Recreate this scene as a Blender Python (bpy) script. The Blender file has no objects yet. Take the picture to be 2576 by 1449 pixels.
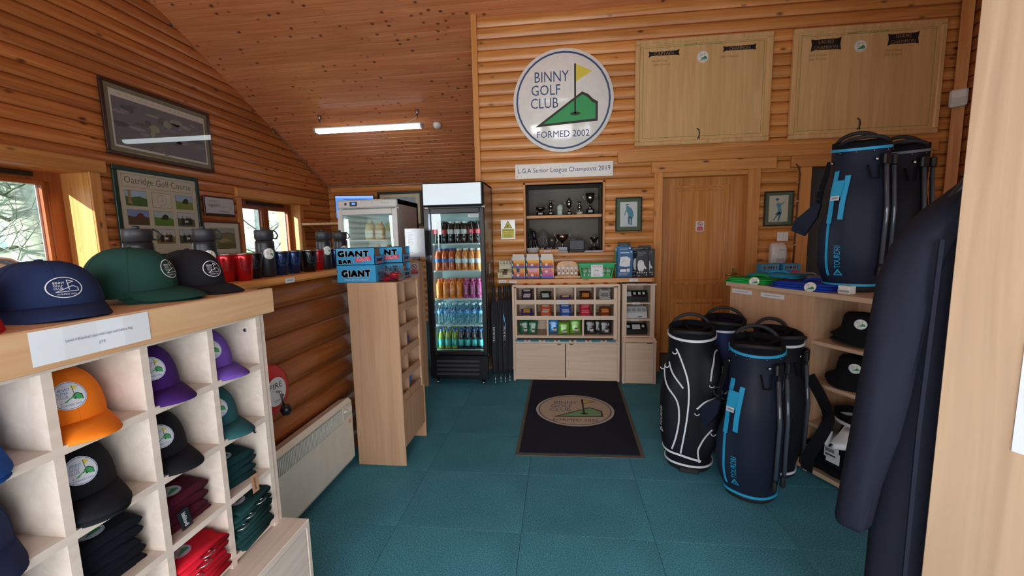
import bpy, math, random
from mathutils import Matrix, Vector
PI = math.pi
R = math.radians
random.seed(7)
SC = bpy.context.scene
COL = SC.collection

# ------------------------------------------------------------------ camera
cam = bpy.data.cameras.new('camera')
co = bpy.data.objects.new('camera', cam); COL.objects.link(co)
_f, _yaw, _pitch, _roll = 1037.7, -.11332, -.118504, .021584
F = Vector((math.sin(_yaw)*math.cos(_pitch), math.cos(_yaw)*math.cos(_pitch), math.sin(_pitch)))
r0 = Vector((math.cos(_yaw), -math.sin(_yaw), 0)); d0 = F.cross(r0)
rr = r0*math.cos(_roll)+d0*math.sin(_roll); dd = -r0*math.sin(_roll)+d0*math.cos(_roll)
m = Matrix.Identity(4)
for i in range(3):
    m[i][0], m[i][1], m[i][2] = rr[i], -dd[i], -F[i]
m[2][3] = 1.42
co.matrix_world = m
cam.sensor_fit = 'HORIZONTAL'; cam.sensor_width = 36; cam.lens = 36*_f/2576; cam.clip_start = .02; cam.clip_end = 400
SC.camera = co

# ------------------------------------------------------------------ world, sun, daylight, exposure
SC.view_settings.view_transform = 'Standard'; SC.view_settings.look = 'None'
SC.view_settings.exposure = 0.0; SC.view_settings.gamma = 1; SC.view_settings.use_curve_mapping = False
SC.cycles.use_denoising = True
SC.cycles.max_bounces = 7; SC.cycles.diffuse_bounces = 4; SC.cycles.glossy_bounces = 3
SC.cycles.transmission_bounces = 6; SC.cycles.transparent_max_bounces = 14
SC.cycles.sample_clamp_indirect = 4.0; SC.cycles.caustics_reflective = False; SC.cycles.caustics_refractive = False
W = bpy.data.worlds.new('sky'); SC.world = W; W.use_nodes = True
nt = W.node_tree; nt.nodes.clear()
o_ = nt.nodes.new('ShaderNodeOutputWorld'); b_ = nt.nodes.new('ShaderNodeBackground')
g_ = nt.nodes.new('ShaderNodeTexCoord'); s_ = nt.nodes.new('ShaderNodeSeparateXYZ'); r_ = nt.nodes.new('ShaderNodeValToRGB')
nt.links.new(g_.outputs['Generated'], s_.inputs[0]); nt.links.new(s_.outputs['Z'], r_.inputs[0])
r_.color_ramp.elements[0].position = 0.0; r_.color_ramp.elements[0].color = (.78, .9, 1, 1)
r_.color_ramp.elements[1].position = .5; r_.color_ramp.elements[1].color = (.55, .78, 1, 1)
nt.links.new(r_.outputs[0], b_.inputs[0]); b_.inputs[1].default_value = 4.5
nt.links.new(b_.outputs[0], o_.inputs[0])
def lamp(name, kind, loc, direction, energy, col=(1, 1, 1), size=None, angle=None, portal=False):
    l = bpy.data.lights.new(name, kind); l.energy = energy; l.color = col
    if kind == 'AREA':
        l.shape = 'RECTANGLE'; l.size, l.size_y = size
        if portal: l.cycles.is_portal = True
    if angle: l.angle = angle
    o = bpy.data.objects.new(name, l); COL.objects.link(o); o.location = loc
    o.rotation_euler = Vector(direction).to_track_quat('-Z', 'Y').to_euler()
    return o
lamp('sun', 'SUN', (-10, -6, 8), (.18, .62, -.12), 13.0, (1, .96, .9), angle=R(.6))
# fill lamp added behind the camera, then daylight from windows either side of it
lamp('rear_fill', 'AREA', (-.1, -1.42, 1.08), (-.10, 1, -.42), 132, (.93, .97, 1), size=(2.6, 1.9))
lamp('rear_window_daylight', 'AREA', (-3.3, -1.42, 1.45), (.25, 1, -.30), 66, (.93, .97, 1), size=(1.3, 1.2))
lamp('rear_right_daylight', 'AREA', (2.8, -1.42, 1.0), (-.75, 1, -.35), 26, (.93, .97, 1), size=(1.5, 1.6))
lamp('side_window_daylight', 'AREA', (-4.28, 2.3, 1.55), (1, 0, -.05), 1, size=(1.9, 1.2), portal=True)
lamp('till_window_daylight', 'AREA', (-4.28, 5.55, 1.6), (1, 0, -.05), 1, size=(1.2, 1.0), portal=True)

# ------------------------------------------------------------------ materials
def lin(h):
    if isinstance(h, str):
        h = h.lstrip('#'); h = tuple(int(h[i:i+2], 16)/255 for i in (0, 2, 4))
    return tuple(c/12.92 if c <= .04045 else ((c+.055)/1.055)**2.4 for c in h)+(1,)
MATS = {}
def mat(name, col='#888888', rough=.6, metal=0, emit=0, spec=.5, bump=0, bscale=200, coat=0, sheen=0):
    if name in MATS: return MATS[name]
    m = bpy.data.materials.new(name); m.use_nodes = True; n = m.node_tree; b = n.nodes['Principled BSDF']
    c = lin(col); b.inputs['Base Color'].default_value = c
    b.inputs['Roughness'].default_value = rough; b.inputs['Metallic'].default_value = metal
    b.inputs['Specular IOR Level'].default_value = spec; b.inputs['Coat Weight'].default_value = coat
    b.inputs['Sheen Weight'].default_value = 0
    if bump: b.inputs['Specular IOR Level'].default_value = .18
    if emit: b.inputs['Emission Color'].default_value = c; b.inputs['Emission Strength'].default_value = emit
    t = n.nodes.new('ShaderNodeTexCoord'); no = n.nodes.new('ShaderNodeTexNoise'); no.inputs['Scale'].default_value = bscale if bump else 14
    n.links.new(t.outputs['Object'], no.inputs['Vector'])
    if bump:
        bu = n.nodes.new('ShaderNodeBump'); bu.inputs['Strength'].default_value = bump; bu.inputs['Distance'].default_value = .002
        n.links.new(no.outputs['Fac'], bu.inputs['Height']); n.links.new(bu.outputs[0], b.inputs['Normal'])
    if not emit:
        mx = n.nodes.new('ShaderNodeMix'); mx.data_type = 'RGBA'; mx.blend_type = 'MULTIPLY'; mx.inputs[0].default_value = .16
        mx.inputs[6].default_value = c; n.links.new(no.outputs['Fac'], mx.inputs[7]); n.links.new(mx.outputs[2], b.inputs['Base Color'])
        mx2 = n.nodes.new('ShaderNodeMix'); mx2.data_type = 'RGBA'; mx2.inputs[0].default_value = .0
    MATS[name] = m; return m
def wood(name, c1, c2, axis='X', rough=.45, knots=True, kc='#3a1a0c', kn=(2.2, 9), kr=.085, grain=1.0, objrand=.16, coat=.0, fine=26):
    """procedural timber: grain stretched along one axis, random tone per piece, dark knots"""
    m = bpy.data.materials.new(name); m.use_nodes = True; n = m.node_tree; b = n.nodes['Principled BSDF']; L = n.links.new
    b.inputs['Roughness'].default_value = rough; b.inputs['Coat Weight'].default_value = coat; b.inputs['Coat Roughness'].default_value = .25
    t = n.nodes.new('ShaderNodeTexCoord'); oi = n.nodes.new('ShaderNodeObjectInfo')
    off = n.nodes.new('ShaderNodeVectorMath'); off.operation = 'SCALE'; off.inputs[0].default_value = (7.3, 11.7, 5.1); L(oi.outputs['Random'], off.inputs['Scale'])
    ad = n.nodes.new('ShaderNodeVectorMath'); ad.operation = 'ADD'; L(t.outputs['Object'], ad.inputs[0]); L(off.outputs[0], ad.inputs[1])
    def mp(s_al, s_ac):
        q = n.nodes.new('ShaderNodeMapping'); s = [s_ac]*3; s['XYZ'.index(axis)] = s_al; q.inputs['Scale'].default_value = s
        L(ad.outputs[0], q.inputs['Vector']); return q
    n1 = n.nodes.new('ShaderNodeTexNoise'); n1.inputs['Scale'].default_value = 1; n1.inputs['Detail'].default_value = 4; n1.inputs['Distortion'].default_value = 1.2
    L(mp(1.1*grain, fine*grain).outputs[0], n1.inputs['Vector'])
    r = n.nodes.new('ShaderNodeValToRGB'); r.color_ramp.elements[0].position = .3; r.color_ramp.elements[0].color = lin(c1)
    r.color_ramp.elements[1].position = .72; r.color_ramp.elements[1].color = lin(c2); L(n1.outputs['Fac'], r.inputs[0])
    out = r.outputs[0]
    if knots:
        v = n.nodes.new('ShaderNodeTexVoronoi'); v.inputs['Scale'].default_value = 1; L(mp(*kn).outputs[0], v.inputs['Vector'])
        mr = n.nodes.new('ShaderNodeMapRange'); mr.inputs['From Min'].default_value = kr*.55; mr.inputs['From Max'].default_value = kr*1.5
        mr.inputs['To Min'].default_value = .85; mr.inputs['To Max'].default_value = 0; L(v.outputs['Distance'], mr.inputs['Value'])
        gt = n.nodes.new('ShaderNodeSeparateColor'); L(v.outputs['Color'], gt.inputs[0])
        cm = n.nodes.new('ShaderNodeMath'); cm.operation = 'GREATER_THAN'; cm.inputs[1].default_value = .25; L(gt.outputs[0], cm.inputs[0])
        mu = n.nodes.new('ShaderNodeMath'); mu.operation = 'MULTIPLY'; L(mr.outputs[0], mu.inputs[0]); L(cm.outputs[0], mu.inputs[1])
        mx = n.nodes.new('ShaderNodeMix'); mx.data_type = 'RGBA'; L(mu.outputs[0], mx.inputs[0]); L(out, mx.inputs[6]); mx.inputs[7].default_value = lin(kc); out = mx.outputs[2]
    hs = n.nodes.new('ShaderNodeHueSaturation'); mr2 = n.nodes.new('ShaderNodeMapRange'); mr2.inputs['To Min'].default_value = 1-objrand; mr2.inputs['To Max'].default_value = 1+objrand*.6
    L(oi.outputs['Random'], mr2.inputs['Value']); L(mr2.outputs[0], hs.inputs['Value']); L(out, hs.inputs['Color']); L(hs.outputs[0], b.inputs['Base Color'])
    bu = n.nodes.new('ShaderNodeBump'); bu.inputs['Strength'].default_value = .06; bu.inputs['Distance'].default_value = .002
    L(n1.outputs['Fac'], bu.inputs['Height']); L(bu.outputs[0], b.inputs['Normal'])
    MATS[name] = m; return m
def glass(name, tint=(1, 1, 1), refl=.12, rough=.0):
    m = bpy.data.materials.new(name); m.use_nodes = True; n = m.node_tree; n.nodes.clear(); L = n.links.new
    o = n.nodes.new('ShaderNodeOutputMaterial'); tr = n.nodes.new('ShaderNodeBsdfTransparent'); gl = n.nodes.new('ShaderNodeBsdfGlossy')
    tr.inputs[0].default_value = tuple(tint)+(1,); gl.inputs['Roughness'].default_value = rough
    lw = n.nodes.new('ShaderNodeLayerWeight'); lw.inputs[0].default_value = .5; pw = n.nodes.new('ShaderNodeMath'); pw.operation = 'POWER'; pw.inputs[1].default_value = 3
    mr = n.nodes.new('ShaderNodeMapRange'); mr.inputs['To Min'].default_value = refl*.6; mr.inputs['To Max'].default_value = min(1, refl*8)
    L(lw.outputs['Facing'], pw.inputs[0]); L(pw.outputs[0], mr.inputs['Value']); mx = n.nodes.new('ShaderNodeMixShader')
    L(mr.outputs[0], mx.inputs[0]); L(tr.outputs[0], mx.inputs[1]); L(gl.outputs[0], mx.inputs[2]); L(mx.outputs[0], o.inputs[0])
    MATS[name] = m; return m
def speckle(name, c1, c2, scale, rough=.95, c3=None, bump=.5):
    m = bpy.data.materials.new(name); m.use_nodes = True; n = m.node_tree; b = n.nodes['Principled BSDF']; L = n.links.new
    b.inputs['Roughness'].default_value = rough; b.inputs['Specular IOR Level'].default_value = .1
    t = n.nodes.new('ShaderNodeTexCoord'); a = n.nodes.new('ShaderNodeTexNoise'); a.inputs['Scale'].default_value = scale; a.inputs['Detail'].default_value = 6
    L(t.outputs['Object'], a.inputs['Vector']); r = n.nodes.new('ShaderNodeValToRGB')
    r.color_ramp.elements[0].position = .38; r.color_ramp.elements[0].color = lin(c1); r.color_ramp.elements[1].position = .66; r.color_ramp.elements[1].color = lin(c2)
    L(a.outputs['Fac'], r.inputs[0]); a2 = n.nodes.new('ShaderNodeTexNoise'); a2.inputs['Scale'].default_value = 2.3; L(t.outputs['Object'], a2.inputs['Vector'])
    oi = n.nodes.new('ShaderNodeObjectInfo'); mr = n.nodes.new('ShaderNodeMapRange'); mr.inputs['To Min'].default_value = .97; mr.inputs['To Max'].default_value = 1.02; L(oi.outputs['Random'], mr.inputs['Value'])
    hs = n.nodes.new('ShaderNodeHueSaturation'); L(mr.outputs[0], hs.inputs['Value']); L(r.outputs[0], hs.inputs['Color'])
    mx = n.nodes.new('ShaderNodeMix'); mx.data_type = 'RGBA'; mx.blend_type = 'MULTIPLY'; mx.inputs[0].default_value = .5
    L(hs.outputs[0], mx.inputs[6]); L(a2.outputs['Fac'], mx.inputs[7]); mx2 = n.nodes.new('ShaderNodeMix')
    L(mx.outputs[2], b.inputs['Base Color'])
    bu = n.nodes.new('ShaderNodeBump'); bu.inputs['Strength'].default_value = bump; bu.inputs['Distance'].default_value = .003
    L(a.outputs['Fac'], bu.inputs['Height']); L(bu.outputs[0], b.inputs['Normal']); MATS[name] = m; return m

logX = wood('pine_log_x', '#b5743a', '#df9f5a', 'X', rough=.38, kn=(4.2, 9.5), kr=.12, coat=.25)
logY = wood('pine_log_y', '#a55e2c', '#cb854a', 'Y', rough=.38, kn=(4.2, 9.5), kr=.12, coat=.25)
divY = wood('dark_log_y', '#85481c', '#a86432', 'Y', rough=.35, kn=(1.6, 6), kr=.06, coat=.3)
ceilX = wood('ceiling_board', '#c27548', '#d99263', 'X', rough=.33, kn=(8.5, 12.5), kr=.16, coat=.35, objrand=.10, kc='#38140a')
pineX = wood('pine_trim_x', '#bd7a3c', '#d59a58', 'X', rough=.45, kn=(3, 9), kr=.09)
pineY = wood('pine_trim_y', '#bd7a3c', '#d59a58', 'Y', rough=.45, kn=(3, 9), kr=.09)
pineZ = wood('pine_trim_z', '#bd7a3c', '#d59a58', 'Z', rough=.45, kn=(3, 9), kr=.09)
redZ = wood('window_frame_wood', '#8e4a22', '#a85e30', 'Z', rough=.4, knots=False)
doorZ = wood('door_pine', '#bb722f', '#dd9f58', 'Z', rough=.35, knots=False, grain=.8, fine=34, coat=.3)
fascia = wood('fascia_pine', '#c99b72', '#deb88f', 'Y', rough=.5, kn=(1.1, 4), kr=.06, kc='#9a5028')
beech = wood('beech_laminate', '#bfa084', '#cfb297', 'X', rough=.5, knots=False, objrand=.03)
beechZ = wood('beech_laminate_z', '#b99170', '#c8a484', 'Z', rough=.5, knots=False, objrand=.04)
beechP = wood('pale_beech', '#cbb39c', '#d9c4ae', 'X', rough=.5, knots=False, objrand=.02)
beechPZ = wood('pale_beech_z', '#cbb39c', '#d9c4ae', 'Z', rough=.5, knots=False, objrand=.02)
beechY = wood('pale_laminate', '#c9b9ac', '#d8cabe', 'Y', rough=.5, knots=False, objrand=.02)
oakZ = wood('oak_board', '#c9a36e', '#deba86', 'Z', rough=.3, knots=False, objrand=.03, coat=.4, fine=18)
panelZ = wood('end_panel_oak', '#a98b70', '#c2a486', 'Z', rough=.5, knots=False, objrand=.0, fine=16)
carpet = speckle('teal_carpet', '#348199', '#6cb4c6', 190)
matpile = speckle('mat_pile', '#262a36', '#363b4a', 300)
grass = speckle('grass', '#6f9440', '#9dba5c', 9)
bark = speckle('bark', '#a4ab9a', '#c4cbb8', 14)
white = mat('white_paint', '#e9ebe8', .5); paper = mat('paper', '#dde1e6', .7); cream = mat('cream_metal', '#e4e2d4', .4)
black = mat('black_plastic', '#15171b', .35); blackc = mat('black_cloth', '#14161c', .9, bump=.4, bscale=500)
steel = mat('steel', '#b9bcbf', .25, 1); silver = mat('tarnished_silver', '#8f8c86', .18, 1); brass = mat('brass', '#b49a5c', .3, 1)
navyink = mat('navy_ink', '#35507e', .5); greenink = mat('green_ink', '#3aa662', .5); darkink = mat('dark_ink', '#30322c', .5)
yellow = mat('flag_yellow', '#e3d04e', .5); blackink = mat('black_ink', '#111418', .5); grey = mat('grey', '#8b8e90', .5)
signwhite = mat('sign_white', '#f4f6f2', .12, spec=.6); red = mat('red', '#c42a33', .4)
navybag = mat('navy_bag_cloth', '#1f2739', .5, bump=.25, bscale=240); blackbag = mat('black_bag_cloth', '#16181f', .6, bump=.25, bscale=240)
cyan = mat('cyan_trim', '#2aa6d8', .45); whitetrim = mat('white_trim', '#dfe5ee', .4); rubber = mat('rubber', '#1b1d20', .7)
clear = glass('window_glass', (.98, 1, 1), .035); fglass = glass('fridge_glass', (.9, .98, .98), .07); plastic = glass('clear_plastic', (.92, .94, .95), .06, .1)

# ------------------------------------------------------------------ mesh builder
_txt = {}
def text2d(s, bold=False):
    if s in _txt: return _txt[s]
    cu = bpy.data.curves.new('t', 'FONT'); cu.body = s.strip('*'); cu.resolution_u = 2
    if s[0] == '*': cu.space_character = 1.12
    o = bpy.data.objects.new('t', cu); COL.objects.link(o)
    dg = bpy.context.evaluated_depsgraph_get(); me = bpy.data.meshes.new_from_object(o.evaluated_get(dg))
    vs = [(v.co.x, v.co.y) for v in me.vertices]; fs = [tuple(p.vertices) for p in me.polygons]
    bpy.data.objects.remove(o); bpy.data.curves.remove(cu); bpy.data.meshes.remove(me)
    if vs:
        x0 = min(v[0] for v in vs); x1 = max(v[0] for v in vs); y0 = min(v[1] for v in vs); y1 = max(v[1] for v in vs)
    else: x0 = y0 = 0; x1 = y1 = 1
    _txt[s] = ([((x-x0), (y-y0)) for x, y in vs], fs, x1-x0, y1-y0); return _txt[s]
class MB:
    def __init__(s): s.v = []; s.f = []; s.mi = []; s.sm = []; s.m = []; s.x = None
    def add(s, vs, fs, m, smooth=False):
        if m not in s.m: s.m.append(m)
        k = s.m.index(m); b = len(s.v)
        if s.x is not None: vs = [tuple(s.x @ Vector(v)) for v in vs]
        s.v += vs
        for f in fs: s.f.append(tuple(i+b for i in f)); s.mi.append(k); s.sm.append(smooth)
        return s
    def box(s, x0, x1, y0, y1, z0, z1, m):
        vs = [(x, y, z) for x in (x0, x1) for y in (y0, y1) for z in (z0, z1)]
        return s.add(vs, [(0, 1, 3, 2), (4, 6, 7, 5), (0, 4, 5, 1), (2, 3, 7, 6), (0, 2, 6, 4), (1, 5, 7, 3)], m)
    def bbox(s, x0, x1, y0, y1, z0, z1, m, r=.004):
        """box with chamfered edges"""
        vs = []; 
        for sx in (0, 1):
            for sy in (0, 1):
                for sz in (0, 1):
                    X = (x0, x1)[sx]; Y = (y0, y1)[sy]; Z = (z0, z1)[sz]; dx = r*(1-2*sx); dy = r*(1-2*sy); dz = r*(1-2*sz)
                    vs += [(X, Y+dy, Z+dz), (X+dx, Y, Z+dz), (X+dx, Y+dy, Z)]
        def c(a, b, d): return (a*4+b*2+d)*3
        fs = []
        for a in (0, 1): fs.append([c(a, 0, 0), c(a, 0, 1), c(a, 1, 1), c(a, 1, 0)]); fs.append([c(0, a, 0)+1, c(1, a, 0)+1, c(1, a, 1)+1, c(0, a, 1)+1]); fs.append([c(0, 0, a)+2, c(0, 1, a)+2, c(1, 1, a)+2, c(1, 0, a)+2])
        for a in (0, 1):
            for b in (0, 1):
                fs.append([c(a, b, 0), c(a, b, 1), c(a, b, 1)+1, c(a, b, 0)+1]); fs.append([c(a, 0, b), c(a, 1, b), c(a, 1, b)+2, c(a, 0, b)+2]); fs.append([c(0, a, b)+1, c(1, a, b)+1, c(1, a, b)+2, c(0, a, b)+2])
                for d in (0, 1): k = c(a, b, d); fs.append([k, k+1, k+2])
        return s.add(vs, [tuple(f) for f in fs], m)
    def poly(s, pts, m, fn=None):
        return s.add([tuple(p) for p in pts], [tuple(range(len(pts)))], m)
    def prism(s, pts, d, m, smooth=False):
        """pts: 3D outline, d: extrusion vector"""
        n = len(pts); d = Vector(d); vs = [tuple(p) for p in pts]+[tuple(Vector(p)+d) for p in pts]
        fs = [tuple(range(n))[::-1], tuple(range(n, 2*n))]
        s.add(vs, fs, m); return s.add(vs, [(i, (i+1) % n, n+(i+1) % n, n+i) for i in range(n)], m, smooth)
    def lathe(s, prof, m, n=16, c=(0, 0, 0), sx=1, sy=1, smooth=True):
        vs = []; fs = []
        for r, z in prof:
            for k in range(n): a = 2*PI*k/n; vs.append((c[0]+r*sx*math.cos(a), c[1]+r*sy*math.sin(a), c[2]+z))
        for i in range(len(prof)-1):
            for k in range(n): fs.append((i*n+k, i*n+(k+1) % n, (i+1)*n+(k+1) % n, (i+1)*n+k))
        if prof[0][0] > 1e-5: fs.append(tuple(range(n))[::-1])
        if prof[-1][0] > 1e-5: fs.append(tuple(range((len(prof)-1)*n, len(prof)*n)))
        return s.add(vs, fs, m, smooth)
    def tube(s, pts, r, m, n=6, closed=False):
        pts = [Vector(p) for p in pts]; N = len(pts); vs = []; fs = []; up = Vector((0, 0, 1)); prev = None
        rs = r if isinstance(r, (list, tuple)) else [r]*N
        for i, p in enumerate(pts):
            a = pts[(i-1) % N] if (closed or i) else p; b = pts[(i+1) % N] if (closed or i < N-1) else p
            t = (b-a).normalized() if (b-a).length > 1e-9 else Vector((0, 0, 1))
            if prev is None:
                u = t.cross(up); u = u.normalized() if u.length > .1 else t.cross(Vector((1, 0, 0))).normalized()
            else: u = (prev-t*prev.dot(t)).normalized()
            prev = u; w = t.cross(u)
            for k in range(n): q = 2*PI*k/n; vs.append(tuple(p+(u*math.cos(q)+w*math.sin(q))*rs[i]))
        for i in range(N if closed else N-1):
            j = (i+1) % N
            for k in range(n): fs.append((i*n+k, i*n+(k+1) % n, j*n+(k+1) % n, j*n+k))
        if not closed: fs.append(tuple(range(n))[::-1]); fs.append(tuple(range((N-1)*n, N*n)))
        return s.add(vs, fs, m, True)
    def ribbon(s, pts, normals, w, th, m):
        """strap: path with width across (dir x normal) and thickness"""
        pts = [Vector(p) for p in pts]; vs = []; N = len(pts)
        ws = w if isinstance(w, (list, tuple)) else [w]*N
        for i, p in enumerate(pts):
            t = (pts[min(i+1, N-1)]-pts[max(i-1, 0)]).normalized(); nn = Vector(normals[i]).normalized(); sd = t.cross(nn).normalized()*ws[i]/2; h = nn*th/2
            vs += [tuple(p-sd-h), tuple(p+sd-h), tuple(p+sd+h), tuple(p-sd+h)]
        fs = [(0, 1, 2, 3), (4*N-4, 4*N-3, 4*N-2, 4*N-1)]
        for i in range(N-1):
            for k in range(4): fs.append((4*i+k, 4*i+(k+1) % 4, 4*i+4+(k+1) % 4, 4*i+4+k))
        return s.add(vs, fs, m)
    def loft(s, rings, m, cap=True, smooth=True):
        n = len(rings[0]); vs = [tuple(p) for r in rings for p in r]; fs = []
        for i in range(len(rings)-1):
            for k in range(n): fs.append((i*n+k, i*n+(k+1) % n, (i+1)*n+(k+1) % n, (i+1)*n+k))
        if cap: fs += [tuple(range(n))[::-1], tuple(range((len(rings)-1)*n, len(rings)*n))]
        return s.add(vs, fs, m, smooth)
    def pillow(s, L, Wd, H, m, m2=None, c=(0, 0, 0), nx=8, ny=5, crimp=.12, wob=0):
        """sealed packet lying flat: length X, width Y, thickness Z"""
        top = []; bot = []
        for i in range(nx+1):
            for j in range(ny+1):
                u = i/nx*2-1; v = j/ny*2-1; e = max(0, 1-abs(u)**4)*max(0, 1-abs(v)**3); e = 0 if abs(u) > 1-crimp else e**.5
                z = H/2*e*(1+wob*(random.random()-.5)); top.append((c[0]+u*L/2, c[1]+v*Wd/2*(1 if abs(u) > 1-crimp else .96), c[2]+H/2+z+.0004)); bot.append((c[0]+u*L/2, c[1]+v*Wd/2*(1 if abs(u) > 1-crimp else .96), c[2]+H/2-z-.0004))
        n = (nx+1)*(ny+1); fs = []; f2 = []
        for i in range(nx):
            for j in range(ny):
                a = i*(ny+1)+j; q = (a, a+ny+1, a+ny+2, a+1); t = f2 if (m2 and 2 <= i < nx-2) else fs; t.append(q); t.append(tuple(n+k for k in q[::-1]))
        edge = [i*(ny+1) for i in range(nx+1)]+[nx*(ny+1)+j for j in range(1, ny+1)]+[i*(ny+1)+ny for i in range(nx-1, -1, -1)]+[j for j in range(ny-1, 0, -1)]
        for k in range(len(edge)): a = edge[k]; b = edge[(k+1) % len(edge)]; fs.append((a, n+a, n+b, b))
        s.add(top+bot, fs, m, True)
        if f2: s.add(top+bot, f2, m2, True)
        return s
    def flat(s, items, fn):
        """items: ('p', pts, mat, layer) or ('t', str, x, y, w, h, mat, layer): printed shapes mapped through fn(u, v, layer)"""
        for it in items:
            if it[0] == 'p': s.add([tuple(fn(u, v, it[3])) for u, v in it[1]], [tuple(range(len(it[1])))], it[2])
            elif it[0] == 'm': s.add([tuple(fn(u, v, it[4])) for u, v in it[1]], it[2], it[3])
            else:
                vs, fs, w, h = text2d(it[1]); x, y, tw, th = it[2:6]; kx = tw/w if tw else th/h; ky = th/h if th else kx
                s.add([tuple(fn(x+a*kx-w*kx/2, y+b*ky-h*ky/2, it[7])) for a, b in vs], fs, it[6])
        return s
    def mesh(s, name):
        me = bpy.data.meshes.new(name); me.from_pydata(s.v, [], s.f)
        for m in s.m: me.materials.append(m)
        me.polygons.foreach_set('material_index', s.mi); me.polygons.foreach_set('use_smooth', s.sm); me.update(); return me
    def build(s, name, parent=None, label=None, cat=None, group=None, kind=None, loc=(0, 0, 0), rot=(0, 0, 0)):
        return put(s.mesh(name), name, parent, label, cat, group, kind, loc, rot)
def put(me, name, parent=None, label=None, cat=None, group=None, kind=None, loc=(0, 0, 0), rot=(0, 0, 0)):
    o = bpy.data.objects.new(name, me); COL.objects.link(o); o.location = loc; o.rotation_euler = rot
    if parent is not None: o.parent = parent
    return tag(o, label, cat, group, kind)
def tag(o, label=None, cat=None, group=None, kind=None):
    if label: o['label'] = label
    if cat: o['category'] = cat
    if group: o['group'] = group
    if kind: o['kind'] = kind
    return o
def T(name, label, cat, loc=(0, 0, 0), rz=0, group=None, rot=None):
    o = bpy.data.objects.new(name, None); COL.objects.link(o); o.empty_display_size = .05
    o.location = loc; o.rotation_euler = rot or (0, 0, rz); return tag(o, label, cat, group)
def kids(o): return [c for c in COL.objects if c.parent == o]
def dup(root, loc, rz=None, label=None, group=None, rot=None, scale=None, recolour=None):
    r = root.copy(); COL.objects.link(r); r.location = loc
    if rz is not None: r.rotation_euler = (0, 0, rz)
    if rot: r.rotation_euler = rot
    if scale: r.scale = scale
    if label: r['label'] = label
    if group: r['group'] = group
    for ch in kids(root):
        c = ch.copy(); COL.objects.link(c); c.parent = r
        for g in kids(ch): d = g.copy(); COL.objects.link(d); d.parent = c
    return r
def wallfn(X, Y, Z, du, nrm):
    """returns fn mapping (u, v, layer) onto a vertical plane centred at X, Y, Z; du: direction of u; nrm: outward normal"""
    c = Vector((X, Y, Z)); du = Vector(du); nrm = Vector(nrm)
    return lambda u, v, l: c+du*u+Vector((0, 0, 1))*v+nrm*(.0006*(l+1))
def circ(cx, cy, r, n=32, ry=None): return [(cx+r*math.cos(2*PI*k/n), cy+(ry or r)*math.sin(2*PI*k/n)) for k in range(n)]
def ringm(cx, cy, r0, r1, m, layer, n=40):
    vs = [(cx+r*math.cos(2*PI*k/n), cy+r*math.sin(2*PI*k/n)) for r in (r0, r1) for k in range(n)]
    return ('m', vs, [(k, (k+1) % n, n+(k+1) % n, n+k) for k in range(n)], m, layer)
def stroke(pts, w, m, layer):
    vs = []; fs = []
    for i in range(len(pts)-1):
        a = Vector(pts[i]); b = Vector(pts[i+1]); t = (b-a).normalized(); nn = Vector((-t.y, t.x))*w/2; e = t*w*.3; k = len(vs)
        vs += [tuple(a-nn-e), tuple(b-nn+e), tuple(b+nn+e), tuple(a+nn-e)]; fs.append((k, k+1, k+2, k+3))
    return ('m', vs, fs, m, layer)
def rect(x0, x1, y0, y1): return [(x0, y0), (x1, y0), (x1, y1), (x0, y1)]
HILL = [(-.56, -.49), (.24, .06), (.38, .155), (.5, .1), (.6, 0), (.69, -.05), (.69, -.42)]
HILLI = [(-.40, -.435), (.27, .03), (.385, .10), (.47, .055), (.58, -.055), (.645, -.09), (.645, -.375)]
def logo(k=1, disc=signwhite, ink=navyink, rim=True, dense=False):
    """club roundel in a unit circle scaled by k"""
    it = []
    if disc:
        if dense:
            vs = [(0, 0)]; fs = []
            for j in range(1, 5):
                for i in range(28): a = 2*PI*i/28; vs.append((j/4*math.cos(a), j/4*math.sin(a)))
            for i in range(28): fs.append((0, 1+i, 1+(i+1) % 28))
            for j in range(3):
                for i in range(28): fs.append((1+j*28+i, 1+(j+1)*28+i, 1+(j+1)*28+(i+1) % 28, 1+j*28+(i+1) % 28))
            it.append(('m', vs, fs, disc, 0))
        else: it.append(('p', circ(0, 0, 1, 64), disc, 0))
    it.append(ringm(0, 0, .905, .94, ink, 1))
    it += [('t', 'BINNY', -.22, .47, .68, .20, ink, 1), ('t', 'GOLF', -.34, .22, .58, .20, ink, 1), ('t', 'CLUB', -.37, -.03, .55, .20, ink, 1), ('t', 'FORMED 2002', 0, -.64, 1.05, .13, ink, 1)]
    it += [('p', HILL, darkink, 1), ('p', HILLI, greenink, 2), ('p', rect(.225, .26, -.26, .69), darkink, 3), ('p', [(.26, .68), (.58, .53), (.26, .35)], yellow, 3), ('p', circ(.245, -.26, .10, 16, .035), darkink, 3)]
    return scale2(it, k)
def logo_line(k, ink):
    it = [ringm(0, 0, .9, .97, ink, 1, 32), ('t', 'BINNY', -.25, .43, .6, .19, ink, 1), ('t', 'GOLF', -.33, .17, .48, .19, ink, 1), ('t', 'CLUB', -.33, -.09, .48, .19, ink, 1), ('t', 'FORMED 2002', .05, -.62, .95, .14, ink, 1),
          stroke([(-.5, -.42), (.3, .05), (.45, .1), (.68, -.08), (.68, -.36), (-.5, -.42)], .05, ink, 1), stroke([(.2, -.22), (.2, .66), (.55, .5), (.2, .36)], .05, ink, 1)]
    return scale2(it, k)
def scale2(it, k, dx=0, dy=0):
    out = []
    for i in it:
        i = list(i)
        if i[0] in 'pm': i[1] = [(a*k+dx, b*k+dy) for a, b in i[1]]
        else: i[2] = i[2]*k+dx; i[3] = i[3]*k+dy; i[4] = i[4]*k if i[4] else i[4]; i[5] = i[5]*k if i[5] else i[5]
        out.append(tuple(i))
    return out
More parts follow.
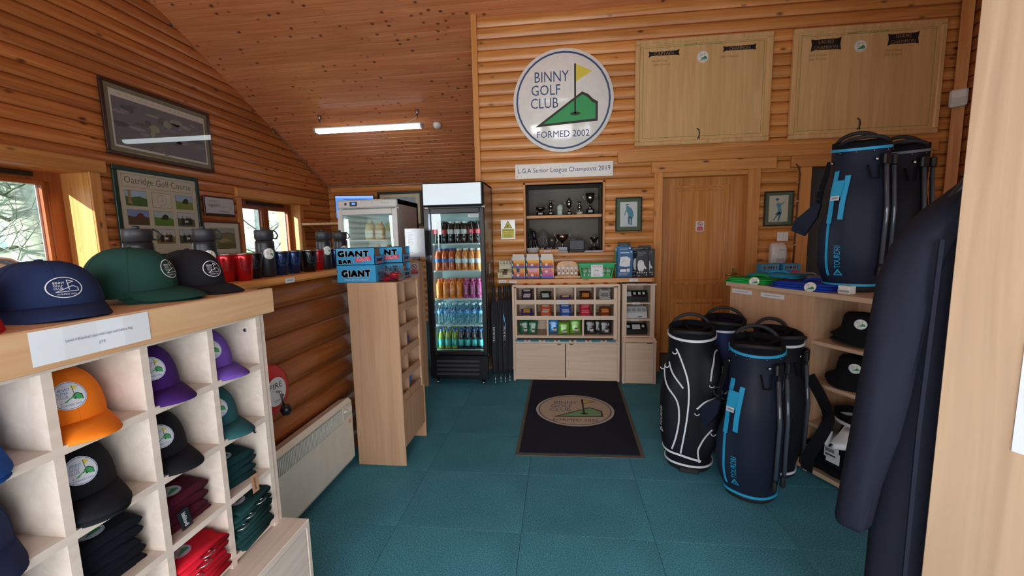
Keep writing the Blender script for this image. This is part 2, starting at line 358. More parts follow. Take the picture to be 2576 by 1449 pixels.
def nosmoke():
    return [('p', rect(-.5, .5, -.72, .72), paper, 0), ringm(0, .3, .26, .34, red, 1, 24), stroke([(-.2, .5), (.2, .1)], .07, red, 2), ('p', rect(-.2, .14, .26, .32), blackink, 1), ('p', rect(-.42, .42, -.58, -.12), red, 1), ('t', 'NO SMOKING', 0, -.26, .7, .12, paper, 2), ('t', 'OR VAPING', 0, -.44, .6, .1, paper, 2)]

# ================================================================== SETTING
LX, EY, MY, RX, BY = -4.0, 6.98, 4.38, 3.66, -1.5      # left wall, eave wall, main wall, right wall, wall behind the camera
RIDGE = 2.74
def ceil_z(y): return 3.65-.478*(y-4.38) if y >= RIDGE else 3.65-.478*(RIDGE-4.38)-.478*(RIDGE-y)
# --- floor: carpet tiles
fl = MB().box(-4.3, 3.9, -1.7, 7.1, -.1, -.006, mat('subfloor', '#444444')).build('floor', kind='structure')
tm = {}
def tile(w, h):
    k = (round(w, 3), round(h, 3))
    if k not in tm: tm[k] = MB().bbox(.0007, w-.0007, .0007, h-.0007, -.006, 0, carpet, .0012).mesh('carpet_tile')
    return tm[k]
xs = [-4.05]+[-.82+.63*i for i in range(-5, 8)]+[3.72]; xs = sorted(x for x in xs if -4.05 <= x <= 3.72)
ys = [-1.5]+[1.84+.5*i for i in range(-6, 11)]+[7.0]; ys = sorted(y for y in ys if -1.5 <= y <= 7.0)
for i in range(len(xs)-1):
    for j in range(len(ys)-1): put(tile(xs[i+1]-xs[i], ys[j+1]-ys[j]), 'carpet_tile', fl, loc=(xs[i], ys[j], 0))
# --- log walls
def log_mesh(axis, a0, a1, z0, z1, crest, nrm, m, bulge=.030, n=10):
    """one half-round log: nrm = +-1 direction in which it bulges into the room"""
    prof = []
    for k in range(n+1):
        t = k/n; d = bulge*(1-.42*((.42-t)/.42)**2) if t < .42 else bulge*max(0, 1-((t-.42)/.58)**2)**.5; prof.append((d, z0+(z1-z0)*t))
    w = random.uniform(-.003, .003); pts = []
    for a in (a0, a1):
        for d, z in prof+[(-.03, z1), (-.03, z0)]:
            c = crest+nrm*(d-bulge+w); pts.append((a, c, z) if axis == 'X' else (c, a, z))
    N = n+3; mb = MB().add(pts, [(k, k+1, N+k+1, N+k) for k in range(n)], m, True)
    return mb.add(pts, [(k, (k+1) % N, N+(k+1) % N, N+k) for k in range(n, N)]+[tuple(range(N))[::-1], tuple(range(N, 2*N))], m)
def log_wall(parent, axis, a0, a1, z0, ztop, crest, nrm, m, pitch, holes=(), zoff=0, bulge=.034, minlen=1.3):
    """holes: (a0, a1, z0, z1); ztop: number or function of the position along the wall giving the roof height"""
    z = z0
    while True:
        z1 = z+pitch; lo, hi = a0, a1
        if callable(ztop):
            st = .02; ok = [a0+st*k for k in range(int((a1-a0)/st)+1) if ztop(a0+st*k) > z+.01]
            if not ok: break
            lo, hi = ok[0], ok[-1]
        elif z >= ztop-.01: break
        segs = [(lo, hi)]
        for h in holes:
            if z < h[3]-.02 and z1 > h[2]+.02:
                ns = []
                for s, e in segs:
                    if h[1] <= s or h[0] >= e: ns.append((s, e)); continue
                    if s < h[0]: ns.append((s, h[0]))
                    if h[1] < e: ns.append((h[1], e))
                segs = ns
        for s, e in segs:
            if e-s < .01: continue
            log_mesh(axis, s, e, z, min(z1, ztop) if not callable(ztop) else z1, crest, nrm, m, bulge).build('log', parent)
        z = z1
def slab(mb, axis, a0, a1, z0, ztop, c0, c1, holes, m):
    """solid core of a wall with its openings left out"""
    cuts = sorted({a0, a1}|{h[0] for h in holes}|{h[1] for h in holes}|({RIDGE} if callable(ztop) and a0 < RIDGE < a1 else set()))
    cuts = [c for c in cuts if a0 <= c <= a1]
    for s, e in zip(cuts, cuts[1:]):
        hs = sorted([(h[2], h[3]) for h in holes if h[0] <= s+1e-4 and h[1] >= e-1e-4]); z = z0; bands = []
        for q0, q1 in hs: bands.append((z, q0)); z = q1
        bands.append((z, None))
        for b0, b1 in bands:
            t0, t1 = (b1, b1) if b1 is not None else ((ztop(s), ztop(e)) if callable(ztop) else (ztop, ztop))
            if t0 <= b0+1e-4: continue
            p = [(s, b0), (e, b0), (e, t1), (s, t0)]
            pts = [((a, c0, z_) if axis == 'X' else (c0, a, z_)) for a, z_ in p]
            mb.prism(pts, (0, c1-c0, 0) if axis == 'X' else (c1-c0, 0, 0), m)
    return mb
core = mat('wall_core', '#9c6a40', .8)
PT = .1095
mainholes = [(-.345, .465, 1.262, 1.99), (1.037, 1.857, -1, 2.04), (2.42, 3.25, -1, 2.045)]
wm = slab(MB(), 'X', -.85, RX+.1, 0, 3.66, MY+.034, MY+.12, mainholes, core).build('wall_main', kind='structure')
log_wall(wm, 'X', -.83, RX, 3.657-PT*34, 3.66, MY, -1, logX, PT, mainholes)
MB().box(-.856, -.80, MY-.022, MY+.14, 0, 3.66, pineZ).build('corner_post', wm)
# gable wall on the left
leftholes = [(1.75, 3.21, 1.0, 2.07), (4.93, 6.12, 1.0, 2.02)]
wl = slab(MB(), 'Y', BY-.1, EY+.1, 0, lambda y: ceil_z(y)+.05, LX-.034, LX-.34, leftholes, core).build('wall_left', kind='structure')
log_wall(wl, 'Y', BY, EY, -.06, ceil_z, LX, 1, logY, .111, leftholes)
# low eave wall behind the till and its return
we = slab(MB(), 'X', LX-.1, -.7, 0, 2.45, EY+.034, EY+.14, [], core).build('wall_eave', kind='structure')
log_wall(we, 'X', LX, -.75, -.04, 2.42, EY, -1, logX, .111)
wr = MB().box(-.85, -.72, MY+.12, EY+.03, 0, 3.7, core).build('wall_till_side', kind='structure')
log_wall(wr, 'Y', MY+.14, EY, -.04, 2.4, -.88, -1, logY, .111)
wg = slab(MB(), 'Y', BY-.1, MY+.1, 0, lambda y: ceil_z(y)+.05, RX+.034, RX+.15, [], core).build('wall_right', kind='structure')
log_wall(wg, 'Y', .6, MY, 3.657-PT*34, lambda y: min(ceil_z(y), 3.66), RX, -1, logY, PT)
wb = slab(MB(), 'X', LX-.1, RX+.1, 0, 2.0, BY, BY-.15, [(-1.4, 1.2, .12, 1.99), (-3.95, -2.65, .85, 1.99), (2.05, 3.55, .4, 1.99)], core)
wb.box(LX-.1, RX+.1, BY-.15, BY, 1.99, 2.45, core)
wb = wb.build('wall_behind_camera', kind='structure')
MB().box(-4.2, 3.9, -3.4, -1.6, 2.25, 2.32, core).build('sun_block_roof', kind='structure'); MB().box(-4.2, 3.9, -3.45, -3.35, -.1, 2.25, core).build('wall_sun_block', kind='structure')  # unseen roof and wall added to keep the sun out of the rear openings
# corner bead between main and right wall
tr = MB().prism([(RX-.03, MY-.025, 0), (RX-.085, MY-.03, 0), (RX-.03, MY-.09, 0)], (0, 0, 3.66), pineZ).build('trim_1', kind='structure')
# --- ceiling of tongue and groove boards
ce = MB()
def roofquad(y0, y1, t0, t1, m): return ce.prism([(-4.2, y0, ceil_z(y0)+t0), (-4.2, y1, ceil_z(y1)+t0), (-4.2, y1, ceil_z(y1)+t1), (-4.2, y0, ceil_z(y0)+t1)], (8.1, 0, 0), m)
roofquad(RIDGE, 7.2, .016, .1, core); roofquad(-1.7, RIDGE, .0, .1, ceilX)
ce = ce.build('ceiling', kind='structure')
sl = math.hypot(1, .478); th = math.atan(.478); bp = .0885; nb = int((7.05-RIDGE)*sl/bp)
def board_mesh(L): return MB().add([(x, a, b) for x in (0, L) for a, b in ((.0014, .007), (.005, .0), (bp-.005, 0), (bp-.0014, .007), (bp-.0014, .014), (.0014, .014))],
    [(0, 1, 7, 6), (1, 2, 8, 7), (2, 3, 9, 8), (3, 4, 10, 9), (5, 0, 6, 11), (0, 5, 4, 3, 2, 1), (6, 7, 8, 9, 10, 11)], ceilX).mesh('ceiling_board')
def place_boards(k, x0, x1):
    y = RIDGE+k*bp/sl; put(board_mesh(x1-x0), 'ceiling_board', ce, loc=(x0, y, ceil_z(y)+.001), rot=(-th, 0, 0))
for k in range(nb):
    y = RIDGE+(k+1)*bp/sl; xe = RX+.03 if y < MY+.1 else -.8
    j = -4.0+random.uniform(.8, 4.2)
    if xe-j > 1: place_boards(k, -4.04, j-.0008); place_boards(k, j+.0008, xe)
    else: place_boards(k, -4.04, xe)
# eave trim and cable
MB().tube([(LX+.02, EY-.03, 2.385), (-2.3, EY-.03, 2.385), (-.9, EY-.03, 2.385)], .009, mat('cable_grey', '#b9aca4', .6)).build('trim_2', kind='structure')
cb = [(LX+.015, y, ceil_z(y)-.02-(.03 if i % 2 else 0)*0) for i, y in enumerate([5.62, 5.9, 6.2, 6.5, 6.8, 6.95])]
tag(MB().tube([(LX+.05, 5.60, ceil_z(5.6)-.10)]+cb+[(LX+.03, 6.955, 2.36), (LX+.06, 6.955, 2.28)], .006, mat('cable_pale', '#9c8276', .6)).build('cable'), 'thin pale cable running down the rake of the left gable wall', 'cable')
# --- beams over the doors and windows
MB().bbox(.93, 2.10, MY-.035, MY+.03, 2.042, 2.15, pineX).build('door_header', wm)
MB().bbox(2.235, 3.45, MY-.035, MY+.03, 2.045, 2.15, pineX).build('door_header', wm)
MB().bbox(.60, 3.5, MY-.03, MY+.03, 2.152, 2.26, pineX).build('plate_beam', wm)
# --- doors
d1 = MB().box(1.03, 1.87, MY+.10, MY+.145, .17, 2.05, doorZ)
d1 = d1.build('door_1', kind='structure')
def door_panel(x0, x1, z0, z1):
    q = MB(); y = MY+.10; n = 4
    for k, (ins, dy) in enumerate(((0, -.012), (.012, -.018), (.024, -.006), (.036, .004))):
        q.box(x0+ins, x1-ins, y+dy, y+.004, z0+ins, z0+ins+.012, doorZ); q.box(x0+ins, x1-ins, y+dy, y+.004, z1-ins-.012, z1-ins, doorZ)
        q.box(x0+ins, x0+ins+.012, y+dy, y+.004, z0+ins+.012, z1-ins-.012, doorZ); q.box(x1-ins-.012, x1-ins, y+dy, y+.004, z0+ins+.012, z1-ins-.012, doorZ)
    q.bbox(x0+.05, x1-.05, y-.006, y+.01, z0+.05, z1-.05, doorZ, .004)
    return q.build('door_panel', d1)
door_panel(1.175, 1.725, .905, 1.92); door_panel(1.175, 1.72, .30, .75)
MB().box(1.03, 1.87, MY+.03, MY+.15, 0, .17, mat('kick_plate', '#4c3e36', .6)).build('kick_plate', d1)
for x0, x1, nm in ((.962, 1.043, 'door_jamb'), (1.851, 1.962, 'door_jamb')):
    MB().box(x0, x1, MY-.025, MY+.16, 0, 2.042, pineZ).build(nm, d1)
MB().box(1.037, 1.857, MY-.01, MY+.16, 2.0, 2.045, pineX).build('door_stop', d1)
h = MB().bbox(1.785, 1.822, MY+.088, MY+.10, .925, 1.07, brass, .003); h.tube([(1.803, MY+.09, 1.015), (1.803, MY+.05, 1.015), (1.79, MY+.045, 1.014), (1.70, MY+.05, 1.008)], .009, brass, 8)
h.lathe([(.006, 0), (.006, .02)], blackink, 8, c=(1.803, MY+.084, .95)); h.build('door_handle', d1)
ns = MB().box(1.407, 1.489, MY+.088, MY+.094, 1.455, 1.558, paper); ns.flat(scale2(nosmoke(), .072), wallfn(1.448, MY+.0875, 1.506, (1, 0, 0), (0, -1, 0)))
tag(ns.build('no_smoking_sign'), 'small white and red no smoking sign on the pine door', 'sign')
d2 = MB().box(2.41, 3.26, MY+.10, MY+.14, 0, 2.06, mat('dark_door', '#3c3f40', .5)).build('door_2', kind='structure')
MB().bbox(2.315, 2.426, MY-.025, MY+.15, 0, 2.045, pineZ).build('door_jamb', d2); MB().bbox(3.243, 3.33, MY-.025, MY+.15, 0, 2.045, pineZ).build('door_jamb', d2)
# --- windows in the gable wall
def window(idx, y0, y1, z0, z1, mull, gl):
    XO = LX-(.20 if mull else .33)
    w = MB()
    w.box(LX-.36, LX-.005, y0-.03, y0+.008, z0, z1, pineZ); w.box(LX-.36, LX-.005, y1-.008, y1+.03, z0, z1, pineZ)
    w.box(LX-.36, LX-.005, y0-.03, y1+.03, z1-.008, z1+.03, pineY); w.box(LX-.36, LX+.02, y0-.03, y1+.03, z0-.03, z0+.008, pineY)
    win = w.build('window_%d' % idx, kind='structure')
    fr = .11 if not mull else .06; a = y0+.008; b = y1-.008; xs_ = (XO, XO+.055)
    f = MB(); f.box(*xs_, a, a+.06, z0, z1, redZ); f.box(*xs_, b-fr, b, z0, z1, redZ); f.box(*xs_, a+.06, b-fr, z1-.09, z1, redZ); f.box(*xs_, a+.06, b-fr, z0, z0+.06, redZ)
    if mull: f.box(*xs_, mull-.035, mull+.035, z0+.06, z1-.09, redZ)
    f.build('window_frame', win)
    for (p, q) in (((a+.06, mull-.035), (mull+.035, b-fr)) if mull else ((a+.06, b-fr),)):
        s = MB(); s.box(XO+.012, XO+.07, p, p+.028, z0+.06, z1-.12, redZ); s.box(XO+.012, XO+.07, q-.045, q-.012, z0+.06, z1-.12, redZ); s.box(XO+.012, XO+.07, p, q, z1-.12, z1-.09, redZ)
        s.tube([(XO+.07, q-.008, z0+.06), (XO+.07, q-.008, z1-.09)], .009, redZ)
        s.build('sash', win)
        MB().box(XO+.03, XO+.036, q-.062, q-.045, z0+.06, z1-.12, mat('spacer_bar', '#d7dde6', .3, .6)).build('glazing_bar', win)
        MB().box(XO+.02, XO+.026, p+.01, q-.045, z0+.05, z1-.12, clear).build('pane', win)
    MB().bbox(XO+.055, XO+.075, a+.25, b-.20 if not mull else b-.18, z1-.062, z1-.02, mat('vent_black', '#20180f', .5), .004).build('trickle_vent', win)
    cs = MB(); cs.bbox(LX-.03, LX+.008, y1-.004, y1+.085, z0-.1, z1+.005, pineZ); cs.bbox(LX-.012, LX+.006, y0-.085, y0, z0-.1, z1+.005, pineZ); cs.build('casing', win)
    MB().bbox(LX-.02, LX+.03, y0-(.1 if gl else .12), y1+(.13 if not gl else .25), z1, z1+.113, pineY, .008).build('header_beam', win)
    return win
window(1, 1.75, 3.21, 1.0, 2.07, None, 0)
window(2, 4.93, 6.12, 1.0, 2.02, 5.52, 1)
# --- trophy hatch in the main wall
TX0, TX1, TZ0, TZ1 = -.335, .455, 1.268, 1.972
hm = mat('hatch_lining', '#75726a', .8)
hh = MB(); y = MY+.02; hh.box(TX0-.01, TX1+.01, MY+.47, MY+.49, TZ0-.02, TZ1+.02, hm); hh.box(TX0-.015, TX0, y, MY+.48, TZ0, TZ1, hm); hh.box(TX1, TX1+.015, y, MY+.48, TZ0, TZ1, hm)
hh.box(TX0, TX1, y, MY+.48, TZ1, TZ1+.015, hm)
hatch = hh.build('wall_hatch', kind='structure')
q = MB(); q.bbox(TX0-.024, TX0, MY-.02, MY+.1, TZ0, TZ1+.02, pineZ, .003); q.bbox(TX1, TX1+.024, MY-.02, MY+.1, TZ0, TZ1+.02, pineZ, .003); q.bbox(TX0-.024, TX1+.024, MY-.02, MY+.1, TZ1, TZ1+.022, pineX, .003); q.build('hatch_frame', hatch)
MB().bbox(-.47, .575, MY-.075, MY+.47, 1.232, 1.266, pineX, .004).build('hatch_sill', hatch)
MB().box(TX0, TX1, MY+.08, MY+.46, 1.632, 1.66, pineX).build('hatch_shelf', hatch)
# --- log divider carrying the mug shelf
DX = -1.40
dv = MB().box(DX-.28, DX-.034, -.6, 3.78, 0, 1.215, core).build('wall_divider', kind='structure')
z = .0-.02
zz = [-.02+.1405*k for k in range(9)]
for z in zz: log_mesh('Y', -.6, 3.78, z, min(z+.1405, 1.222), DX, 1, divY, .05, 10).build('log', dv)
MB().bbox(DX-.33, DX+.055, -.6, 3.72, 1.222, 1.258, pineY, .01).build('counter_shelf', dv)
MB().box(DX-.3, DX-.27, -.6, 3.78, 0, 1.215, pineY).build('back_panel', dv)
ep = MB(); pts = []
for k in range(13): a = PI*k/12; pts.append((-1.362+.083*math.cos(a)*(1), 3.79, 1.17+.075*math.sin(a)))
ep.prism([(-1.445, 3.79, 0)]+[(-1.279, 3.79, 0)]+[(x, y_, z_) for x, y_, z_ in pts], (0, .03, 0), beechZ); 
tag(ep.build('counter_end_panel'), 'tall round-topped wooden end panel between display rack and tall drinks fridge', 'panel')
ns = MB().box(-1.40, -1.318, 3.783, 3.789, 1.09, 1.215, paper); ns.flat(scale2(nosmoke(), .08), wallfn(-1.359, 3.7825, 1.152, (1, 0, 0), (0, -1, 0)))
tag(ns.build('no_smoking_sign'), 'small no smoking sign on the round-topped end panel', 'sign')
# --- outside: lawn, far hedge line
g = MB(); g.box(-80, -4.4, -60, 80, -.13, -.08, grass); g.build('ground_outside', kind='structure')
hl = MB(); pr = [(-70, y_, -.08+2.6+.8*math.sin(y_*.13)+.5*math.sin(y_*.41)) for y_ in range(-40, 90, 4)]
hl.add([(-70, y_, -.08) for _, y_, _ in pr]+pr+[(-78, y_, z_+1) for _, y_, z_ in pr], [(i, i+1, len(pr)+i+1, len(pr)+i) for i in range(len(pr)-1)]+[(len(pr)+i, len(pr)+i+1, 2*len(pr)+i+1, 2*len(pr)+i) for i in range(len(pr)-1)], speckle('far_hill', '#a9bfa2', '#c2d2b4', .6), True)
hl.build('hills', kind='structure')

# ================================================================== LEFT GABLE WALL
def pframe(name, label, cat, X, Y, Z, w, h, du, nrm, fw, fcol, mats, prints, depth=.02, glassy=True, fdep=.022, gap=.0):
    """framed picture: frame bars, mount (printed sheet) and glazing; prints in metres from the centre"""
    rz = math.atan2(du[1], du[0]); t = T(name, label, cat, (X, Y, Z), rz)      # local x = du, local -y = towards the room
    f = MB(); o = fdep
    for x0, x1, z0, z1 in ((-w/2, w/2, h/2-fw, h/2), (-w/2, w/2, -h/2, -h/2+fw), (-w/2, -w/2+fw, -h/2+fw, h/2-fw), (w/2-fw, w/2, -h/2+fw, h/2-fw)): f.bbox(x0, x1, -o, 0, z0, z1, fcol, .004)
    f.build('frame', t)
    m_ = MB().box(-w/2+fw*.8, w/2-fw*.8, -o*.45, -o*.2, -h/2+fw*.8, h/2-fw*.8, mats)
    m_.flat(prints, lambda u, v, l: (u, -o*.45-.0004*(l+1), v)); m_.build('print', t)
    if glassy: MB().box(-w/2+fw*.8, w/2-fw*.8, -o*.8, -o*.72, -h/2+fw*.8, h/2-fw*.8, clear).build('glazing', t)
    return t
NX = (0, -1, 0); DL = (0, 1, 0)
C = lambda h, r=.6: mat('c_'+h, '#'+h, r)
gold = mat('gilt', '#b89a52', .35, .6)
walnut = mat('walnut_frame', '#3a1c14', .4)
# aerial picture
pr = [('p', rect(-.505, .505, -.255, .255), C('d8d2c6'), 0), ('p', rect(-.49, .49, -.235, .195), C('6c707a'), 1)]
for i in range(46):
    a, b = random.uniform(-.45, .42), random.uniform(-.2, .15); n = random.randint(5, 7); rx, ry = random.uniform(.02, .1), random.uniform(.01, .045)
    pr.append(('p', [(max(-.49, min(.49, a+rx*random.uniform(.7, 1.2)*math.cos(2*PI*k/n))), max(-.235, min(.195, b+ry*random.uniform(.7, 1.2)*math.sin(2*PI*k/n)))) for k in range(n)], C(random.choice(['7a7e88', '66707c', '8c8a96', '566258', '74766c', '84869a', '909a86', '4c565c'])), 2+i % 5))
pr += [('p', rect(-.56, .56, .285, .289), gold, 0), ('p', rect(-.56, .56, -.289, -.285), gold, 0), ('p', rect(-.56, -.556, -.285, .285), gold, 0), ('p', rect(.556, .56, -.285, .285), gold, 0), ('t', '18 . 17 . 16 . 15 . 14 . 13 . 12 . 11 . 10 . 9 . 8 . 7 . 6 . 5 . 4 . 3', 0, .225, .85, .014, C('8a857a'), 1), ('p', rect(-.02, .02, -.248, -.24), blackink, 1)]
pframe('aerial_picture', 'wide framed aerial picture with grey mount high on the left gable wall', 'picture', LX+.005, 3.95, 2.59, 1.16, .66, DL, NX, .032, walnut, C('7a7c6a'), pr, glassy=False)
gl = MB().box(-.56, .56, -.030, -.028, -.3, .3, clear).build('glazing', [o for o in COL.objects if o.name == 'aerial_picture'][0])
# course poster with nine photographs
pr = [('p', rect(-.40, .40, -.39, .39), C('cfc8b4'), 0), ('p', rect(-.375, .375, .245, .365), C('8e8a7a'), 1), ('p', rect(-.371, .371, .249, .361), C('cfc8b4'), 2), ('t', 'Oatridge Golf Course', 0, .302, .70, .085, C('6f6a5c'), 3)]
photos = [('4a6a34', 'a8c4de'), ('d2ccba', 'd2ccba'), ('7c8c40', '9cb8d8'), ('56452e', '7f93c4'), ('5c8434', 'b4c8c8'), ('566048', 'c0c8d0'), ('3c4c30', 'b8c0c4'), ('8c7c3c', 'c4c8cc'), ('4a5c38', 'b8c4d0')]
for i, (lo, sk) in enumerate(photos):
    cx, cy = (-.255, .0, .255)[i % 3], (.145, -.035, -.215)[i//3]; k = 3
    pr += [('p', rect(cx-.103, cx+.103, cy-.073, cy+.073), C('6a6a60'), 1), ('p', rect(cx-.1, cx+.1, cy-.07, cy+.07), C(sk), 2), ('p', [(cx-.1, cy-.07), (cx+.1, cy-.07), (cx+.1, cy+.0), (cx+.03, cy+.02), (cx-.05, cy+.005), (cx-.1, cy+.015)], C(lo), 3)]
    if i == 0: pr += [('p', [(cx-.085, cy-.05), (cx-.04, cy-.06), (cx-.055, cy), (cx-.05, cy+.07), (cx-.08, cy+.07), (cx-.075, cy)], C('a8885c'), 4)]
    if i == 1: pr += [ringm(cx, cy, .048, .053, C('a7a294'), 4, 24), stroke([(cx-.02, cy-.01), (cx+.02, cy-.01), (cx, cy+.02)], .004, C('a7a294'), 4), stroke([(cx, cy-.01), (cx, cy+.03)], .004, C('a7a294'), 4)]
    if i in (2, 3, 4): pr += [('p', [(cx-.03, cy-.01), (cx+.04, cy-.01), (cx+.05, cy+.03), (cx+.02, cy+.045), (cx-.01, cy+.03)], C('2c3424' if i != 3 else '6a3c30'), 4)]
    if i > 4:
        for k in (-.045, 0.01, .05): pr += [('p', [(cx+k-.02, cy-.055), (cx+k+.02, cy-.055), (cx+k+.018, cy+.015), (cx+k-.015, cy+.015)], C(random.choice(['26262a', '3a3c44', '22242a'])), 4), ('p', circ(cx+k, cy+.027, .011, 8), C('b08c78'), 4)]
        pr += [('p', rect(cx-.02, cx+.02, cy-.03, cy-.01), C('e0e0dc'), 5)]
pr += [('p', rect(-.13, .22, -.375, -.31), C('8e8a7a'), 1), ('p', rect(-.127, .217, -.372, -.313), C('cfc8b4'), 2), ('p', rect(-.10, .19, -.338, -.332), C('b4ae9c'), 3), ('p', rect(-.06, .15, -.358, -.352), C('b4ae9c'), 3)]
pframe('course_poster', 'dark green framed poster with nine photographs and a course title', 'poster', LX+.005, 3.835, 1.735, .905, .86, DL, NX, .042, mat('green_frame', '#12342e', .4), C('cfc8b4'), pr)
# lottery plaque
pl = T('lottery_plaque', 'white plaque with sport lottery lettering on a dark wooden block', 'plaque', (LX+.002, 4.555, 1.875), PI/2)
MB().bbox(-.225, .225, -.022, 0, -.115, .115, walnut, .006).build('backing_board', pl)
q = MB().box(-.205, .205, -.027, -.022, -.085, .095, C('b9bcc0', .35)); q.flat([('t', 'Supported by', -.1, .055, .14, .016, C('70747a'), 1), ('t', 'sport', -.09, -.0, .16, .045, C('30343c'), 1), ('t', 'scotland', .09, -.0, .15, .03, C('a8aab0'), 1), ('t', 'lottery', .05, -.06, .14, .032, C('50545c'), 1)], lambda u, v, l: (u, -.0275-.0004*l, v))
for a in (-.195, .195):
    for b in (-.075, .085): q.lathe([(.006, 0), (.003, .004)], brass, 8, c=(a, -.028, b))
q.build('plate', pl)
pr = [('p', rect(-.25, .25, -.165, .165), C('d9d3c4'), 0), ('p', rect(-.19, .19, -.125, .125), C('9fa6a0'), 1), ('p', [(-.19, -.125), (.19, -.125), (.19, .06), (.08, .075), (-.06, .055), (-.19, .06)], C('7c7c5c'), 2), ('p', [(-.19, -.125), (.19, -.125), (.19, -.06), (.0, -.05), (-.1, -.08), (-.19, -.07)], C('6a6a3c'), 3), ('p', [(-.1, -.02), (.06, 0), (.12, -.03), (-.02, -.05)], C('a89c6c'), 3)]
pframe('landscape_picture', 'small framed hill landscape with cream mount beside the smaller window', 'picture', LX+.004, 4.56, 1.50, .55, .40, DL, NX, .018, mat('red_wood_frame', '#5e2c20', .4), C('d9d3c4'), pr)
# eave wall: picture, shelf, monitor
pr = [('p', rect(-.33, .33, -.31, .26), C('e6dcbc'), 0), ('p', rect(-.28, .28, -.26, .2), C('a9bccb'), 1), ('p', [(-.28, -.26), (.28, -.26), (.28, -.02), (.1, .05), (-.1, -.02), (-.28, .04)], C('76824e'), 2), ('p', [(.1, -.04), (.28, -.03), (.28, .06), (.2, .1), (.13, .05)], C('c8beae'), 3)]
pframe('hill_picture', 'black framed landscape with cream mount behind the small glass-door fridge', 'picture', -2.70, EY-.006, 1.97, .80, .60, (1, 0, 0), (0, -1, 0), .045, mat('charcoal_frame', '#2c2a28', .5), C('e6dcbc'), pr)
sh = T('till_shelf', 'pale pine shelf on a bracket below the monitor', 'shelf', (-3.62, 6.35, 1.735))
MB().bbox(-.37, 1.0, -.22, .30, -.035, 0, fascia, .004).build('board', sh); MB().prism([(-.30, .2, -.036), (-.30, -.14, -.036), (-.30, .2, -.20)], (.03, 0, 0), pineZ).build('bracket', sh); MB().prism([(.8, .2, -.036), (.8, -.14, -.036), (.8, .2, -.20)], (.03, 0, 0), pineZ).build('bracket', sh)
MB().box(-.02, .05, .25, .62, -.10, -.036, pineZ).build('wall_batten', sh)
mo = T('till_monitor', 'computer monitor with blue desktop and a white list window', 'monitor', (-3.18, 6.3, 1.737), R(14))
q = MB().bbox(-.10, .10, -.07, .09, 0, .012, black); q.box(-.03, .03, .02, .04, .012, .12, black); q.build('stand', mo)
MB().bbox(-.30, .30, -.012, .03, .045, .42, black, .006).build('housing', mo)
scr = mat('screen_blue', '#4f86d8', .4, emit=.9); s2 = mat('screen_white', '#d6e2ee', .4, emit=.9); s3 = mat('screen_bar', '#2c5cb4', .4, emit=.8)
q = MB(); q.flat([('p', rect(-.285, .285, .06, .405), scr, 0), ('p', rect(-.285, .285, .06, .08), s3, 1), ('p', rect(-.285, .285, .375, .405), mat('screen_top', '#86a8e0', .4, emit=.9), 1), ('p', rect(-.17, .20, .13, .355), s2, 1), ('p', rect(-.17, .20, .34, .355), s3, 2)]+[('p', rect(-.13, -.13+random.uniform(.08, .2), .15+.02*i, .156+.02*i), C('8796a8'), 2) for i in range(9)], lambda u, v, l: (u, -.0125-.0005*l, v)); q.build('screen', mo)

# ================================================================== CEILING FITTINGS
tubem = mat('lamp_diffuser', '#f4fbff', .4, emit=9); fit = mat('lamp_metal', '#d0d2d0', .4)
def strip(x, y, z, L, label, rz=0, drop=True):
    t = T('strip_light', label, 'ceiling light', (x, y, z), rz, 'suspended strip lights')
    MB().bbox(-L/2, L/2, -.05, .05, 0, .03, fit, .006).build('housing', t)
    MB().prism([(-L/2+.03, -.055, .005), (-L/2+.03, .055, .005), (-L/2+.03, .035, -.035), (-L/2+.03, -.035, -.035)], (L-.06, 0, 0), tubem).build('diffuser', t)
    for s in (-1, 1):
        MB().prism([(s*(L/2-.015)-.012, -.058, .008), (s*(L/2-.015)-.012, .058, .008), (s*(L/2-.015)-.012, .037, -.037), (s*(L/2-.015)-.012, -.037, -.037)], (.024, 0, 0), fit).build('end_cap', t)
        zt = (ceil_z(y)-z) if drop else .3
        MB().tube([(s*(L/2-.07), 0, .03), (s*(L/2-.07), 0, zt-.06)], .0015, steel, 4).build('suspension_wire', t)
        MB().lathe([(.012, -.085), (.02, -.03), (.024, 0)], steel, 12, c=(s*(L/2-.07), 0, zt)).build('ceiling_cup', t)
    if drop: MB().tube([(L/2-.3, 0, .032), (L/2-.2, .01, .05), (L/2-.09, .012, .10), (L/2-.07, .012, zt-.05)], .004, paper, 5).build('flex', t)
    return t
strip(-2.505, 5.472, 2.93, 1.5, 'long white strip light hanging from the boarded ceiling over the till')
strip(-.36, 1.9, 3.62, 1.5, 'strip light hanging above the viewer over the shop floor')
sd = MB(); sd.lathe([(.052, 0), (.055, -.012), (.052, -.03), (.04, -.048), (0, -.05)], white, 20)
o = sd.build('smoke_detector', label='round white smoke detector on the ceiling right of the strip light', cat='smoke detector', loc=(-1.634, 5.732, ceil_z(5.732)-.002), rot=(-th, 0, 0))

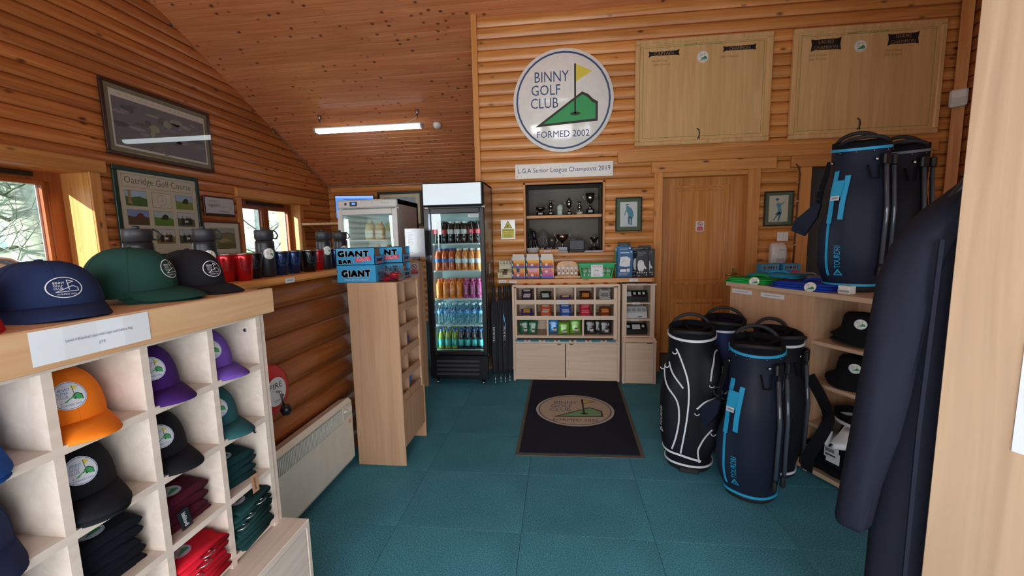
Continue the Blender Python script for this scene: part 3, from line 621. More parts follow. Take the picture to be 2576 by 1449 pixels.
# ================================================================== COUNTER SHELF: TUMBLERS AND FLASKS
def wrap(r0, z0, k=1, rz=0, r1=None, H=1):
    """map a print onto a (slightly conical) cylinder, centred at angle rz and height z0"""
    def fn(u, v, l):
        z = z0+v; r = r0+((r1 or r0)-r0)*z/H+.0004+.0004*l; a = rz+u/r; return (r*math.cos(a), r*math.sin(a), z)
    return fn
def dense(it):
    """subdivide the roundel disc so it can be bent"""
    return logo(1, dense=True) if it is None else it
def tumbler(colname, col):
    m = mat('tumbler_'+colname, col, .22, .55, coat=.3)
    b = MB(); b.lathe([(.032, 0), (.034, .004), (.0345, .02), (.0365, .022), (.0435, .10), (.0445, .116), (.0435, .118)], m, 24)
    o = b.build('travel_tumbler'); l = MB(); l.lathe([(.043, .118), (.0432, .122), (.041, .124), (.012, .121), (0, .121)], steel, 20); l.build('steel_rim', o)
    e = MB(); e.flat(logo_line(.022, mat('etch_'+colname, {'red': '#7c1620', 'black': '#3a3d42', 'blue': '#3d547c'}[colname], .4)), wrap(.0345, .07, rz=R(-38), r1=.0445, H=.118)); e.build('etched_badge', o)
    return o
tum = {}
specs = [('red', '#b5121c', 1.669, -1.462, 'bright red steel tumbler nearest the row of caps on the counter shelf'), ('red', 0, 1.728, -1.425, 'red steel tumbler touching the one nearest the caps'),
         ('black', '#15171a', 1.822, -1.452, 'black steel tumbler beside the two red ones, nearest the caps'), ('blue', '#17305e', 2.02, -1.452, 'blue steel tumbler just right of the middle black flask'),
         ('blue', 0, 2.125, -1.452, 'blue steel tumbler between another blue and a black tumbler'), ('black', 0, 2.228, -1.425, 'black steel tumbler with glossy side, next to the blue pair'),
         ('black', 0, 2.275, -1.50, 'black steel tumbler half hidden behind its twin near the red one'), ('red', 0, 2.352, -1.45, 'dark red steel tumbler left of the right-hand flask'), ('blue', 0, 2.555, -1.45, 'blue steel tumbler beside the stacked snack bar boxes')]
for cn, h_, y, x, lab in specs:
    if cn not in tum: o = tumbler(cn, h_); tum[cn] = o; o.location = (x, y, 1.258); tag(o, lab, 'tumbler', 'steel tumblers on the counter shelf')
    else: dup(tum[cn], (x, y, 1.258), 0, lab, 'steel tumblers on the counter shelf')
fm = mat('flask_black', '#25282d', .38, .2); fd = mat('flask_lid', '#2b2e33', .5)
def flask():
    b = MB(); b.lathe([(.040, 0), (.043, .004), (.043, .165), (.041, .176), (.036, .181)], fm, 28); o = b.build('drinks_flask')
    l = MB(); l.lathe([(.037, .181), (.038, .185), (.0425, .188), (.0425, .228), (.040, .232), (0, .232)], fd, 24); lo = l.build('lid', o)
    l = MB(); l.lathe([(.012, .23), (.010, .243), (0, .245)], fd, 10, c=(-.004, 0, 0)); l.build('spout_cap', lo)
    MB().tube([(.028, .030, .231), (.036, .040, .222), (.040, .047, .205), (.034, .044, .188), (.030, .030, .19)], .004, fd, 6).build('carry_loop', o)
    e = MB(); e.flat(scale2(logo(1, dense=True), .027), wrap(.043, .115, rz=R(-30))); e.build('club_sticker', o); return o
fl = [(-1.63, 1.45, 'black flask with carry loop in front of the course poster, nearest the caps'), (-1.50, 1.615, 'black flask with round club sticker behind the black cap'), (-1.452, 1.915, 'black flask in front of the smaller window'), (-1.452, 2.435, 'black flask right of the dark red tumbler'), (-1.452, 2.64, 'black flask behind the stacked snack bar boxes')]
for i, (x, y, lab) in enumerate(fl):
    if i == 0: f0 = flask(); f0.location = (x, y, 1.258); f0.scale = (1.12, 1.12, 1); tag(f0, lab, 'flask', 'black flasks on the counter shelf')
    else: dup(f0, (x, y, 1.258), 0, lab, scale=(1, 1, 1))
def ticket(x, y, z, w, h, rz, label, lines=1, thick=.002, rot=None, txt='£12.50 each'):
    t = MB().box(-w/2, w/2, -thick, 0, -h/2, h/2, paper); t.flat([('p', rect(-w*.34, w*.34, -h*.08, h*.1), C('a4a8b0'), 1)], lambda u, v, l: (u, -thick-.0004, v))
    return tag(t.build('price_ticket', loc=(x, y, z), rot=rot or (0, 0, rz)), label, 'price ticket')
ticket(DX+.056, 1.93, 1.238, .07, .025, PI/2, 'white price ticket on the counter shelf edge under the tumblers')
# fire gong
gq = T('fire_gong', 'round red hand-operated fire gong with white centre on the log counter', 'fire alarm', (-1.365, 1.72, .735), PI/2)
q = MB(); q.x = Matrix.Rotation(PI/2, 4, 'X'); q.lathe([(.125, 0), (.125, .02), (.115, .034), (.085, .046), (0, .05)], red, 32); q.build('bell', gq)
q = MB(); q.flat([('p', circ(0, 0, .068, 28), paper, 0), ('t', 'FIRE', 0, .028, .085, .026, blackink, 1), ('t', 'TURN', 0, -.045, .04, .011, blackink, 1), ('p', [(.035, -.025), (.05, -.03), (.038, -.05), (.03, -.04)], blackink, 1)], lambda u, v, l: (u, -.052-.0006*l, v)); q.build('dial', gq)
q = MB(); q.tube([(0, -.05, 0), (0, -.072, 0), (.004, -.072, -.01), (.018, -.07, -.07)], .005, steel); q.build('crank', gq)
q = MB(); q.lathe([(0, -.028), (.018, -.022), (.027, 0), (.018, .022), (0, .028)], black, 14, c=(.02, -.078, -.095)); q.build('knob', gq)
MB().box(-.04, .04, -.0, .05, -.04, .04, black).build('mount', gq)
# heater
he = T('panel_heater', 'cream electric panel heater under the log counter', 'heater', (-1.30, 1.86, .04))
b = MB(); HL, HH = .50, .415
for s in (0,): b.prism([(-.085, -HL, .02), (-.02, -HL, 0), (0, -HL, .03), (0, -HL, HH-.02), (-.02, -HL, HH), (-.085, -HL, HH-.02)], (0, 2*HL, 0), cream)
b.build('casing', he)
b = MB().box(.0005, .003, -HL+.1, HL-.125, HH-.115, HH-.025, C('a9aca6'))
b.build('grille_frame', he)
sl_ = MB().box(.002, .0065, -.0028, .0028, HH-.11, HH-.03, C('d8dad2')).mesh('grille_slat'); dk = MB().box(.003, .0035, -HL+.105, HL-.13, HH-.11, HH-.03, C('3c3f3e')).build('grille_slot', he)
for i in range(66): put(sl_, 'grille_slat', he, loc=(0, -HL+.11+i*.0116, 0))
b = MB().bbox(.0005, .006, HL-.115, HL-.015, HH-.10, HH-.022, C('d3d2c4'), .002); b.lathe([(.016, 0), (.016, .012)], cream, 14, c=(.008, HL-.09, HH-.06)); b.box(.006, .012, HL-.065, HL-.04, HH-.075, HH-.04, cream); b.box(.006, .012, HL-.035, HL-.02, HH-.075, HH-.04, paper); b.build('controls', he)
MB().box(.0005, .001, HL-.05, HL-.02, HH-.15, HH-.128, C('d8a890')).build('badge', he)
MB().box(-.12, -.08, -.3, -.26, .1, .35, steel).build('wall_bracket', he); MB().box(-.12, -.08, .26, .3, .1, .35, steel).build('wall_bracket', he)
so = MB().bbox(-1.36, -1.348, 2.37, 2.455, .235, .32, white, .004); so.box(-1.348, -1.34, 2.405, 2.42, .27, .29, red)
tag(so.build('spur_switch'), 'white switched spur beside the panel heater', 'switch')

# ================================================================== DISPLAY RACK BY THE COUNTER (face looks along +X)
rk = T('display_rack', 'tall narrow wooden rack with ten small pockets facing the aisle', 'display rack', (-1.285, 2.376, 0))
D, Wd, Ht = .315, .42, 1.175
MB().bbox(0, D, 0, .016, 0, Ht, beechZ, .002).build('side_panel', rk); MB().bbox(0, D, Wd-.016, Wd, 0, Ht, beechZ, .002).build('side_panel', rk)
MB().box(0, D, .016, Wd-.016, Ht-.016, Ht, beech).build('top', rk); MB().box(0, .012, .016, Wd-.016, .1, Ht-.016, beechZ).build('back_panel', rk)
MB().box(.18, D-.02, Wd/2-.008-.035, Wd/2+.008-.035, .41, Ht-.016, beechZ).build('divider', rk)
MB().box(.18, .19, .016, Wd-.016, .41, Ht-.016, beechZ).build('inner_back', rk)
for z_ in (.41, .545, .70, .845, .985): MB().box(.18, D-.012, .016, Wd-.016, z_, z_+.014, beechZ).build('shelf', rk); MB().box(D-.014, D-.002, .016, Wd-.06, z_, z_+.048, beechZ).build('pocket_lip', rk)
MB().bbox(D-.012, D+.004, Wd-.062, Wd-.018, 0.40, Ht-.005, beechZ, .002).build('stile', rk)
MB().box(D-.02, D-.004, .016, Wd-.016, .115, .405, beechZ).build('plinth_door', rk)
for y_, z_, c_, l_ in ((.09, .56, 'blue', 'small dark blue packet in a middle pocket of the tall rack'), (.27, .70, 'blue', 'small blue packet in the right column of the tall rack'), (.09, .43, 'navy', 'small dark packet in the bottom left pocket of the tall rack'), (.29, .43, 'blue2', 'bright blue packet in the bottom right pocket of the tall rack'), (.07, 1.0, 'white', 'small white packet in the top left pocket of the tall rack')):
    q = MB(); q.pillow(.08, .05, .018, mat('packet_'+c_, {'blue': '#27408c', 'navy': '#1c2238', 'blue2': '#2f6fd0', 'white': '#e6e6e6'}[c_], .3)); q.build('packet', None, l_, 'packet', loc=(-1.285+.245, 2.376+y_, z_+.042), rot=(0, R(-60), R(90)))
# snack bar boxes
sky = mat('box_blue', '#3ba4dc', .45); skyd = mat('box_blue_side', '#2f8fc8', .45); cardb = mat('card_brown', '#9c7458', .7); pinkred = mat('flash_red', '#d8405c', .5)
def outlined(s, x, y, w, h, k=.06):
    return [('t', '*'+s, x+math.cos(q)*h*.13, y+math.sin(q)*h*.13, w*.97, h*.88, paper, 1) for q in [PI*k/4 for k in range(8)]]+[('t', '*'+s, x+math.cos(q)*h*.045, y+math.sin(q)*h*.045, w*.97, h*.88, blackink, 3) for q in [PI*k/3 for k in range(6)]]
def snack_box(label, loc, rz, closed, w=.248, d=.135, h=.105):
    t = T('snack_bar_box', label, 'box', loc, rz, 'boxes of snack bars')
    b = MB()
    if closed: b.bbox(-w/2, w/2, 0, d, 0, h, sky, .0015)
    else:
        b.box(-w/2, w/2, 0, .003, 0, h, sky); b.box(-w/2, -w/2+.003, 0, d, 0, h, sky); b.box(-w/2, w/2, 0, d, 0, .003, sky); b.box(-w/2, w/2, d-.003, d, 0, h, sky); b.box(-w/2, w/2, 0, d, h-.003, h, sky)
        b.prism([(w/2-.003, 0, 0), (w/2-.003, d, 0), (w/2-.003, d, h*.62), (w/2-.003, d*.8, h*.5), (w/2-.003, d*.2, h*.5), (w/2-.003, 0, h*.62)], (.003, 0, 0), skyd)
        b.box(-w/2+.02, w/2-.012, .01, d-.01, h*.3, h*.55, cardb); b.box(w/2-.05, w/2-.02, .02, d-.02, h*.5, h*.95, cardb)
    b.build('carton', t)
    f = MB(); fn = lambda u, v, l: (u, -.0006-.0004*l, v)
    if closed: f.flat(outlined('GIANT', .0, h*.52, w*.76, h*.42)+[('t', 'SNACK LIKE YOU MEAN IT', 0, h*.16, w*.62, h*.09, paper, 2)], fn)
    else: f.flat(outlined('GIANT', -.01, h*.66, w*.82, h*.36)+outlined('BAR.', -.06, h*.20, w*.38, h*.24)+[('p', [(.005, h*.16), (.105, h*.26), (.10, h*.52), (-.002, h*.40)], pinkred, 4), ('t', 'FULL-ON', .052, h*.40, .07, .012, paper, 5), ('t', 'FLAPJACKS', .052, h*.27, .085, .012, paper, 5)], fn)
    f.flat(outlined('GIANT', d*.5, h*.28, d*.6, h*.2)+[('p', rect(d*.25, d*.75, h*.08, h*.16), pinkred, 2)] if not closed else [('t', 'GIANT', d*.5, h*.5, d*.6, h*.2, blackink, 2)], lambda u, v, l: (w/2+.0006+.0004*l, u, v))
    f.build('print', t); return t
RT = 1.175
snack_box('lower blue snack bar box with plain GIANT lettering at the front of the tall rack', (-1.229, 2.392, RT), 0, True)
snack_box('upper open blue snack box with pink flash, front of the tall rack', (-1.229, 2.392, RT+.106), 0, False)
snack_box('blue snack bar box at the back of the tall rack, underneath another', (-1.135, 2.60, RT), 0, False)
snack_box('open blue snack bar box at the back of the tall rack, on top of another', (-1.135, 2.60, RT+.106), 0, False)
tb = T('sweet_tub', 'clear lidded tub of red wrapped sweets on the tall rack', 'tub', (-1.035, 2.47, RT), R(4))
q = MB()
for a in ((-.062, .062, -.062, -.060), (-.062, .062, .060, .062), (-.062, -.060, -.06, .06), (.060, .062, -.06, .06)): q.box(*a, 0, .082, plastic)
q.box(-.066, .066, -.066, .066, .082, .088, plastic); q.box(-.062, .062, -.062, .062, 0, .002, plastic); q.build('container', tb)
q = MB()
for i in range(46):
    x, y, z_ = random.uniform(-.05, .05), random.uniform(-.05, .05), random.uniform(.006, .05); c_ = mat('sweet_red', '#c02436', .35) if random.random() < .75 else mat('sweet_dark', '#3a2a24', .5)
    q.x = Matrix.Translation((x, y, z_)) @ Matrix.Rotation(random.uniform(0, 6), 4, 'Z') @ Matrix.Rotation(random.uniform(-.6, .6), 4, 'X'); q.prism([(-.012, 0, -.005), (-.02, .006, 0), (-.012, 0, .005), (.012, 0, .005), (.02, .006, 0), (.012, 0, -.005)], (0, .011, 0), c_)
q.build('wrapped_sweets', tb, kind='stuff')
ms = T('menu_stand', 'white price list in a clear upright holder behind the snack boxes', 'menu', (-1.295, 3.66, 1.2585), R(2))
MB().box(-.088, .088, -.002, .001, .018, .27, C('cdd2da', .8)).build('sheet', ms)
q = MB(); q.box(-.092, .092, -.005, -.003, 0, .275, plastic); q.box(-.092, .092, -.03, .04, 0, .003, plastic); q.build('holder', ms)
q = MB(); q.flat([('p', rect(-.022, .024, .25, .255), C('6c7074'), 1)]+[('p', rect(-.065, -.065+random.uniform(.025, .05), .2335-.0098*i, .2372-.0098*i), C('4a4e56'), 1) for i in range(20)]+[('p', rect(.02, .034, .235-.0098*i, .2372-.0098*i), C('9a9ea4'), 1) for i in range(20)], lambda u, v, l: (u, -.0026-.0002*l, v)); q.build('print', ms)

# ================================================================== WHITE GLASS-DOOR FRIDGE
fw_ = mat('fridge_white', '#d9dcdb', .3); fin = mat('fridge_liner', '#dbe8e8', .5)
pf = T('display_fridge', 'white fridge with glass door and blue digital display behind the counter', 'fridge', (-1.94, 4.10, 0))
b = MB(); w = .32
b.bbox(-w, w, .03, .62, .0, .06, fw_); b.box(-w, -w+.04, .03, .62, .06, 1.848, fw_); b.box(w-.04, w, .03, .62, .06, 1.848, fw_); b.box(-w, w, .58, .62, .06, 1.848, fw_); b.box(-w, w, .03, .62, 1.80, 1.85, fw_); b.box(-w+.04, w-.04, .04, .58, .06, .12, fin)
b.box(-w+.04, w-.04, .575, .58, .1, 1.8, fin); b.build('cabinet', pf)
b = MB().bbox(-w, w, -.012, .03, 1.765, 1.85, fw_, .012); b.build('control_panel', pf)
b = MB(); b.bbox(-.18, -.10, -.017, -.011, 1.785, 1.83, black, .003); b.box(-.155, -.12, -.0178, -.017, 1.80, 1.82, mat('digits_blue', '#2f62ff', .4, emit=3)); b.box(-.235, -.215, -.016, -.011, 1.797, 1.82, black); b.lathe([(.009, 0), (.009, .004)], steel, 10, c=(.06, -.013, 1.81)); b.build('display', pf)
b = MB(); b.flat([('t', 'POLAR', .20, 1.812, .085, .014, C('8fa0ac'), 1)], lambda u, v, l: (u, -.0128, v)); b.build('badge', pf)
b = MB()
for x0, x1, z0, z1 in ((-w, -w+.055, .1, 1.755), (w-.055, w, .1, 1.755), (-w+.055, w-.055, 1.70, 1.755), (-w+.055, w-.055, .1, .16)): b.bbox(x0, x1, -.015, .028, z0, z1, fw_, .004)
dr = b.build('door', pf); MB().box(-w+.05, w-.05, -.004, .002, .155, 1.705, fglass).build('glass', dr); MB().bbox(w-.03, w-.01, -.035, -.012, .8, 1.2, fw_, .004).build('door_handle', dr)
lg = mat('led_white', '#eafffb', .4, emit=10)
MB().box(-w+.06, -w+.075, .045, .055, .2, 1.66, lg).build('light_strip', pf)
for z_ in (.5, .85, 1.20, 1.43):
    b = MB(); b.box(-w+.045, w-.045, .045, .06, z_, z_+.012, white)
    for k in range(14): b.box(-w+.05+k*.041, -w+.054+k*.041, .05, .56, z_+.004, z_+.008, white)
    b.build('wire_shelf', pf)
bread = mat('bread_bag', '#cdb583', .35); bread2 = mat('roll_bag', '#b88d54', .4)
for x, z_, s, m_, lab in ((-2.04, 1.442, 1, bread, 'bag of sliced bread on the upper shelf, left'), (-1.93, 1.442, .95, bread, 'bag of sliced bread on the upper shelf, second from left'), (-1.81, 1.442, .9, bread, 'bag of sliced bread on the upper shelf, right'), (-1.97, 1.212, .9, bread, 'bread bag on the lower shelf of the white fridge'), (-1.84, 1.212, .85, bread2, 'brown roll bag on the lower shelf of the white fridge')):
    t = T('bread_bag', lab+('' if 'fridge' in lab else ' in the white fridge'), 'bread', (x, 4.36, z_), R(random.uniform(-8, 8)), 'bread bags in the white fridge')
    b = MB(); rings = []
    for k, (hw, hd, z1) in enumerate(((.045, .05, 0), (.05, .055, .02), (.05, .055, .12), (.044, .045, .165), (.025, .02, .19), (.03, .022, .205))):
        rings.append([((hw*s)*math.copysign(abs(math.cos(a))**.6, math.cos(a)), hd*math.copysign(abs(math.sin(a))**.6, math.sin(a))+random.uniform(-.003, .003), z1*s) for a in [2*PI*q/16 for q in range(16)]])
    b.loft(rings, m_); b.build('loaf_bag', t); MB().box(-.04*s, .04*s, -.059, -.056, .03*s, .1*s, C('d8d6c8')).build('label', t)

# ================================================================== TALL BLACK DRINKS FRIDGE
X0, X1, Y0, Y1 = -1.272, -.688, 3.87, 4.34
df = T('drinks_fridge', 'tall black glass-door drinks fridge with lit white header', 'fridge', (X0, Y0, 0)); w = X1-X0; d = Y1-Y0
side = mat('fridge_side', '#8f8c88', .3, .6)
b = MB(); b.box(0, .03, .04, d, .06, 1.955, side); b.box(w-.03, w, .04, d, .06, 1.955, side); b.box(0, w, d-.03, d, .06, 1.955, side); b.box(.03, w-.03, .04, d-.03, 1.70, 1.94, black); b.box(0, w, .04, d, 1.94, 1.955, side)
b.box(.03, w-.03, .04, d-.03, .06, .30, black); b.box(.03, .034, .045, d-.03, .3, 1.7, fin); b.box(w-.034, w-.03, .045, d-.03, .3, 1.7, fin); b.box(.03, w-.03, d-.034, d-.03, .3, 1.7, fin); b.build('cabinet', df)
b = MB(); b.bbox(-.002, w+.002, -.03, .04, 1.735, 1.957, black, .012); hd = b.build('header', df)
b = MB().bbox(.012, w-.02, -.036, -.03, 1.752, 1.945, mat('header_panel', '#d6e6ee', .35, emit=.35), .002); b.build('lit_panel', hd)
b = MB()
n_ = 10
vs = [(w/2+.2*math.cos(a)*r1, 1.848+.068*math.sin(a)*r1) for r1 in (1,) for a in [2*PI*k/24 for k in range(24)]]
b = MB()
for x0, x1, z0, z1 in ((0, .065, .30, 1.72), (w-.045, w, .30, 1.72), (.065, w-.045, 1.672, 1.72), (.065, w-.045, .30, .335)): b.bbox(x0, x1, -.012, .038, z0, z1, black, .005)
b.box(.045, .065, -.0125, -.012, .33, 1.67, mat('door_trim', '#5a6068', .2, .8)); dr = b.build('door', df)
MB().box(.06, w-.04, .004, .010, .33, 1.675, fglass).build('glass', dr)
MB().bbox(.012, .03, -.045, -.012, .93, 1.19, black, .006).build('door_handle', dr)
b = MB(); b.box(w-.155, w-.055, -.001, .004, 1.635, 1.66, paper); b.flat([('t', ':: EMPIRE', w-.105, 1.648, .085, .014, blackink, 1)], lambda u, v, l: (u, -.0016, v)); b.build('name_badge', dr)
MB().lathe([(.011, 0), (.009, .004), (0, .005)], steel, 12, c=(.07, -.013, .315)).build('lock', dr)
MB().box(.034, .05, .045, .06, .33, 1.67, mat('led_cyan', '#dffcff', .4, emit=16)).build('light_strip', df)
MB().box(w-.046, w-.034, .045, .058, .33, 1.67, mat('led_cyan', '#dffcff', .4, emit=16)).build('light_strip', df)
gb = MB().bbox(0, w, -.008, .04, .055, .29, black, .006).build('grille', df); lv = mat('louvre', '#3c4046', .4)
for k in range(4): MB().prism([(.07, -.009, .09+.043*k), (.07, -.022, .10+.043*k), (.07, -.009, .118+.043*k)], (w-.16, 0, 0), lv).build('louvre', gb)
for x in (.06, w-.06): MB().lathe([(.012, .0), (.02, .006), (.02, .02), (.01, .022), (.01, .06)], steel, 10, c=(x, .03, 0)).build('foot', df)
for x in (.06, w-.06): MB().lathe([(.02, .0), (.02, .02), (.01, .022), (.01, .06)], steel, 10, c=(x, d-.06, 0)).build('foot', df)
shz = (1.388, 1.125, .848, .585, .338)
for z_ in shz:
    b = MB(); b.box(.04, w-.04, .055, .06, z_-.012, z_-.008, white); b.box(.04, w-.04, .055, .06, z_-.004, z_, white)
    for k in range(34): b.box(.045+k*.0148, .047+k*.0148, .056, d-.04, z_-.005, z_-.002, white)
    b.build('wire_shelf', df)
q = MB().box(w, w+.001, .22, .36, 1.33, 1.52, C('c9c6bc')); q.box(w+.001, w+.0015, .22, .30, 1.27, 1.34, C('e2d77a')); q.box(w, w+.0016, .2, .27, 1.08, 1.18, paper); q.build('side_notices', df)
def bottle(liq, capc, prof, label, zl, rl, text=None, tcol=None, lrough=.4):
    me = MB(); me.lathe(prof, liq, 14)
    me.lathe([(rl, zl[0]), (rl, zl[1])], label, 14) if label else None
    if text: me.flat([('t', text, 0, 0, (zl[1]-zl[0])*.8, .016, tcol, 0)], lambda u, v, l: ((rl+.0006)*math.cos(-PI/2-v/rl), (rl+.0006)*math.sin(-PI/2-v/rl), (zl[0]+zl[1])/2+u))
    a = me.mesh('bottle'); c_ = MB(); zt = prof[-1][1]; c_.lathe([(.0145, zt-.014), (.0145, zt+.004), (.012, zt+.006), (0, zt+.006)], capc, 10); return a, c_.mesh('cap')
pet = [(.028, 0), (.031, .006), (.030, .06), (.027, .075), (.030, .09), (.031, .14), (.022, .175), (.0125, .195), (.0125, .208)]
sport = [(.029, 0), (.031, .008), (.031, .055), (.028, .075), (.031, .10), (.030, .145), (.018, .165), (.013, .17), (.013, .185)]
juice = [(.026, 0), (.029, .008), (.029, .07), (.027, .12), (.021, .155), (.0135, .175), (.0135, .188)]
def liq(n, c, r=.12, s=.6): return mat(n, c, r, spec=s)
cola, soda, soda2 = liq('cola', '#1a0f0f'), liq('orange_soda', '#c2501a'), liq('diet_orange_soda', '#d87a34')
ener, enep = liq('orange_sport_drink', '#e87418'), liq('purple_sport_drink', '#a33a72'); wat = glass('water', (.80, .93, .97), .10); tea1, tea2 = liq('green_juice', '#7f8f34'), liq('dark_juice', '#22202c')
tl = mat('teal_label', '#2aa7a4', .4); bl = mat('blue_label', '#4a6fb4', .4)
kinds = {
 'dietcola': bottle(cola, white, pet, C('d6d6d8'), (.092, .135), .0315, 'COLA', red), 'cola': bottle(cola, black, pet, mat('cola_label', '#c2323e', .4), (.092, .135), .0315, 'COLA', paper),
 'soda': bottle(soda, mat('blue_cap', '#2c4fa4', .4), pet, bl, (.082, .115), .0315), 'dsoda': bottle(soda2, white, pet, C('dfe4ea'), (.07, .115), .0315),
 'ener': bottle(ener, mat('orange_cap', '#e8603c', .4), sport, mat('orange_label', '#ea7a20', .4), (.03, .145), .0316, 'BOOST', C('f7ecd2')), 'enep': bottle(enep, mat('pink_cap', '#d85a86', .4), sport, mat('purple_label', '#9a3168', .4), (.03, .145), .0316, 'BOOST', C('f0dce8')),
 'water': bottle(wat, mat('water_cap', '#d2e4f0', .4), pet, mat('water_label', '#5f9ad6', .4), (.11, .135), .0318), 'tea1': bottle(tea1, bl, juice, tl, (.03, .095), .0296, 'Oasis', paper), 'tea2': bottle(tea2, bl, juice, tl, (.03, .095), .0296, 'Oasis', paper)}
names = {'dietcola': 'dark cola bottle with pale label', 'cola': 'dark cola bottle with red label', 'soda': 'orange soda bottle with blue cap', 'dsoda': 'orange soda bottle with white cap', 'ener': 'orange sports drink bottle', 'enep': 'purple sports drink bottle', 'water': 'clear water bottle with blue label', 'tea1': 'green juice bottle with teal label', 'tea2': 'dark juice bottle with teal label'}
rows = [(['cola', 'cola', 'dietcola', 'dietcola', 'dietcola', 'cola', 'cola'], 'top shelf'), (['soda', 'soda', 'soda', 'dsoda', 'dsoda', 'dsoda', 'dsoda'], 'second shelf'), (['ener', 'ener', 'ener', 'ener', 'enep', 'enep', 'enep'], 'middle shelf'), (['water']*7, 'fourth shelf'), (['tea1', 'tea1', 'tea1', 'tea2', 'tea2', 'tea2', 'tea2'], 'bottom shelf')]
ORD = ('leftmost', 'second from left', 'third from left', 'fourth from left', 'fifth from left', 'sixth from left', 'rightmost')
for (ks, nm), z_ in zip(rows, shz):
    for r in range(3):
        for i, k in enumerate(ks):
            x = X0+.092+.0675*i+(.006 if r else 0); y = Y0+.105+.078*r
            lab = names[k]+', '+nm+', '+('front', 'middle', 'back')[r]+' row, '+ORD[i]
            o = put(kinds[k][0], 'drink_bottle', None, lab, 'bottle', 'bottles on the %s of the drinks fridge' % nm, loc=(x, y, z_+.0006), rot=(0, 0, random.uniform(-.25, .25)))
            if r < 2: put(kinds[k][1], 'cap', o)
# golf umbrellas leaning beside the fridge
um = mat('umbrella_cloth', '#20232c', .8)
for i, (x, y, rz, lab) in enumerate(((-.628, 3.90, 10, 'black golf umbrella with white lettering, nearest the fridge'), (-.578, 3.93, 80, 'black golf umbrella, second from the fridge'), (-.530, 3.93, -20, 'black golf umbrella with a teal flash on its sleeve'), (-.492, 3.97, 130, 'black golf umbrella nearest the chocolate cabinet'))):
    t = T('golf_umbrella', lab, 'umbrella', (x, y, 0), 0, 'golf umbrellas beside the drinks fridge', rot=(R(-3-i*.8), 0, R(0)))
    b = MB(); rg = []
    for z_, r in ((.10, .012), (.14, .022), (.3, .030), (.55, .034), (.70, .033), (.80, .026), (.84, .016)):
        rg.append([((r*(1+.22*math.cos(a*6+z_*2)))*math.cos(a), (r*(1+.22*math.cos(a*6+z_*2)))*math.sin(a), z_) for a in [2*PI*k/24 for k in range(24)]])
    b.loft(rg, um); b.build('canopy', t); MB().lathe([(.004, .0), (.006, .004), (.004, .012), (.003, .03), (.003, .1)], steel, 8).build('ferrule', t)
    MB().lathe([(.012, .84), (.013, .86), (.017, .88), (.017, .955), (.014, .965), (0, .967)], rubber, 12).build('handle', t)
    if i in (0, 2):
        b = MB(); b.flat([('t', 'TOURDRI', 0, 0, .14, .018, paper, 0)], lambda u, v, l: (v*-1, -.0415, .50+u)); b.build('lettering', t)
    if i == 2:
        b = MB(); b.poly([(-.015, -.040, .70), (.002, -.0405, .66), (.006, -.041, .60), (-.008, -.041, .63)], cyan); b.poly([(.005, -.042, .60), (.013, -.042, .60), (.01, -.042, .54), (.002, -.042, .54)], cyan); b.build('sleeve_flash', t)

# ================================================================== MAIN WALL
q = MB(); q.x = Matrix.Rotation(PI/2, 4, 'X'); q.lathe([(.5, 0), (.5, .012), (.498, .014), (0, .014)], signwhite, 96); q.x = None
q.flat(logo(.5, disc=None), lambda u, v, l: (u, -.0142-.0004*l, v))
tag(q.build('club_roundel', loc=(.058, MY-.004, 2.785)), 'large round white club sign with green hill and yellow flag', 'sign')
q = MB().bbox(-.497, .497, -.012, 0, -.073, .073, signwhite, .002); q.flat([('t', 'L.G.A Senior League Champions 2019', 0, 0, .94, .062, navyink, 0)], lambda u, v, l: (u, -.0126, v))
for a in (-.475, .0, .475):
    for b in (-.05, .05): q.add([(a+.004*math.cos(t), -.0127, b+.004*math.sin(t)) for t in [PI*k/4 for k in range(8)]], [tuple(range(8))], C('6a6c6c'))
tag(q.build('champions_sign', loc=(.06, MY-.003, 2.107)), 'long white sign naming senior league champions above the trophy hatch', 'sign')
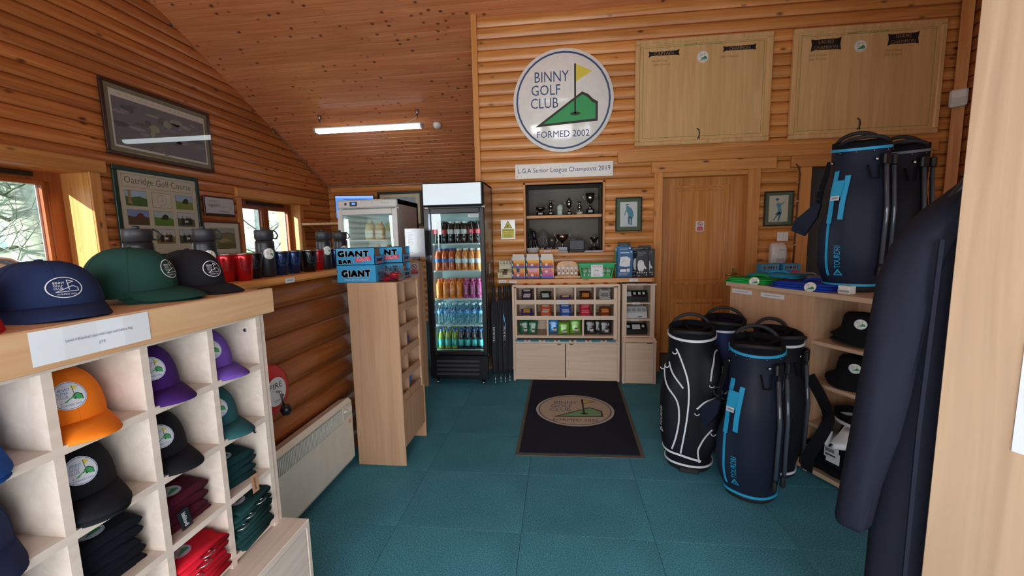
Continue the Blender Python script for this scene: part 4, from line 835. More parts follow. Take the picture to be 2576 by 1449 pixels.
def honours(label, cx, w, h, banners, names_, zc=2.797):
    t = T('honours_board', label, 'honours board', (cx, MY-.002, zc), 0, 'honours boards')
    b = MB()
    for x0, x1, z0, z1 in ((-w/2, w/2, h/2-.045, h/2), (-w/2, w/2, -h/2, -h/2+.045), (-w/2, -w/2+.045, -h/2+.045, h/2-.045), (w/2-.045, w/2, -h/2+.045, h/2-.045)): b.bbox(x0, x1, -.045, 0, z0, z1, oakZ, .009)
    for x0, x1, z0, z1 in ((-w/2+.045, w/2-.045, h/2-.06, h/2-.045), (-w/2+.045, w/2-.045, -h/2+.045, -h/2+.06), (-w/2+.045, -w/2+.06, -h/2+.06, h/2-.06), (w/2-.06, w/2-.045, -h/2+.06, h/2-.06)): b.box(x0, x1, -.034, 0, z0, z1, oakZ)
    b.build('frame', t); MB().box(-w/2+.05, w/2-.05, -.024, -.006, -h/2+.05, h/2-.05, oakZ).build('panel', t)
    gi = mat('green_line', '#5c8a3c', .6); gt = mat('gold_letter', '#a98a5c', .5, .2); f = MB(); a, c_ = w/2-.075, h/2-.075
    it = [('p', rect(-a, a, c_, c_+.0035), gi, 0), ('p', rect(-a, a, -c_, -c_+.0035), gi, 0), ('p', rect(-a, -a+.003, -c_, c_), gi, 0), ('p', rect(a-.003, a, -c_, c_), gi, 0), ('t', 'BINNY GOLF CLUB', 0, h/2-.065, .34, .022, gi, 1)]
    for (x, z_, bw, bh, lines) in banners:
        it.append(('p', [(x-bw/2, z_-bh/2-.004), (x-bw/2+.03, z_-bh/2+.008), (x+bw/2-.03, z_-bh/2+.006), (x+bw/2, z_-bh/2+.0), (x+bw/2-.008, z_), (x+bw/2, z_+bh/2+.006), (x+bw/2-.03, z_+bh/2-.004), (x-bw/2+.03, z_+bh/2-.006), (x-bw/2, z_+bh/2), (x-bw/2+.008, z_)], blackink, 1))
        for k, s in enumerate(lines): it.append(('t', s, x, z_+(len(lines)-1)*.024-.048*k, bw*(.62 if len(lines) < 2 else (.5 if k == 0 else .78)), .030, gt, 2))
    for x, z_, s in names_: it.append(('t', s, x, z_, None, .019, mat('name_ink', '#7f6238', .6), 1))
    f.flat(it, lambda u, v, l: (u, -.0245-.0004*l, v)); f.flat(scale2(logo(1), .054, .0 if w < 1.27 else -.06, .31), lambda u, v, l: (u, -.026-.0004*l, v)); f.build('lettering', t)
    return t
honours('first honours board with captain and champion banners above the door', 1.387, 1.255, .99, [(-.36, .365, .29, .05, ['CAPTAIN']), (.33, .368, .30, .05, ['CHAMPION'])], [(-.40, .30, '2003 R Grant'), (-.38, .265, '2004 S Forrest'), (.24, .30, '2003 R Samuel')])
honours('second honours board with ladies champion banner, nearest the right wall', 2.83, 1.28, .99, [(-.355, .345, .26, .105, ['LADIES', 'CHAMPION']), (.295, .35, .26, .10, ['SENIORS', 'CHAMPION'])], [(-.42, .255, '2004 M Grant'), (-.42, .22, '2005 M Grant'), (.22, .255, '2004 R Grant'), (.22, .22, '2005 R Grant')])
for x, z_, lab in ((1.364, 2.40, 'black twisted cord hook on the first honours board'), (2.80, 2.42, 'black cord hook on the second honours board above the golf bag')):
    q = MB(); q.tube([(-.014, 0, .05), (.004, -.004, .035), (.01, -.004, .0), (.004, -.004, -.035), (-.012, 0, -.05)], .005, black, 6); q.tube([(.006, -.004, -.03), (.012, 0, -.055)], .005, black, 5)
    tag(q.build('cord_hook', loc=(x, MY-.033, z_)), lab, 'hook')
wn = MB().bbox(-.077, .077, -.008, 0, -.101, .101, signwhite, .002)
wy = mat('warning_yellow', '#ded63a', .45)
wn.flat([('p', [(-.045, .014), (.045, .014), (0, .092)], blackink, 0), ('p', [(-.037, .019), (.037, .019), (0, .083)], wy, 1), ('p', [(-.018, .032), (-.012, .025), (.012, .042), (.006, .049)], blackink, 2), ('p', rect(-.066, .066, -.088, .006), wy, 0), ('t', 'WARNING', 0, -.008, .11, .018, blackink, 1), ('t', 'These premises', 0, -.032, .105, .010, blackink, 1), ('t', 'are under', 0, -.046, .065, .009, blackink, 1), ('t', '24 hour CCTV', 0, -.062, .09, .009, blackink, 1), ('t', 'surveillance', 0, -.077, .08, .009, blackink, 1)], lambda u, v, l: (u, -.0085-.0004*l, v))
tag(wn.build('warning_sign', loc=(-.526, MY-.003, 1.519)), 'white and yellow camera warning sign left of the trophy hatch', 'sign')
ib, ib2 = mat('print_blue', '#5c93ac', .7), mat('print_teal', '#3c6f88', .7); gm = C('4d5f48'); kf = mat('black_frame', '#191b18', .4)
figA = [('p', [(-.03, .065), (-.02, .082), (0, .084), (.01, .072), (.03, .058), (.045, .02), (.052, -.02), (.03, -.03), (.0, -.025), (-.005, .0), (-.015, .03), (-.028, .02), (-.04, -.01), (-.045, -.008), (-.034, .03), (-.02, .055)], ib, 1), ('p', circ(-.018, .092, .012, 10), C('b9a998'), 1), ('p', [(-.034, .096), (-.01, .108), (.003, .1), (-.004, .094)], ib2, 2), ('p', [(-.005, -.02), (.015, -.025), (.01, -.06), (.012, -.10), (0, -.10), (-.006, -.06)], ib2, 1), ('p', [(.015, -.025), (.04, -.028), (.032, -.065), (.034, -.105), (.02, -.105), (.02, -.06)], ib2, 1), ('p', rect(-.04, .06, -.110, -.107), C('a8b0b0'), 1), ('p', rect(-.02, .03, -.122, -.120), C('a8b0b0'), 1)]
figB = [('p', [(-.02, .05), (-.005, .06), (.02, .05), (.05, .07), (.055, .06), (.03, .04), (.02, .02), (.03, -.02), (.035, -.04), (.012, -.05), (-.02, -.06), (-.03, -.055), (-.005, -.02), (-.01, .01), (-.02, .03)], ib, 1), ('p', circ(-.012, .075, .013, 10), C('b9a998'), 1), ('p', [(-.03, .078), (-.026, .1), (-.005, .104), (0, .086)], ib2, 2), ('p', [(.0, -.03), (.03, -.04), (.02, -.08), (.01, -.12), (-.005, -.12), (.004, -.08)], ib2, 1), ('p', [(-.005, -.04), (.012, -.045), (-.02, -.085), (-.04, -.115), (-.05, -.112), (-.025, -.075)], ib2, 1), ('p', rect(-.05, .05, -.128, -.125), C('a8b0b0'), 1)]
pframe('golfer_print', 'black framed print of a stooping golfer in blue, between hatch and door', 'picture', .714, MY-.006, 1.641, .262, .34, (1, 0, 0), (0, -1, 0), .01, kf, gm, [('p', rect(-.085, .085, -.122, .127), C('d6dade'), 0)]+figA)
pframe('golfer_print', 'black framed print of a swinging golfer in blue, right of the door', 'picture', 2.144, MY-.006, 1.657, .268, .335, (1, 0, 0), (0, -1, 0), .01, kf, gm, [('p', rect(-.088, .088, -.125, .127), C('c9c6b4'), 0), ('t', 'golf', 0, .112, .02, .004, C('8a8674'), 1)]+scale2(figB, 1.0))
q = MB().bbox(-.052, .052, -.012, 0, -.045, .045, white, .004); q.box(-.002, .002, -.0125, -.012, -.03, .03, C('c8c8c4')); q.box(-.03, -.026, -.013, -.012, -.002, .002, C('70706c')); q.box(.026, .03, -.013, -.012, -.002, .002, C('70706c'))
tag(q.build('blank_plate', loc=(2.20, MY-.004, 1.386)), 'white double wall plate above the soap dispenser', 'wall plate')
sp = T('soap_dispenser', 'white wall-mounted soap dispenser right of the door', 'soap dispenser', (2.142, MY-.003, 1.213))
b = MB(); rg = []
for z_, hw, dp in ((-.105, .062, .05), (-.095, .07, .075), (-.02, .075, .095), (.06, .073, .09), (.1, .066, .07), (.115, .05, .04)):
    rg.append([(hw*math.copysign(abs(math.cos(a))**.5, math.cos(a)), -dp/2+dp/2*math.copysign(abs(math.sin(a))**.5, math.sin(a))*1.0-.001, z_) for a in [2*PI*k/20 for k in range(20)]])
b.loft(rg, mat('soap_white', '#e2e3e0', .25)); b.build('casing', sp); MB().bbox(-.028, .036, -.106, -.06, -.10, -.04, C('a9b0b4', .3), .006).build('push_lever', sp)
b = MB(); b.flat([('t', 'Gojo', .02, .045, .055, .014, C('70777c'), 1)], lambda u, v, l: (u, -.0955, v)); b.build('badge', sp)
pi = T('motion_sensor', 'white motion sensor in the corner right of the second honours board', 'sensor', (3.57, MY-.09, 2.585), R(-38))
b = MB().bbox(-.058, .058, -.035, .02, -.075, .075, white, .014); b.build('housing', pi); MB().bbox(-.046, .046, -.039, -.034, -.055, .0, C('cfd6d4', .3), .002).build('lens', pi); MB().box(-.004, .02, -.040, -.035, .02, .028, mat('led_glint', '#f4ffff', .2)).build('indicator', pi)
MB().box(-.03, .03, .0, .12, -.05, .05, white).build('bracket', pi)
q = MB(); q.tube([(2.268, MY-.02, 2.09), (2.285, MY-.05, 2.05), (2.30, MY-.055, 1.98), (2.297, MY-.045, 1.6), (2.292, MY-.045, 1.3), (2.288, MY-.045, 1.06)], .006, mat('cable_dark', '#4a3020', .6), 6)
for z_ in (1.9, 1.72, 1.5, 1.3): q.box(2.288, 2.306, MY-.054, MY-.03, z_, z_+.006, paper)
tag(q.build('wall_cable'), 'dark cable clipped beside the second door frame', 'cable')
# soap ledge with two small snack boxes
MB().bbox(1.98, 2.40, MY-.30, MY-.02, .985, 1.01, pineX, .003).build('trim_3', kind='structure')
for x, lab, k in ((1.998, 'small blue snack box with black GIANT lettering on the ledge, left', 0), (2.19, 'small blue snack box with pink flash on the ledge, right', 1)):
    t = T('small_snack_box', lab, 'box', (x, MY-.22, 1.0305), R(3 if k else -2), 'small snack boxes on the ledge'); w_ = .16
    MB().box(-w_/2, w_/2, 0, .10, 0, .10, sky).build('carton', t)
    f = MB(); fn = lambda u, v, l: (u, -.0006-.0004*l, v)
    f.flat(outlined('GIANT', 0, .068, w_*.8, .032)+([('p', circ(-.03+.03*i, .025, .006, 8), paper, 1) for i in range(3)] if not k else outlined('BAR.', -.035, .030, .05, .02)+[('p', rect(.0, .07, .018, .042), pinkred, 4)]), fn); f.build('print', t)
    
# ------------------------------------------------------------------ trophies in the hatch
sv = silver; plinth = mat('plinth_black', '#17171a', .35)
def plq(b, r, z0, z1): b.box(-r*.5, r*.5, -r-.0015, -r, z0+.2*(z1-z0), z1-.2*(z1-z0), C('8a8a84', .3))
def handles(b, r, z0, z1, out, n=7, rr=.003):
    for s in (-1, 1): b.tube([(s*(r+out*math.sin(PI*k/n)**.8), 0, z0+(z1-z0)*k/n+.012*math.sin(PI*k/n)) for k in range(n+1)], rr, sv, 5)
def trophy(kind):
    b = MB(); p = MB()
    if kind == 'bowl': p.lathe([(.06, 0), (.06, .008), (.048, .01), (.046, .04), (.03, .045)], plinth, 20); b.lathe([(.012, .045), (.01, .055), (.03, .06), (.05, .075), (.054, .095), (.05, .094), (.02, .065), (0, .062)], sv, 20); handles(b, .05, .075, .09, .02); plq(p, .047, .01, .04)
    if kind == 'ewer': p.lathe([(.036, 0), (.036, .01), (.03, .012), (.03, .04), (.02, .044)], plinth, 16); b.lathe([(.018, .044), (.006, .06), (.022, .08), (.027, .105), (.02, .13), (.009, .145), (.012, .16), (.018, .165), (.01, .16)], sv, 18); b.tube([(.012, 0, .16), (.04, 0, .165), (.045, 0, .14), (.022, 0, .11)], .003, sv, 5); plq(p, .03, .012, .04)
    if kind == 'glass': gg = mat('green_glass', '#6d8f7c', .15); p.box(-.03, .03, -.015, .015, 0, .01, plinth); b.prism([(-.026, -.008, .01), (.026, -.008, .01), (.034, -.008, .115), (.0, -.008, .135), (-.034, -.008, .105)], (0, .016, 0), gg); b.flat([ringm(0, .09, .022, .027, C('c4ccc4'), 0, 20), ('p', circ(0, .09, .019, 16), C('b8c0b8'), 0), ('p', rect(-.018, .018, .03, .055), C('c4ccc4'), 0)], lambda u, v, l: (u, -.0085, v))
    if kind == 'lidded': p.lathe([(.042, 0), (.042, .008), (.034, .01), (.02, .04)], plinth, 16); b.lathe([(.018, .04), (.006, .06), (.01, .075), (.024, .09), (.031, .12), (.029, .145), (.033, .148), (.02, .165), (.005, .18), (.008, .187), (0, .20)], sv, 20); handles(b, .029, .10, .15, .018); plq(p, .030, .01, .035)
    if kind == 'small': p.lathe([(.034, 0), (.034, .036), (.02, .038)], C('c9c8ba'), 16); b.lathe([(.016, .038), (.006, .05), (.02, .065), (.023, .09), (.014, .11), (.009, .125), (.018, .142), (.012, .135)], sv, 16); handles(b, .017, .10, .135, .012)
    if kind == 'cup': p.lathe([(.052, 0), (.052, .012), (.047, .014), (.045, .06), (.03, .064)], plinth, 20); b.lathe([(.03, .064), (.014, .085), (.007, .11), (.01, .12), (.03, .135), (.043, .17), (.049, .23), (.046, .23), (.03, .16), (0, .14)], sv, 22); handles(b, .044, .15, .21, .026); plq(p, .046, .014, .06)
    if kind == 'rosebowl': p.box(-.055, .055, -.05, .05, 0, .012, plinth); p.box(-.05, .05, -.045, .045, .012, .056, mat('slate', '#3b4350', .3)); b.lathe([(.02, .056), (.008, .07), (.008, .10), (.03, .12), (.058, .145), (.068, .19), (.066, .19), (.04, .13), (0, .12)], sv, 24); handles(b, .062, .16, .205, .025)
    if kind == 'goblet': p.lathe([(.055, 0), (.055, .01), (.045, .012), (.045, .03), (.03, .055)], plinth, 18); b.lathe([(.02, .05), (.006, .07), (.006, .095), (.02, .105), (.045, .14), (.05, .155), (.046, .153), (0, .115)], sv, 18); handles(b, .03, .07, .14, .006)
    if kind == 'golfer':
        fg = mat('bronze_black', '#15161a', .35); p.lathe([(.05, 0), (.05, .02), (.03, .024)], plinth, 14)
        b.tube([(-.012, 0, .02), (-.014, 0, .07), (-.006, 0, .12), (.0, 0, .14)], [.009, .012, .015, .018], fg, 8); b.tube([(.02, .0, .02), (.018, 0, .07), (.008, 0, .12), (0, 0, .14)], [.009, .012, .015, .018], fg, 8)
        b.tube([(0, 0, .13), (-.002, 0, .165), (-.008, 0, .20), (-.02, 0, .225)], [.018, .022, .028, .018], fg, 10); b.lathe([(0, -.016), (.012, -.01), (.015, 0), (.012, .012), (0, .017)], fg, 10, c=(-.038, -.004, .235))
        b.tube([(-.02, 0, .215), (-.05, -.01, .20), (-.062, -.02, .16), (-.05, -.03, .13)], [.011, .01, .008, .007], fg, 7); b.tube([(-.01, 0, .215), (-.03, -.02, .17), (-.05, -.03, .13)], [.011, .009, .007], fg, 7); b.tube([(-.05, -.03, .135), (-.10, -.04, .02), (-.115, -.04, .022)], .003, fg, 5)
    if kind == 'shield': p.prism([(-.05, 0, 0), (.05, 0, 0), (.04, 0, .02), (-.04, 0, .02)], (0, .03, 0), plinth); b.prism([(0, .01, .02), (.045, .01, .06), (.06, .01, .13), (.03, .01, .19), (0, .01, .235), (-.03, .01, .19), (-.06, .01, .13), (-.045, .01, .06)], (0, .012, 0), C('35322f', .6)); b.flat([stroke([(0, .19), (0, .08)], .006, C('76706a'), 0), stroke([(-.025, .15), (.025, .15)], .006, C('76706a'), 0)], lambda u, v, l: (u, .0092, v))
    if kind == 'clock': cr = mat('cut_glass', '#34373c', .5); p.bbox(-.085, .085, -.03, .03, 0, .018, plinth, .004); b.bbox(-.08, .08, -.02, .02, .018, .128, cr, .006); b.bbox(-.06, -.01, -.015, .015, .128, .145, cr, .004); b.flat([ringm(.03, .08, .018, .021, C('7a7e84'), 0, 16), ('p', rect(-.06, .05, .03, .033), C('6a6e74'), 0)], lambda u, v, l: (u, -.0206, v))
    if kind == 'block': p.bbox(-.04, .04, -.02, .02, 0, .016, plinth, .003); b.prism([(-.03, -.012, .016), (.03, -.012, .016), (.03, -.012, .085), (-.01, -.012, .11), (-.03, -.012, .085)], (0, .024, 0), C('202227', .6))
    if kind == 'tankard': p.lathe([(.035, 0), (.035, .02), (.02, .022)], plinth, 14); b.lathe([(.012, .022), (.008, .04), (.03, .06), (.04, .11), (.042, .145), (.039, .145), (.03, .08), (0, .06)], mat('dull_glass', '#55524e', .2, .5), 18); handles(b, .036, .08, .13, .02)
    return p, b
sz, lz = 1.6605, 1.2665
for kind, x, y, z_, s, lab in (('bowl', -.19, 4.60, sz, 1, 'low silver quaich trophy on the hatch upper shelf, far left'), ('ewer', -.078, 4.60, sz, 1, 'silver jug trophy on the hatch upper shelf'), ('glass', .02, 4.59, sz, .92, 'green glass plaque trophy with round medal'), ('lidded', .12, 4.60, sz, 1, 'tall silver lidded trophy cup in the middle of the hatch upper shelf'), ('small', .233, 4.60, sz, 1, 'small silver vase trophy on a white base'), ('cup', .346, 4.60, sz, 1, 'largest silver cup at the right of the hatch upper shelf'),
    ('golfer', -.262, 4.62, lz, 1.05, 'dark figurine of a stooping golfer in the hatch'), ('shield', -.168, 4.68, lz, 1.1, 'dark pointed shield trophy behind the golfer figurine'), ('block', -.118, 4.74, lz, 1.9, 'tall dark plaque at the back of the hatch'), ('tankard', -.07, 4.62, lz, 1.12, 'dull twin-handled cup left of the big rose bowl'), ('rosebowl', .044, 4.52, lz, 1.0, 'large silver rose bowl with curled handles on a slate base'), ('block', .125, 4.66, lz, .95, 'small black block trophy right of the rose bowl'), ('clock', .20, 4.56, lz, 1.0, 'cut glass trophy block lying wide in the hatch'), ('block', .298, 4.6, lz, .72, 'small dark block trophy left of the goblet'), ('goblet', .388, 4.56, lz, 1.0, 'silver goblet trophy at the right of the hatch sill')):
    p, b = trophy(kind); t = T('trophy', lab, 'trophy', (x, y, z_), 0, 'trophies in the wall hatch'); t.scale = (s, s, s)
    p.build('base', t); b.build('cup' if kind in ('bowl', 'ewer', 'lidded', 'small', 'cup', 'rosebowl', 'goblet', 'tankard') else 'figure', t)
# bowl of pencils, tee tray, paper on the hatch sill
bw = T('pencil_bowl', 'white plastic bowl of small pencils on the hatch sill', 'bowl', (-.268, 4.42, 1.2665)); b = MB(); b.lathe([(.05, 0), (.062, .01), (.07, .048), (.074, .052), (.068, .05), (.058, .014), (0, .01)], C('cfd2d2', .4), 24); b.build('basin', bw)
b = MB()
for k in range(14):
    a = k*1.9; b.tube([(.02*math.cos(a), .02*math.sin(a), .02), (.055*math.cos(a+.5), .055*math.sin(a+.5), .066+.01*(k % 3))], .0035, (paper, blackink, black)[k % 3], 5)
b.build('pencils', bw, kind='stuff')
bx = T('tee_tray', 'shallow wooden tray of golf tees and markers on the hatch sill', 'tray', (-.10, 4.415, 1.2665)); b = MB(); b.box(-.098, .098, -.04, .04, 0, .004, pineX)
for a in ((-.1, .1, -.042, -.038), (-.1, .1, .038, .042), (-.1, -.096, -.04, .04), (.096, .1, -.04, .04)): b.box(*a, 0, .034, pineX)
b.build('tray', bx); b = MB(); b.box(-.05, .02, -.0435, -.042, .006, .024, paper); b.box(-.09, .08, -.036, .03, .03, .034, paper); b.build('labels', bx)
b = MB()
for k in range(18): a = random.uniform(0, 6); x, y = random.uniform(-.08, .08), random.uniform(-.01, .035); b.tube([(x, y, .036), (x+.025*math.cos(a), y+.01*math.sin(a), .044+.012*random.random())], .003, random.choice([black, paper, blackink, steel]), 5)
b.build('tees', bx, kind='stuff')
b = MB(); [b.box(-.095+.002*i, .095, -.05, .05, .004*i, .004*i+.003, paper if i % 2 else C('b4bccc')) for i in range(4)]
tag(b.build('scorecards', loc=(.365, 4.40, 1.2665)), 'flat pile of white score cards at the right of the hatch sill', 'papers')
tag(MB().box(-.055, .055, -.04, .04, 0, .012, C('c8ccd2')).build('card_stack', loc=(.045, 4.42, 1.2665)), 'small pale card stack in front of the rose bowl', 'papers')

# ------------------------------------------------------------------ long shelf and what stands on it
b = MB(); pts = [(-.615+.03*(1-math.cos(a)), 3.98+.03*(1-math.sin(a)), .99) for a in [PI/2*k/5 for k in range(6)]]
b.prism([(-.585, 3.98, .99), (-.606, 3.989, .99), (-.615, 4.01, .99), (-.615, MY, .99), (.905, MY, .99), (.905, 4.02, .99), (.895, 3.99, .99), (.87, 3.98, .99)][::-1], (0, 0, .037), pineX)
ls = b.build('long_shelf', label='long pine shelf with rounded corners under the trophy hatch', cat='shelf')
MB().box(-.45, -.43, 4.1, MY, .8, .99, pineZ).build('bracket', ls); MB().box(.60, .62, 4.1, MY, .8, .99, pineZ).build('bracket', ls)
for x, z_, lab in ((-.545, 1.008, 'left white price ticket on the long shelf edge by the fridge'), (-.44, 1.004, 'second white price ticket from the fridge on the long shelf edge'), (.705, 1.01, 'white price ticket on the long shelf edge under the glove packs')): ticket(x, 3.979, z_, .075, .026, 0, lab)
SZ = 1.0275
gb_ = T('cereal_bar_box', 'cream counter box of grab bars beside the drinks fridge', 'box', (-.535, 4.10, SZ), R(3)); cr = C('dcd9b8'); b = MB()
b.box(-.065, .065, .09, .094, 0, .17, cr); b.prism([(-.075, 0, 0), (.075, 0, 0), (.075, 0, .065), (.04, 0, .05), (-.04, 0, .05), (-.075, 0, .065)], (0, .003, 0), cr); b.box(-.075, -.072, 0, .094, 0, .075, cr); b.box(.072, .075, 0, .094, 0, .075, cr); b.box(-.075, .075, 0, .094, 0, .003, cr); b.build('carton', gb_)
b = MB(); b.flat([('t', '*GRAB', 0, .15, .115, .03, blackink, 1), ('t', 'Energy', -.03, .125, .05, .009, blackink, 1)], lambda u, v, l: (u, .0893, v)); b.flat([('t', 'GRAB', -.035, .022, .05, .013, blackink, 1)], lambda u, v, l: (u, -.0006, v)); b.build('print', gb_)
for k in range(5): q = MB(); q.pillow(.10, .035, .016, cr, C('5a4a34', .4), crimp=.1); q.build('bar', gb_, loc=(random.uniform(-.01, .01), .012+.016*k, .045+.006*k), rot=(R(60), 0, R(random.uniform(-8, 8))))
# golf ball boxes: three stacks of two
gcols = ['e8703a', 'f0a43c', 'd0485c', '6a5cae', '4a78c4', 'f4c85a']
def ballbox(label, x, z_, h, opened, pink=None, rz=0):
    t = T('golf_ball_box', label, 'box', (x, 4.05, z_), R(rz), 'golf ball boxes on the long shelf'); w_ = .134; b = MB()
    wt = paper; b.box(-w_/2, w_/2, 0, .0025, 0, h*.98 if not opened else h*.72, wt); b.box(-w_/2, -w_/2+.0025, 0, .13, 0, h, wt); b.box(w_/2-.0025, w_/2, 0, .13, 0, h, C('b4c4d4')); b.box(-w_/2, w_/2, 0, .13, 0, .003, wt); b.box(-w_/2, w_/2, .1275, .13, 0, h, wt)
    if not opened: b.box(-w_/2, w_/2, 0, .13, h-.002, h, C('b4c4d4'))
    if opened: b.prism([(-w_/2+.004, .005, h*.72), (w_/2-.004, .005, h*.72), (w_/2-.012, .005, h*1.25), (-w_/2+.012, .005, h*1.27)], (0, .002, 0), C('dcd6cf')); b.prism([(w_/2-.003, 0, h*.7), (w_/2-.003, .06, h*1.1), (w_/2-.003, .10, h)], (.002, 0, 0), C('5a544c'))
    b.build('carton', t); f = MB(); H_ = h*.72 if opened else h
    it = [('p', [(-w_/2, 0), (-w_/2+.018, 0), (-w_/2+.022, H_*.6), (-w_/2+.008, H_), (-w_/2, H_)], blackink, 1), ('p', [(-w_/2+.02, .004), (w_/2-.006, .004), (w_/2-.006, .02), (-w_/2+.02, .02)], C('5a5ca8' if not pink == 2 else '3c6ec4'), 1)]
    bands = ['d85a50', 'e87c3c', 'f0a444', 'f2bc50'] if pink != 2 else ['c04a9c', 'd87090', 'e8a070', 'f0b850']
    for k, c_ in enumerate(bands): z0 = .02+(H_-.02)*k/4; z1 = .02+(H_-.02)*(k+1)/4; it.append(('p', [(-w_/2+.022-.002*k, z0), (w_/2-.006, z0), (w_/2-.006, z1), (-w_/2+.02-.003*k, z1)], C(c_), 1))
    if pink: it.append(('p', rect(-.042, .044, H_*.62, H_*.98), C('e8a8d0' if pink == 1 else 'e87c9c') if pink != 3 else C('e8a45c'), 2))
    if pink == 3: it.append(('p', rect(-.02, .01, H_*.6, H_*.98), C('2c3c6c'), 3))
    zt = .032 if pink != 2 else H_*.65
    it += [('t', 'G', -.032, zt, .020, .022, navyink if 0 else blackink, 4), ('p', circ(-.006, zt, .013, 14), paper, 4), ('t', 'F', .040, zt, .014, .020, blackink, 4), ('p', [(.010, zt-.01), (.014, zt-.01), (.026, zt+.014), (.022, zt+.014)], blackink, 4), ('p', rect(-.063, -.054, .02, .046), paper, 2)]
    f.flat(it, lambda u, v, l: (u, -.0004-.0003*l, v)); f.build('print', t)
    if opened:
        for k in range(3): MB().lathe([(0, 0), (.012, .003), (.021, .021), (.012, .039), (0, .042)], paper, 12, c=(-.04+.038*k, .03, h*.42)).build('golf_ball', t)
for i, (x, pk) in enumerate(((-.392, 3), (-.252, 1), (-.112, 2))):
    nm = ('left', 'middle', 'right')[i]
    ballbox('bottom golf ball box in the %s stack on the long shelf' % nm, x, SZ, .103, False, pk); ballbox('opened top golf ball box in the %s stack on the long shelf' % nm, x, SZ+.1035, .108, True)
# marker stand
mk = T('marker_stand', 'wooden display stand of round white ball markers on the long shelf', 'display stand', (.088, 4.06, SZ)); b = MB().bbox(-.128, .128, 0, .09, 0, .018, fascia, .003)
b.prism([(-.10, .07, .018), (.10, .07, .018), (.105, .07, .11), (.09, .07, .145), (.05, .07, .16), (-.05, .07, .16), (-.09, .07, .145), (-.105, .07, .11)], (0, .008, 0), fascia); b.prism([(-.10, .03, .018), (.10, .03, .018), (.10, .045, .05), (-.10, .045, .05)], (0, .01, 0), fascia); b.build('stand', mk)
b = MB(); b.flat([('t', 'BINNY', -.02, .145, .024, .006, C('6a4a30'), 0), ('t', 'GOLF', -.024, .135, .02, .006, C('6a4a30'), 0), stroke([(-.025, .108), (.01, .125), (.03, .12), (.03, .108), (-.025, .108)], .0015, C('6a4a30'), 0), stroke([(.008, .11), (.008, .15)], .0015, C('6a4a30'), 0)], lambda u, v, l: (u, .0694, v)); b.build('burnt_mark', mk)
mkm = MB(); mkm.lathe([(.014, 0), (.0155, .001), (.0155, .003)], steel, 16); mkm.lathe([(.0145, .0032), (0, .0034)], paper, 14, smooth=False); mkm = mkm.mesh('ball_marker')
for r in range(2):
    for i in range(5): put(mkm, 'ball_marker', mk, loc=(-.082+.041*i+(.0 if r else 0), .062-.035*(1-r), .092-.048*(1-r)), rot=(R(75), 0, 0)); MB().tube([(-.082+.041*i, .06-.035*(1-r), .075-.048*(1-r)), (-.082+.041*i, .064-.035*(1-r), .05-.03*(1-r))], .004, steel, 5).build('clip', mk)
# green basket of balls
bk = T('ball_basket', 'green plastic basket of used golf balls with a price card', 'basket', (.364, 4.09, SZ)); gp = mat('basket_green', '#1fa662', .35); b = MB()
def bring(z_, hw, hd, t_=.004):
    for x0, x1, y0, y1 in ((-hw, hw, -hd, -hd+t_), (-hw, hw, hd-t_, hd), (-hw, -hw+t_, -hd, hd), (hw-t_, hw, -hd, hd)): b.box(x0, x1, y0, y1, z_, z_+.0, gp)
hs_ = [(0, .145, .075), (.03, .150, .08), (.115, .164, .09), (.14, .170, .095)]
def wallq(z0, z1):
    def at(z_): t_ = z_/.14; return .145+.025*t_, .075+.02*t_
    a0, b0 = at(z0); a1, b1 = at(z1)
    for s in (-1, 1):
        b.prism([(-a0, s*b0, z0), (a0, s*b0, z0), (a1, s*b1, z1), (-a1, s*b1, z1)], (0, -s*.003, 0), gp); b.prism([(s*a0, -b0, z0), (s*a0, b0, z0), (s*a1, b1, z1), (s*a1, -b1, z1)], (-s*.003, 0, 0), gp)
b.box(-.145, .145, -.075, .075, 0, .003, gp); wallq(0, .022); wallq(.048, .052); wallq(.075, .079); wallq(.102, .14)
for k in range(17):
    x = -.14+.0175*k
    for s in (-1, 1): b.prism([(x-.003, s*.076, .02), (x+.003, s*.076, .02), (x*1.1+.003, s*.0905, .104), (x*1.1-.003, s*.0905, .104)], (0, -s*.003, 0), gp)
for k in range(8):
    y = -.07+.02*k
    for s in (-1, 1): b.prism([(s*.147, y-.003, .02), (s*.147, y+.003, .02), (s*.1625, y+.003, .104), (s*.1625, y-.003, .104)], (-s*.003, 0, 0), gp)
b.prism([(-.178, -.101, .138), (.178, -.101, .138), (.178, -.093, .142), (-.178, -.093, .142)], (0, 0, .004), gp); b.prism([(-.178, .093, .138), (.178, .093, .138), (.178, .101, .142), (-.178, .101, .142)], (0, 0, .004), gp); b.box(-.182, -.17, -.1, .1, .137, .144, gp); b.box(.17, .182, -.1, .1, .137, .144, gp); b.build('basket', bk)
q = MB().box(-.055, .055, -.098, -.0965, .015, .13, paper); q.flat([('t', 'Golf Balls', 0, .115, .095, .016, C('c2566c'), 1), ('t', '50p', 0, .075, .04, .016, blackink, 1), ('t', 'Each', 0, .032, .05, .014, C('c2566c'), 1)], lambda u, v, l: (u, -.0985-.0002*l, v)); q.build('price_card', bk)
bm = MB().lathe([(0, -.0213), (.0125, -.0172), (.0205, -.006), (.0205, .006), (.0125, .0172), (0, .0213)], mat('ball_white', '#e4e6e2', .35), 12).mesh('golf_ball'); by = MB().lathe([(0, -.0213), (.0125, -.0172), (.0205, -.006), (.0205, .006), (.0125, .0172), (0, .0213)], mat('ball_yellow', '#c8de4a', .35), 12).mesh('golf_ball')
